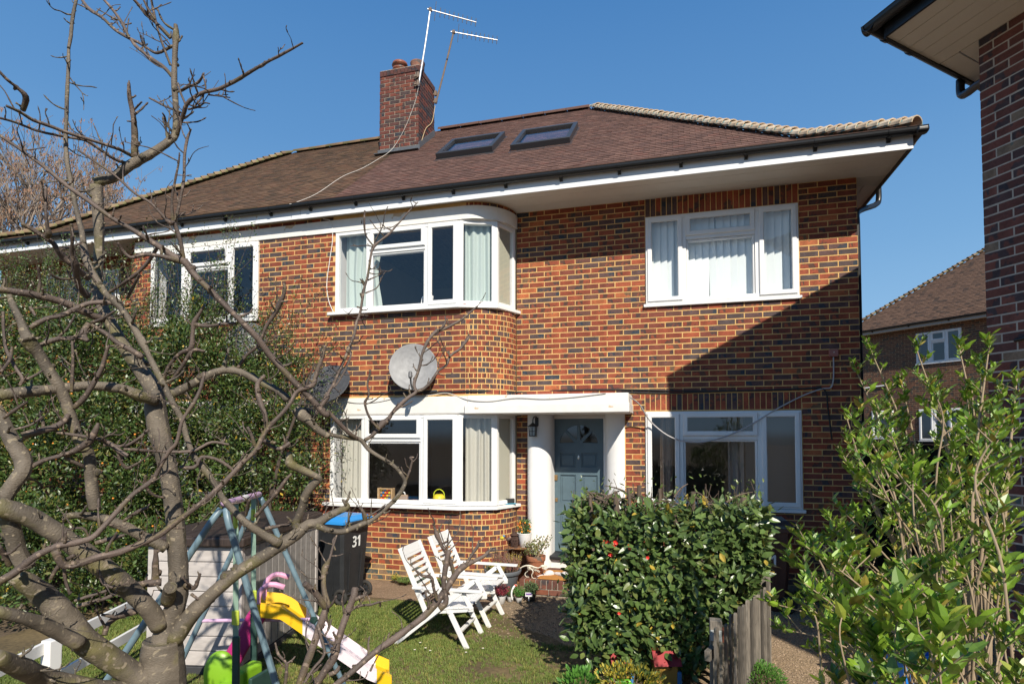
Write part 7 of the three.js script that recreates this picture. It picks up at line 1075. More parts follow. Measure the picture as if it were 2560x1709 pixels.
[[-4.101,2.351,6.065,0.0085],[-4.055,2.412,6.065,0.0078],[-3.997,2.456,6.061,0.0085],[-3.946,2.537,6.07,0.009],[-3.895,2.591,6.079,0.0102],[-3.857,2.638,6.09,0.0114],[-3.828,2.684,6.105,0.0076],[-3.834,2.709,6.107,0.0057]],
[[-3.844,2.63,6.107,0.0063],[-3.816,2.633,6.1,0.0038]],
[[-4.358,2.296,6.208,0.0083],[-4.319,2.358,6.217,0.0082],[-4.256,2.412,6.218,0.0094],[-4.2,2.429,6.221,0.0125],[-4.187,2.49,6.227,0.0094],[-4.175,2.535,6.233,0.0124],[-4.145,2.574,6.234,0.0074],[-4.122,2.603,6.236,0.0056]],
[[-4.157,2.523,6.243,0.0105],[-4.102,2.515,6.238,0.008],[-4.035,2.522,6.23,0.0074],[-3.975,2.524,6.223,0.0055]],
[[-4.325,2.282,6.209,0.0076],[-4.253,2.356,6.212,0.0082],[-4.188,2.422,6.217,0.0094],[-4.161,2.419,6.189,0.0063]],
[[-4.529,2.666,6.322,0.0069],[-4.44,2.694,6.337,0.008],[-4.347,2.727,6.351,0.0079],[-4.262,2.776,6.368,0.0078],[-4.207,2.806,6.392,0.0076]],
[[-4.475,2.646,6.285,0.0069],[-4.405,2.684,6.319,0.0068],[-4.337,2.719,6.353,0.0061]],
[[-4.573,2.532,6.36,0.0093],[-4.508,2.543,6.368,0.0079],[-4.438,2.568,6.376,0.0054]],
[[-4.585,2.529,6.364,0.0136],[-4.595,2.483,6.38,0.0153],[-4.563,2.45,6.386,0.0092]],
[[-4.573,2.523,6.36,0.0105],[-4.526,2.485,6.332,0.0106],[-4.49,2.447,6.308,0.0112],[-4.453,2.424,6.284,0.0125],[-4.416,2.394,6.259,0.0158]],
[[-4.574,2.406,6.564,0.0102],[-4.553,2.434,6.524,0.0115],[-4.542,2.445,6.487,0.0093],[-4.524,2.451,6.447,0.0089],[-4.495,2.439,6.439,0.0077]],
[[-4.556,2.449,6.508,0.0058],[-4.53,2.472,6.502,0.0052],[-4.508,2.506,6.497,0.0052],[-4.494,2.535,6.494,0.0041]],
[[-4.5,2.17,6.482,0.0116],[-4.466,2.205,6.474,0.0122],[-4.421,2.275,6.464,0.0104],[-4.392,2.333,6.458,0.0093],[-4.368,2.383,6.464,0.0075],[-4.348,2.411,6.469,0.0052]],
[[-4.51,2.234,6.488,0.0075],[-4.5,2.309,6.494,0.0075],[-4.49,2.366,6.501,0.0063],[-4.486,2.428,6.509,0.0052]],
[[-4.589,2.06,6.607,0.0166],[-4.551,2.077,6.576,0.0146],[-4.512,2.094,6.545,0.0136],[-4.499,2.117,6.522,0.0114],[-4.502,2.141,6.503,0.0103]],
[[-4.517,2.072,6.535,0.0068],[-4.468,2.063,6.504,0.0069],[-4.418,2.052,6.472,0.0075],[-4.378,2.037,6.443,0.0087],[-4.334,2.002,6.43,0.0099],[-4.301,1.98,6.419,0.0099]],
[[-4.485,1.982,6.523,0.0096],[-4.43,2.015,6.509,0.0142],[-4.397,2.038,6.501,0.0159],[-4.369,2.089,6.495,0.0113],[-4.364,2.109,6.494,0.0057]],
[[-4.39,2.026,6.446,0.0075],[-4.332,2.019,6.412,0.007],[-4.29,2.048,6.384,0.0065],[-4.265,2.084,6.361,0.0059]],
[[-4.335,2.008,6.409,0.0076],[-4.297,2.001,6.357,0.0077],[-4.28,1.997,6.31,0.0073],[-4.225,1.993,6.269,0.0073],[-4.168,1.998,6.227,0.008],[-4.116,2.032,6.188,0.0069],[-4.065,2.022,6.147,0.0057]],
[[-4.632,2.587,6.639,0.0111],[-4.616,2.543,6.633,0.0139],[-4.595,2.498,6.625,0.015],[-4.58,2.454,6.619,0.0194],[-4.564,2.415,6.613,0.025]],
[[-4.544,2.505,6.715,0.0053],[-4.544,2.447,6.713,0.0058],[-4.535,2.367,6.707,0.0064],[-4.505,2.304,6.696,0.0069],[-4.48,2.262,6.688,0.0069],[-4.49,2.24,6.69,0.0064]],
[[-4.48,2.256,6.688,0.0058],[-4.47,2.275,6.66,0.0054],[-4.462,2.299,6.632,0.0038]],
[[-4.514,2.378,6.702,0.0053],[-4.497,2.327,6.721,0.0063],[-4.5,2.283,6.746,0.0067]],
[[-4.558,2.543,6.616,0.0061],[-4.539,2.509,6.61,0.0055]],
[[-4.547,2.124,6.702,0.0064],[-4.511,2.15,6.693,0.0069],[-4.465,2.182,6.681,0.0058]],
[[-4.512,2.082,6.69,0.0048],[-4.482,2.098,6.657,0.0048],[-4.464,2.131,6.627,0.0038]],
[[-4.343,1.585,6.625,0.0069],[-4.349,1.54,6.614,0.0064],[-4.344,1.49,6.601,0.0059]],
[[-4.321,1.557,6.514,0.0078],[-4.3,1.507,6.506,0.0083],[-4.269,1.49,6.496,0.0061]],
[[-4.408,1.441,6.534,0.0061],[-4.378,1.453,6.5,0.0073],[-4.337,1.466,6.463,0.0074]],
[[-4.397,1.421,6.53,0.0094],[-4.349,1.436,6.5,0.0089],[-4.311,1.448,6.472,0.0079],[-4.299,1.46,6.452,0.0062]],
[[-4.444,1.262,6.381,0.0119],[-4.45,1.301,6.358,0.012],[-4.432,1.323,6.328,0.0133],[-4.42,1.328,6.299,0.0183],[-4.389,1.333,6.265,0.0124]],
[[-4.454,1.345,6.387,0.0059],[-4.434,1.334,6.366,0.0078],[-4.42,1.321,6.346,0.0072]],
[[-4.354,1.43,6.227,0.0188],[-4.345,1.507,6.238,0.0156],[-4.335,1.584,6.248,0.0093]],
[[-4.399,1.438,6.271,0.0142],[-4.353,1.443,6.243,0.0186],[-4.33,1.443,6.221,0.0188]],
[[-4.306,1.361,6.211,0.0313],[-4.247,1.427,6.259,0.029],[-4.227,1.441,6.275,0.0278]],
[[-4.25,1.425,6.177,0.0158],[-4.208,1.414,6.172,0.0113],[-4.187,1.447,6.174,0.0082],[-4.172,1.477,6.178,0.0056]],
[[-4.226,1.387,6.169,0.0076],[-4.196,1.362,6.159,0.0063]],
[[-4.471,1.601,6.661,0.009],[-4.44,1.638,6.654,0.0079],[-4.394,1.654,6.641,0.0069]],
[[-4.477,1.607,6.715,0.0103],[-4.469,1.653,6.74,0.0102],[-4.46,1.684,6.765,0.0111]],
[[-4.39,1.548,6.636,0.0079],[-4.369,1.585,6.632,0.009],[-4.343,1.612,6.626,0.0079],[-4.307,1.633,6.616,0.0079]],
[[-4.331,1.657,6.52,0.01],[-4.301,1.669,6.486,0.0095],[-4.269,1.679,6.452,0.0074]],
[[-4.333,1.677,6.542,0.006],[-4.339,1.718,6.561,0.0055],[-4.382,1.717,6.589,0.0043]],
[[-4.365,1.718,6.376,0.0065],[-4.314,1.753,6.363,0.0089],[-4.268,1.774,6.351,0.0065]],
[[-4.574,1.934,6.598,0.01],[-4.532,1.966,6.571,0.0095],[-4.49,1.983,6.542,0.009],[-4.43,2.01,6.509,0.0074]],
[[-4.49,1.976,6.525,0.0085],[-4.477,1.958,6.494,0.0092],[-4.469,1.94,6.465,0.0087]],
[[-4.34,2.003,6.431,0.0058],[-4.344,1.962,6.414,0.0064],[-4.337,1.932,6.393,0.0071],[-4.306,1.949,6.368,0.0065]],
[[-4.278,1.901,6.358,0.0071],[-4.302,1.845,6.328,0.0078],[-4.296,1.812,6.291,0.0067],[-4.289,1.802,6.254,0.0062]],
[[-4.187,1.931,6.282,0.0091],[-4.149,1.93,6.245,0.0098],[-4.139,1.969,6.218,0.0086],[-4.104,1.965,6.19,0.0075],[-4.063,1.936,6.16,0.0081],[-4.033,1.897,6.133,0.005]],
[[-4.094,1.79,6.147,0.0095],[-4.046,1.743,6.132,0.0107]],
[[-3.998,1.721,6.117,0.0076],[-3.95,1.79,6.158,0.0093]],
[[-3.996,1.708,6.064,0.0096],[-3.946,1.766,6.052,0.0103],[-3.896,1.823,6.04,0.0096],[-3.859,1.875,6.032,0.0084],[-3.84,1.894,6.027,0.0051]],
[[-3.892,1.654,5.929,0.02],[-3.852,1.735,5.934,0.02],[-3.824,1.803,5.942,0.0205],[-3.772,1.857,5.942,0.0211],[-3.752,1.871,5.95,0.0131],[-3.818,1.912,5.996,0.0195],[-3.846,1.939,6.03,0.0225],[-3.848,1.99,6.033,0.0141]],
[[-3.987,1.648,6.008,0.0098],[-3.942,1.656,5.956,0.0086],[-3.863,1.657,5.895,0.0101],[-3.82,1.671,5.844,0.0082],[-3.761,1.708,5.79,0.0055]],
[[-3.623,1.661,5.781,0.0118],[-3.618,1.69,5.791,0.013],[-3.627,1.726,5.806,0.0071]],
[[-3.716,1.543,5.876,0.0047],[-3.735,1.581,5.867,0.0047],[-3.725,1.611,5.849,0.0036]],
[[-3.604,1.116,6.296,0.0151],[-3.587,1.179,6.281,0.0157],[-3.571,1.238,6.265,0.0163],[-3.554,1.307,6.25,0.0149],[-3.539,1.368,6.235,0.0154],[-3.531,1.409,6.222,0.014],[-3.548,1.456,6.215,0.0116],[-3.558,1.503,6.207,0.0111],[-3.559,1.54,6.195,0.0153],[-3.56,1.574,6.162,0.0057],[-3.566,1.614,6.131,0.0052],[-3.57,1.653,6.098,0.0037]],
[[-3.543,1.116,6.279,0.0146],[-3.519,1.167,6.258,0.0162],[-3.494,1.21,6.236,0.0188],[-3.483,1.279,6.218,0.0149],[-3.475,1.328,6.201,0.015],[-3.469,1.363,6.184,0.0151],[-3.455,1.407,6.175,0.0152],[-3.446,1.44,6.167,0.0167],[-3.447,1.467,6.161,0.0112]],
[[-3.531,1.402,6.234,0.0124],[-3.554,1.459,6.26,0.0133],[-3.568,1.486,6.282,0.0137],[-3.576,1.507,6.303,0.0122]],
[[-3.442,1.391,6.178,0.0071],[-3.422,1.396,6.154,0.0056],[-3.396,1.394,6.129,0.0051],[-3.37,1.399,6.103,0.0057],[-3.377,1.376,6.086,0.0031]],
[[-3.437,1.424,6.177,0.0091],[-3.42,1.431,6.163,0.0076],[-3.406,1.436,6.148,0.0041]],
[[-3.541,1.347,6.266,0.0074],[-3.517,1.295,6.276,0.0073],[-3.498,1.248,6.287,0.0063],[-3.527,1.201,6.312,0.0062],[-3.549,1.156,6.334,0.0062]],
[[-3.651,1.116,6.309,0.0073],[-3.644,1.174,6.31,0.0073],[-3.646,1.208,6.311,0.0068],[-3.673,1.242,6.32,0.0063],[-3.684,1.286,6.325,0.0039]],
[[-3.645,1.206,6.311,0.0049],[-3.632,1.214,6.297,0.0044],[-3.624,1.227,6.285,0.0029]],
[[-3.517,1.303,6.258,0.0044],[-3.509,1.328,6.241,0.0045],[-3.508,1.358,6.226,0.003]],
[[-3.491,1.164,6.266,0.0097],[-3.468,1.175,6.25,0.0098],[-3.464,1.19,6.239,0.0059]],
[[-3.483,1.114,6.262,0.0128],[-3.423,1.166,6.195,0.0128],[-3.371,1.215,6.131,0.0133],[-3.314,1.255,6.081,0.0165],[-3.266,1.292,6.034,0.0143],[-3.216,1.336,5.987,0.0157],[-3.17,1.399,5.942,0.0166],[-3.14,1.458,5.901,0.0155],[-3.115,1.497,5.861,0.0158],[-3.072,1.521,5.833,0.0102],[-3.028,1.544,5.804,0.0089],[-3.005,1.573,5.781,0.0045]],
[[-3.139,1.474,5.888,0.0094],[-3.154,1.544,5.901,0.0094],[-3.181,1.595,5.917,0.0087],[-3.199,1.646,5.93,0.0124],[-3.205,1.671,5.939,0.0062],[-3.209,1.694,5.947,0.0037]],
[[-3.097,1.51,5.857,0.0082],[-3.075,1.554,5.835,0.007],[-3.059,1.582,5.814,0.0083],[-3.059,1.605,5.797,0.0039]],
[[-3.177,1.348,5.956,0.0183],[-3.153,1.37,5.942,0.0135],[-3.164,1.442,5.94,0.0111],[-3.157,1.52,5.934,0.0135],[-3.148,1.573,5.925,0.0124],[-3.144,1.583,5.925,0.0068]],
[[-3.177,1.387,5.979,0.0067],[-3.185,1.442,5.996,0.0072],[-3.189,1.487,6.012,0.0078],[-3.216,1.496,6.032,0.0066],[-3.245,1.528,6.055,0.0041]],
[[-3.172,1.584,5.922,0.0056],[-3.152,1.614,5.897,0.0031]],
[[-3.341,1.179,6.225,0.0049],[-3.341,1.195,6.205,0.0039]]];
const PRIVET_SHOOTS = [[-1.29,2.558,4.868,-0.957,1.164,4.942],
[-1.331,2.458,4.772,-0.971,1.174,4.85],
[-1.132,2.515,5.03,-1.024,1.224,5.156],
[-0.976,2.508,5.09,-1.051,1.254,5.262],
[-0.933,2.487,5.285,-1.107,1.314,5.473],
[-1.194,2.323,4.833,-0.975,1.202,4.948],
[-1.051,2.344,5.001,-1.04,1.331,5.165],
[-1.125,2.374,4.815,-0.948,1.164,4.939],
[-0.936,2.309,5.487,-1.099,1.316,5.664],
[-0.882,2.271,5.263,-1.047,1.283,5.455],
[-0.965,2.288,5.183,-1.078,1.284,5.367],
[-1.407,2.004,4.777,-1.028,1.134,4.864],
[-1.375,2.205,4.775,-0.99,1.134,4.854],
[-1.296,2.235,4.962,-1.035,1.194,5.061],
[-0.955,2.388,5.236,-1.07,1.267,5.412],
[-1.423,2.19,5.479,-1.334,1.575,5.541],
[-1.877,1.655,6.445,-1.68,1.412,6.5],
[-1.637,1.711,6.394,-1.564,1.332,6.335],
[-1.095,1.906,5.196,-1.184,1.13,5.331],
[-1.72,1.843,6.01,-1.426,1.456,5.959],
[-1.231,2.067,5.701,-1.342,1.699,5.853],
[-1.347,1.959,6.062,-1.383,1.53,6.152],
[-1.367,1.805,6.271,-1.401,1.373,6.251],
[-0.928,2.076,5.154,-1.048,1.448,5.176],
[-1.808,1.758,6.407,-1.59,1.344,6.37],
[-0.986,2.024,5.569,-1.121,1.447,5.666],
[-1.264,1.566,6.091,-1.322,1.267,6.115],
[-1.199,1.428,5.601,-1.234,1.069,5.629],
[-1.87,1.607,6.283,-1.639,1.292,6.213],
[-1.718,1.744,5.944,-1.41,1.391,5.92],
[-1.263,1.488,5.559,-1.169,1.069,5.608],
[-1.369,1.424,5.358,-1.297,0.994,5.47],
[-1.553,1.928,5.635,-1.376,1.553,5.663],
[-1.321,1.738,5.255,-1.107,1.084,5.22],
[-0.984,2.297,5.178,-0.931,1.464,5.133],
[-1.611,1.97,6.265,-1.527,1.688,6.363],
[-1.626,2.148,5.856,-1.505,1.804,5.953],
[-1.845,1.732,6.428,-1.61,1.379,6.459],
[-1.593,2.079,5.861,-1.422,1.402,5.746],
[-1.576,1.979,6.301,-1.578,1.62,6.382],
[-1.399,2.099,6.404,-1.458,1.723,6.511],
[-1.282,2.247,5.64,-1.138,1.54,5.598],
[-1.654,2.067,6.11,-1.423,1.576,6.032],
[-1.368,2.114,5.307,-1.051,1.298,5.186],
[-1.381,1.758,6.332,-1.497,1.444,6.48],
[-1.839,1.639,6.145,-1.534,1.241,6.114],
[-0.95,1.252,5.555,-1.178,1.126,5.745],
[-1.559,2.058,5.54,-1.233,1.327,5.502],
[-1.536,1.771,6.478,-1.511,1.392,6.46],
[-1.382,1.968,6.254,-1.376,1.589,6.238],
[-1.254,1.572,6.24,-1.373,1.371,6.373],
[-1.576,1.703,5.299,-1.152,1.186,5.153],
[-1.298,1.552,6.338,-1.473,1.417,6.509],
[-1.187,1.488,6.099,-1.247,1.267,6.095],
[-1.273,2.073,6.12,-1.387,1.706,6.178],
[-1.673,2.025,6.175,-1.454,1.619,6.163],
[-1.432,1.582,6.089,-1.354,1.259,6.106],
[-1.332,2.272,5.736,-1.304,1.902,5.715],
[-1.586,1.709,5.533,-1.303,1.19,5.505],
[-1.576,1.74,6.439,-1.56,1.447,6.507],
[-1.153,1.95,5.758,-1.201,1.299,5.825],
[-1.3,1.895,5.815,-1.264,1.401,5.845],
[-1.376,1.496,5.709,-1.26,1.133,5.785],
[-1.255,1.429,5.557,-1.29,1.067,5.638],
[-1.849,1.728,6.358,-1.569,1.294,6.247],
[-1.644,1.504,5.694,-1.402,1.024,5.569],
[-1.678,1.538,6.05,-1.459,1.188,5.969],
[-1.931,1.458,5.891,-1.593,1.283,5.946],
[-1.883,1.356,5.874,-1.567,1.255,5.938],
[-1.809,1.707,5.866,-1.722,1.528,5.991],
[-1.767,1.693,5.854,-1.722,1.528,5.991],
[-1.682,1.707,5.831,-1.722,1.514,5.991],
[-1.845,1.605,5.873,-1.736,1.473,5.993],
[-1.818,1.473,5.86,-1.763,1.337,5.996],
[-1.784,1.371,5.847,-1.594,1.228,5.944],
[-1.641,1.576,5.814,-1.722,1.501,5.99],
[-1.6,1.488,5.799,-1.435,1.31,5.903],
[-1.712,1.546,5.833,-1.58,1.31,5.943],
[-1.771,1.283,5.84,-1.515,1.201,5.921],
[-1.772,1.596,6.65,-1.787,1.446,6.692],
[-1.789,1.616,6.887,-1.784,1.464,6.916],
[-1.821,1.603,6.613,-1.815,1.466,6.651],
[-1.294,1.434,6.296,-1.351,1.254,6.355],
[-1.858,1.561,6.787,-1.891,1.397,6.83],
[-1.512,1.555,6.695,-1.553,1.329,6.738],
[-1.682,1.608,6.824,-1.726,1.423,6.867],
[-1.578,1.624,6.399,-1.564,1.356,6.434],
[-1.868,1.582,6.886,-1.833,1.427,6.907],
[-1.624,1.502,6.413,-1.652,1.344,6.463],
[-1.694,1.696,6.821,-1.727,1.582,6.864],
[-1.787,1.653,6.755,-1.76,1.501,6.781],
[-1.657,1.676,6.699,-1.707,1.525,6.749],
[-1.832,1.522,6.647,-1.861,1.333,6.692],
[-1.357,1.63,6.393,-1.374,1.418,6.437],
[-1.481,1.606,6.573,-1.469,1.349,6.603],
[-1.661,1.471,6.525,-1.646,1.284,6.559],
[-1.758,1.729,6.831,-1.798,1.531,6.873],
[-1.8,1.714,6.864,-1.769,1.504,6.884],
[-1.61,1.668,6.735,-1.635,1.498,6.775],
[-1.811,1.631,6.78,-1.765,1.396,6.798],
[-1.513,1.576,6.366,-1.539,1.377,6.415],
[-1.847,1.613,6.691,-1.842,1.464,6.726],
[-1.671,1.723,6.744,-1.713,1.557,6.789],
[-1.851,1.714,6.775,-1.874,1.522,6.815],
[-1.584,1.499,6.527,-1.564,1.247,6.557]];
// ---------------------------------------------------------------- bare apple tree
{
  reseed(201);
  const tree = thing('apple_tree', 'bare gnarled apple tree with knobbly spurs in front of the shed', 'tree');
  const bark = std({ color: C(0.275, 0.238, 0.185), map: T.bark, roughness: 0.72, bumpMap: T.barkBump, bumpScale: 0.004 }), young = std({ color: C(0.245, 0.190, 0.160), map: T.bark, roughness: 0.7, bumpMap: T.barkBump, bumpScale: 0.003 });
  const first = APPLE_LIMBS[0], root = first[0];
  const trunkPts = [[root[0] + 0.05, -0.1, root[2] - 0.05, 0.16], [root[0] + 0.04, 0.15, root[2] - 0.03, 0.125], [root[0] + 0.02, 0.5, root[2], 0.11], ...first];
  mesh('trunk', tube(trunkPts, 0.1, { seg: 16, step: 5, bump: 0.05 }), bark, tree);
  // a spur: stubby twig with swollen rings and a bud
  const spur = (p, d, len, r) => { const pts = []; let q = p.clone(), e = d.clone(); const n = 3 + Math.floor(rnd() * 3); for (let i = 0; i <= n; i++) { pts.push([q.x, q.y, q.z, r * (1 - 0.45 * i / n) * (i & 1 ? 1.35 : 0.9)]); e.add(V(rr(-0.35, 0.35), rr(-0.1, 0.45), rr(-0.35, 0.35))).normalize(); q = q.clone().addScaledVector(e, len / n); } const t = pts[pts.length - 1]; t[3] = r * 0.25; pts.splice(pts.length - 1, 0, [lerp(pts[n - 1][0], t[0], 0.6), lerp(pts[n - 1][1], t[1], 0.6), lerp(pts[n - 1][2], t[2], 0.6), r * 0.95]); return tube(pts, r, { seg: 6, step: 2, bump: 0.2 }); };
  APPLE_LIMBS.slice(1).forEach((limb) => {
    const thick = Math.max(...limb.map((p) => p[3]));
    const pts = limb.map((p) => [p[0], p[1], p[2], p[3] * 0.88]);
    const parts = [tube(pts, 0.01, { seg: thick > 0.03 ? 14 : thick > 0.012 ? 10 : 7, step: thick > 0.03 ? 5 : 4, bump: thick > 0.03 ? 0.07 : 0.16 })];
    for (let i = 0; i < pts.length - 1; i++) {
      const a = V(...pts[i]), b = V(...pts[i + 1]), l = a.distanceTo(b), r = pts[i][3]; if (r > 0.034) continue;
      const n = Math.floor(l / (r > 0.02 ? 0.10 : 0.060) + rnd());
      for (let k = 0; k < n; k++) {
        const t = rnd(), p = a.clone().lerp(b, t), d = b.clone().sub(a).normalize(), s = V(rr(-1, 1), rr(-0.3, 1.2), rr(-1, 1)); s.addScaledVector(d, -s.dot(d) * 0.8).normalize();
        if (rnd() < 0.5) { const kn = new THREE.IcosahedronGeometry(r * rr(0.5, 0.9), 1); const kp = kn.attributes.position; for (let q = 0; q < kp.count; q++) { const f = 1 + 0.3 * Math.sin(kp.getX(q) * 900 + kp.getY(q) * 700 + k); kp.setXYZ(q, kp.getX(q) * f, kp.getY(q) * f, kp.getZ(q) * f); } kn.translate(p.x + s.x * r * 0.65, p.y + s.y * r * 0.65, p.z + s.z * r * 0.65); parts.push(clean(kn)); }
        else parts.push(spur(p.addScaledVector(s, r * 0.6), s.addScaledVector(d, 0.35).normalize(), rr(0.02, 0.055) + (rnd() < 0.25 ? rr(0.03, 0.08) : 0), Math.min(Math.max(r * 0.45, 0.0026), 0.0055)));
      }
    }
    for (let i = 0; i < pts.length - 1; i++) { // thin year-old shoots
      const a = V(...pts[i]), b = V(...pts[i + 1]), l = a.distanceTo(b), r = pts[i][3]; if (r > 0.040) continue;
      for (let k = Math.floor(l / 0.15 + rnd()); k > 0; k--) {
        const d = b.clone().sub(a).normalize(), q = a.clone().lerp(b, rnd()); let e = V(rr(-1, 1), rr(-0.35, 1), rr(-1, 1)); e.addScaledVector(d, 0.5 - e.dot(d) * 0.6).normalize();
        const n = 3 + Math.floor(rnd() * 3), len = rr(0.05, 0.19), r0 = rr(0.0017, 0.0032), tw = []; for (let j = 0; j <= n; j++) { tw.push([q.x, q.y, q.z, r0 * (1 - 0.5 * j / n) * (j & 1 ? 1.3 : 0.95)]); if (j && rnd() < 0.5) parts.push(spur(q.clone(), e.clone().add(V(rr(-1, 1), rr(0, 1), rr(-1, 1))).normalize(), rr(0.012, 0.035), 0.0022)); e.add(V(rr(-0.4, 0.4), rr(-0.2, 0.4), rr(-0.4, 0.4))).normalize(); q.addScaledVector(e, len / n); }
        parts.push(tube(tw, 0.002, { seg: 5, step: 2, bump: 0.15 }));
      }
    }
    mesh('limb', merge(parts), thick > 0.022 ? bark : young, tree);
  });
}
// ---------------------------------------------------------------- laurel hedge, freshly cut on top
{
  reseed(211);
  const h = thing('laurel_hedge', 'boxy glossy laurel hedge with sawn stems along its flat top', 'hedge');
  const woody = std({ color: C(0.165, 0.125, 0.10), map: T.wood, roughness: 0.9 }), st = [], cutm = std({ color: C(0.30, 0.225, 0.165), roughness: 0.9 });
  const ax = V(-0.36, 0, 0.93);
  const P = (a, y, b) => V(-2.32 + a, y, 2.78 + b - a * 0.12);
  for (let i = 0; i < 26; i++) { const a = rr(-0.62, 0.66), b = rr(-0.30, 0.30), q = P(a, 0, b), t = P(a * 1.1 + rr(-0.1, 0.1), rr(1.36, 1.60), b + rr(-0.1, 0.1)), r = rr(0.010, 0.030); mesh('stem', tube([[q.x * 0.5 - 2.32 * 0.5, 0, q.z * 0.5 + 2.78 * 0.5, r * 1.3], [lerp(q.x, t.x, 0.4) + rr(-0.05, 0.05), 0.6, lerp(q.z, t.z, 0.4), r * 1.1], [t.x, t.y, t.z, r]], r, { seg: 8, bump: 0.08 }), woody, h); }
  for (let i = 0; i < 24; i++) { const a = rr(-0.75, 0.5), q = P(a, rr(1.38, 1.5), rr(-0.28, 0.25)), e = q.clone().add(V(rr(-0.35, 0.25), rr(0.0, 0.12), rr(-0.12, 0.12))); st.push(tube([[q.x, q.y, q.z, 0.009], [lerp(q.x, e.x, 0.5), lerp(q.y, e.y, 0.5) + 0.02, lerp(q.z, e.z, 0.5), 0.007], [e.x, e.y, e.z, 0.004]], 0.006, { seg: 6, bump: 0.1 })); }
  for (let i = 0; i < 60; i++) { const q = P(rr(-0.8, 0.8), rr(1.36, 1.48), rr(-0.3, 0.35)), e = q.clone().add(V(rr(-0.1, 0.1), rr(0.06, 0.20), rr(-0.08, 0.08))); st.push(tube([q.toArray(), e.toArray()], 0.0025, { seg: 4, smooth: false })); }
  mesh('twigs', merge(st), woody, h);
  const lv = new Leaves(LEAF, [C(0.075, 0.125, 0.034), C(0.098, 0.155, 0.042), C(0.060, 0.100, 0.030), C(0.140, 0.175, 0.050), C(0.42, 0.31, 0.05), C(0.115, 0.175, 0.046)], leafMat(0.32, 0.14));
  const pk = picker([4, 4, 3, 2, 0.35, 1.5]);
  const bump = (a, y) => 0.07 * (fbm(a * 0.4 + 0.5, y * 0.4 + 0.2, 6, 77, 3) - 0.5) * 2;
  let n = 0, guard = 0;
  while (n < 10500 && guard++ < 120000) {
    const a = rr(-0.90, 0.90), y = rr(0.10, 1.50), b = rr(-0.52, 0.56);
    const lowCut = a > 0.2 ? 0.10 + (a - 0.2) * 0.75 : 0.06 + Math.max(0, -a - 0.45) * 0.7; if (y < lowCut) continue;
    const w = P(a, y, b), fence = -1.46 - (w.z - 2.38) * 0.363; if (w.x > fence - 0.06 && y < 0.86 + 0.3 * (w.x - fence)) continue;
    const side = Math.max(Math.abs(a) / 0.79, Math.abs(b) / 0.47, (y - 0.75) / 0.70), lim = 1.0 + bump(a + b, y) * 1.6 + (rnd() < 0.05 ? 0.10 : 0);
    if (side > lim || side < 0.60 + 0.25 * rnd()) continue;
    if (y > 1.36 && rnd() < 0.60 && Math.abs(a + 0.05) < 0.62) continue;
    const out = Math.abs(a) / 0.79 > Math.abs(b) / 0.47 ? V(Math.sign(a), 0.25, 0.2) : V(0.1, 0.3, Math.sign(b)); if ((y - 0.75) / 0.70 > side - 0.02) out.set(0, 1, 0.3);
    const d = out.clone().multiplyScalar(0.45).add(V(rr(-1, 1), rr(-0.9, 0.7), rr(-1, 1))), nn = out.clone().add(V(rr(-0.5, 0.5), rr(0.1, 0.8), rr(-0.5, 0.5)));
    lv.add(P(a, y, b), d, rr(0.065, 0.115), rr(0.70, 0.9), pk(), nn); n++;
  }
  for (let i = 0; i < 140; i++) { const q = P(rr(-0.85, 0.85), rr(1.45, 1.68), rr(-0.4, 0.4)); lv.add(q, dirRand(0.9), rr(0.025, 0.055), 0.8, rnd() < 0.6 ? 3 : 5); }
  lv.build('foliage', h, 300);
}
{ // red begonias showing through the hedge
  reseed(213); const b = thing('red_flowers', 'cluster of red begonia flowers poking through the laurel hedge', 'flowers'), m = std({ color: C(0.72, 0.035, 0.022), roughness: 0.5 });
  for (const [x, y, z, k] of [[-2.80, 1.16, 3.27, 5], [-2.72, 1.15, 3.29, 4], [-2.60, 1.16, 3.30, 4], [-2.76, 1.05, 3.29, 2], [-2.44, 1.05, 3.32, 1], [-2.72, 0.62, 3.28, 1]]) for (let i = 0; i < k; i++) { const lv = new Leaves(LEAF, [m.color], m), c = V(rr(-0.025, 0.025), rr(-0.03, 0.03), rr(-0.01, 0.015)); for (let q = 0; q < 5; q++) lv.add(c, V(Math.cos(q * 1.256), Math.sin(q * 1.256), 0.4), 0.017, 1.6, 0, V(0, 0, 1)); const f = lv.build('flower', b); f.userData = {}; f.position.set(x, y, z); }
}
function smallBush(name, label, c, r, n, toneList, len, rough = 0.6) { const b = thing(name, label, 'shrub', [c[0], 0, c[2]]), lv = new Leaves(LEAF, toneList, leafMat(rough, 0.15)), st = []; for (let i = 0; i < n; i++) { const d = dirRand(0.3), k = rr(0.55, 1), p = V(d.x * r[0] * k, c[1] + d.y * r[1] * k, d.z * r[2] * k); if (p.y < 0.01) continue; lv.add(p, d.clone().add(V(0, 0.5, 0)), len * rr(0.6, 1.2), 0.9, Math.floor(rnd() * toneList.length)); if (i % 40 === 0) st.push(tube([[0, 0, 0], p.toArray()], 0.003, { seg: 4, smooth: false })); } mesh('stems', merge(st), twig, b); lv.build('foliage', b); return b; }
reseed(221);
smallBush('golden_shrub', 'low golden-leaved euonymus below the laurel hedge', [-2.58, 0.20, 3.72], [0.28, 0.16, 0.14], 900, [C(0.46, 0.36, 0.03), C(0.34, 0.30, 0.04), C(0.12, 0.16, 0.03)], 0.035);
smallBush('green_shrub', 'bright green shrub beside the golden euonymus', [-2.95, 0.14, 3.72], [0.16, 0.14, 0.12], 420, [C(0.07, 0.20, 0.025), C(0.09, 0.24, 0.03)], 0.05);
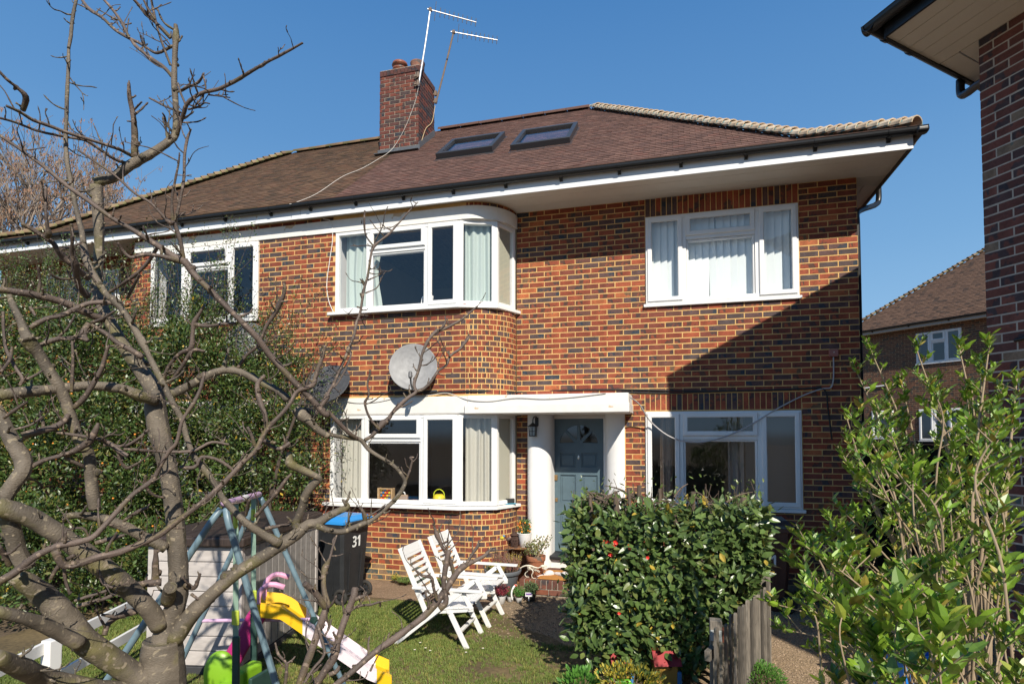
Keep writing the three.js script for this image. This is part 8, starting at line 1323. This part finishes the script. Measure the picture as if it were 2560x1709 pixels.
smallBush('green_mound', 'dense low green mound at the foot of the picket fence', [-1.58, 0.06, 3.02], [0.20, 0.13, 0.34], 2600, [C(0.075, 0.19, 0.02), C(0.095, 0.235, 0.03), C(0.055, 0.14, 0.02)], 0.022);
smallBush('weed_clump', 'dark green weeds at the foot of the shaded house wall', [-0.55, 0.05, 0.16], [0.32, 0.16, 0.12], 500, [C(0.07, 0.125, 0.03), C(0.085, 0.145, 0.035)], 0.04);
smallBush('weed_clump', 'second dark green weed clump near the house corner', [-0.02, 0.05, 0.22], [0.25, 0.14, 0.14], 420, [C(0.07, 0.125, 0.03), C(0.085, 0.145, 0.035)], 0.04);
// ---------------------------------------------------------------- privet coming into leaf
{
  reseed(231);
  const p = thing('privet_hedge', 'loose leggy privet with bright new leaves beside the gravel path', 'hedge');
  const bark = std({ color: C(0.30, 0.225, 0.145), roughness: 0.85 }), fine = [];
  const lv = new Leaves(LEAF, [C(0.205, 0.345, 0.030), C(0.255, 0.410, 0.038), C(0.140, 0.250, 0.028), C(0.330, 0.390, 0.055), C(0.105, 0.190, 0.028), C(0.40, 0.32, 0.06)], leafMat(0.40, 0.36)), pk = picker([3, 3, 3, 1.6, 2, 0.5]);
  const whorl = (q, d, k, len) => { for (let i = 0; i < k; i++) { const a = i * 2.4 + rr(0, 0.6), s = V(Math.cos(a), 0.5, Math.sin(a)).addScaledVector(d, rr(0.4, 1.1)); lv.add(q.clone().addScaledVector(d, -0.010 * i), s, len * rr(0.65, 1.15), rr(0.75, 0.95), pk(), d.clone().add(V(rr(-0.4, 0.4), 0.4, rr(-0.4, 0.4)))); } };
  PRIVET_SHOOTS.forEach((s, si) => {
    const tip = V(s[0], s[1], s[2]), base = V(s[3], s[4], s[5]), mid = base.clone().lerp(tip, 0.5).add(V(rr(-0.06, 0.06), 0.04, rr(-0.06, 0.06)));
    const near = tip.distanceTo(camera.position) < 1.75, r = (si < 15 ? 0.0080 : 0.0036) * (near ? 0.6 : 1);
    const foot = V(base.x + (base.x - tip.x) * 0.2, 0, base.z + (base.z - tip.z) * 0.2); const pts = [[tip.x, tip.y, tip.z, r * 0.35], [mid.x, mid.y, mid.z, r * 0.8], [base.x, base.y, base.z, r]]; if (base.y > 0.05 && !near) pts.push([foot.x, 0, foot.z, r * 1.2]); else if (near) pts.push([base.x + 0.1, base.y - 0.5, base.z - 0.05, r * 1.1], [base.x + 0.15, 0, base.z - 0.1, r * 1.3]);
    mesh('stem', tube(pts, r, { seg: 6, step: 6, bump: 0.1 }), bark, p);
    const c = new THREE.CatmullRomCurve3([tip, mid, base], false, 'centripetal'), L0 = tip.distanceTo(base), len = near ? 0.052 : si < 15 ? 0.044 : 0.043;
    whorl(tip, tip.clone().sub(mid).normalize(), 8, len);
    const n = Math.floor(L0 / (si < 15 ? 0.042 : si < 67 ? 0.040 : 0.034));
    for (let i = 1; i < n; i++) {
      const t = i / n * (si < 15 ? 0.92 : 0.85), q = c.getPoint(t), d = c.getTangent(t).negate(); if (rnd() < 0.15 + (si < 15 ? 0.35 * t : 0.45 * t)) continue;
      const a = rr(0, 6.28), o = V(Math.cos(a), rr(0.4, 1.2), Math.sin(a)).normalize(), l = rr(0.03, 0.13) * (0.5 + t) * (near ? 0.7 : 1), e = q.clone().addScaledVector(o, l).add(V(0, 0.01, 0));
      fine.push(tube([[q.x, q.y, q.z, 0.0022], [e.x, e.y, e.z, 0.0014]], 0.002, { seg: 4, smooth: false, cap: false }));
      whorl(e, o.lerp(V(0, 1, 0), 0.3).normalize(), 5 + Math.floor(rnd() * 4), len * rr(0.75, 1.1)); if (rnd() < 0.35) whorl(q.clone().lerp(e, 0.5), o, 3, len * 0.9);
    }
  });
  mesh('twigs', merge(fine), bark, p); lv.build('foliage', p, 300);
}
// ---------------------------------------------------------------- thorny evergreen against the adjoining house
{
  reseed(241);
  const p = thing('firethorn_shrub', 'tall dense dark green thorny shrub covering the adjoining house front', 'shrub');
  const lv = new Leaves(SMALL, [C(0.056, 0.100, 0.022), C(0.078, 0.125, 0.026), C(0.044, 0.078, 0.020), C(0.135, 0.145, 0.032), C(0.45, 0.30, 0.03), C(0.115, 0.100, 0.035)], leafMat(0.38, 0.12)), pk = picker([4, 4, 3, 2.2, 0.10, 1.0]), st = [];
  const bark = std({ color: C(0.075, 0.055, 0.042), roughness: 0.95 });
  for (let i = 0; i < 16; i++) { const x = rr(-12.5, -7.0), z = rr(1.2, 1.9); mesh('stem', tube([[x, -0.05, z, 0.035], [x + rr(-0.2, 0.2), 1.2, z + rr(-0.1, 0.1), 0.026], [x + rr(-0.5, 0.5), rr(2.3, 3.4), z + rr(-0.3, 0.2), 0.012]], 0.02, { seg: 7 }), bark, p); }
  const tuft = (c, r, n, len, shade) => { for (let i = 0; i < n; i++) { const d = dirRand(0.15), k = rnd() ** 0.4, q = V(c.x + d.x * r * k, c.y + d.y * r * k * 0.85, c.z + d.z * r * k); if (q.y < 0.02 || q.z < 0.72) continue; lv.add(q, d.clone().add(V(rr(-0.9, 0.9), rr(-0.4, 0.9), rr(-0.9, 0.9))), len * rr(0.6, 1.25), rr(0.8, 1), pk()); } };
  const clump = (c, r, n, len) => { for (let i = 0; i < n; i++) { const d = dirRand(), k = i % 4 === 0 ? rr(0.3, 0.8) : rr(0.82, 1.05), q = V(c[0] + d.x * r[0] * k, c[1] + d.y * r[1] * k, c[2] + d.z * r[2] * k); if (q.y < -0.05 || (d.z < -0.5)) continue; tuft(q, rr(0.16, 0.32), Math.floor(rr(130, 220)), len); } };
  clump([-12.2, 1.5, 1.9], [1.7, 2.2, 0.9], 260, 0.066); clump([-10.3, 1.7, 1.9], [1.5, 2.0, 0.9], 250, 0.062); clump([-8.8, 1.6, 1.8], [1.3, 1.95, 0.8], 230, 0.058); clump([-7.75, 1.65, 1.55], [0.8, 1.45, 0.55], 130, 0.052); clump([-7.35, 2.5, 1.35], [0.6, 0.6, 0.4], 18, 0.046); clump([-11.6, 3.3, 1.7], [1.9, 0.7, 0.7], 70, 0.056); clump([-9.2, 3.2, 1.6], [1.5, 0.7, 0.6], 54, 0.050); clump([-8.2, 0.5, 2.5], [1.3, 0.7, 0.5], 80, 0.056); clump([-9.8, 0.5, 3.2], [1.3, 0.75, 0.8], 90, 0.058); clump([-11.5, 0.6, 3.0], [1.5, 0.9, 0.9], 100, 0.060);
  const shoot = (a, b, n, spread) => { const m = a.clone().lerp(b, 0.5).add(V(rr(-0.15, 0.15), 0.12, rr(-0.1, 0.1))), c = new THREE.CatmullRomCurve3([a, m, b]); st.push(tube([[a.x, a.y, a.z, 0.006], [m.x, m.y, m.z, 0.004], [b.x, b.y, b.z, 0.002]], 0.004, { seg: 4, step: 4 })); for (let i = 0; i < n; i++) { const t = rnd(), q = c.getPoint(t); q.add(V(rr(-1, 1) * spread, rr(-1, 1) * spread, rr(-1, 1) * spread * 0.6)); lv.add(q, dirRand(0.3), rr(0.028, 0.048), 0.9, pk()); } };
  for (let i = 0; i < 190; i++) { const x = rr(-13.5, -7.2), a = V(x, rr(2.5, 3.5), rr(1.0, 1.9)), b = V(x + rr(-0.6, 0.6), x < -8.2 ? rr(3.7, 5.3) : rr(3.3, 4.2), rr(0.9, 1.8)); shoot(a, b, 120, 0.085); }
  for (let i = 0; i < 60; i++) { const x = rr(-13.5, -10.6), a = V(x, rr(3.0, 4.0), rr(1.0, 1.9)), b = V(x + rr(-0.6, 0.6), rr(4.2, 5.35), rr(0.9, 1.8)); shoot(a, b, 150, 0.11); }
  for (let i = 0; i < 26; i++) { const a = V(rr(-7.9, -7.2), rr(1.6, 3.0), 1.3), b = V(rr(-6.95, -6.55), a.y + rr(-0.2, 0.8), rr(0.95, 1.2)); shoot(a, b, 55, 0.05); }
  for (let i = 0; i < 10; i++) { const x = rr(-7.3, -6.7); shoot(V(x, rr(2.3, 2.6), 1.0), V(x + rr(-0.1, 0.1), rr(1.2, 1.7), 0.9), 34, 0.04); }
  mesh('shoots', merge(st), bark, p); lv.build('foliage', p, 0);
  const berry = std({ color: C(0.75, 0.25, 0.03), roughness: 0.4 }), bg = []; for (let i = 0; i < 60; i++) { const g = new THREE.IcosahedronGeometry(0.012, 1); g.translate(rr(-12, -8), rr(0.4, 2.8), rr(2.4, 2.75)); bg.push(g); } mesh('berries', merge(bg), berry, p).userData.kind = 'stuff';
}
// ---------------------------------------------------------------- bare ash with seed bunches behind the adjoining house
{
  reseed(251);
  const t = thing('ash_tree', 'tall bare ash with brown seed bunches rising behind the mossy roof', 'tree', [-35.5, 0, -14.5]);
  const bark = std({ color: C(0.24, 0.19, 0.15), roughness: 0.95 }), keys = new Leaves(SMALL, [C(0.30, 0.17, 0.10), C(0.24, 0.13, 0.08)], leafMat(0.8, 0.1)), out = [], limbs = [];
  const grow = (p, d, len, r, depth) => { const n = 4, pts = [[p.x, p.y, p.z, r]]; let q = p.clone(), e = d.clone(); for (let i = 1; i <= n; i++) { e.add(V(rr(-0.16, 0.16), rr(-0.04, 0.14), rr(-0.16, 0.16))).normalize(); q = q.clone().addScaledVector(e, len / n); pts.push([q.x, q.y, q.z, r * (1 - 0.4 * i / n)]); if (depth > 0 && i > 1) { const k = depth > 3 ? 1 : 1 + (rnd() < 0.6 ? 1 : 0); for (let j = 0; j < k; j++) { const a = rr(0, 6.28), s = V(Math.cos(a), rr(0.1, 0.9), Math.sin(a)).multiplyScalar(0.8).add(e).normalize(); grow(q, s, len * rr(0.55, 0.78), r * 0.52, depth - 1); } } } (depth > 2 ? limbs : out).push(tube(pts, r, { seg: depth > 2 ? 8 : 4, step: 2, cap: false })); if (depth <= 1 && rnd() < 0.45) for (let i = 0; i < 9; i++) keys.add(q.clone().add(V(rr(-0.12, 0.12), rr(-0.25, 0.05), rr(-0.12, 0.12))), V(rr(-0.4, 0.4), -1, rr(-0.4, 0.4)), rr(0.10, 0.2), 0.7, i & 1); };
  mesh('trunk', tube([[0, -0.2, 0, 0.45], [0.1, 3, 0, 0.38], [0, 7, 0.1, 0.32]], 0.4, { seg: 12 }), bark, t);
  for (let i = 0; i < 7; i++) { const a = i * 0.9; grow(V(0, 6.3 + i * 0.25, 0), V(Math.cos(a) * 0.55, 1, Math.sin(a) * 0.55).normalize(), rr(4.6, 6.2), 0.17, 4); }
  mesh('crown', merge(limbs), bark, t); mesh('twigs', merge(out), bark, t); keys.build('seed_bunches', t, 0);
}
{ // hedge line closing the view along the far gardens
  reseed(261); const tl = [C(0.05, 0.085, 0.025), C(0.07, 0.105, 0.03), C(0.04, 0.065, 0.022)];
  const b = thing('boundary_hedge', 'dark evergreen hedge beyond the adjoining garden', 'hedge', [-19, 0, 2]), lv = new Leaves(SMALL, tl, leafMat(0.5, 0.1)), st = [];
  for (let i = 0; i < 16000; i++) { const d = dirRand(), k = rnd() ** 0.3; const q = V(d.x * 2.6 * k, 2.2 + d.y * 2.9 * k, d.z * 4 * k); if (q.y < 0) continue; lv.add(q, dirRand(0.2), rr(0.08, 0.15), 0.9, i % 3); }
  for (let i = 0; i < 6; i++) st.push(tube([[rr(-1, 1), 0, rr(-3, 3), 0.08], [rr(-1.5, 1.5), 2.4, rr(-3, 3), 0.03]], 0.05, { seg: 6, smooth: false })); mesh('stems', merge(st), twig, b); lv.build('foliage', b, 0);
}
renderer.render(scene, camera);
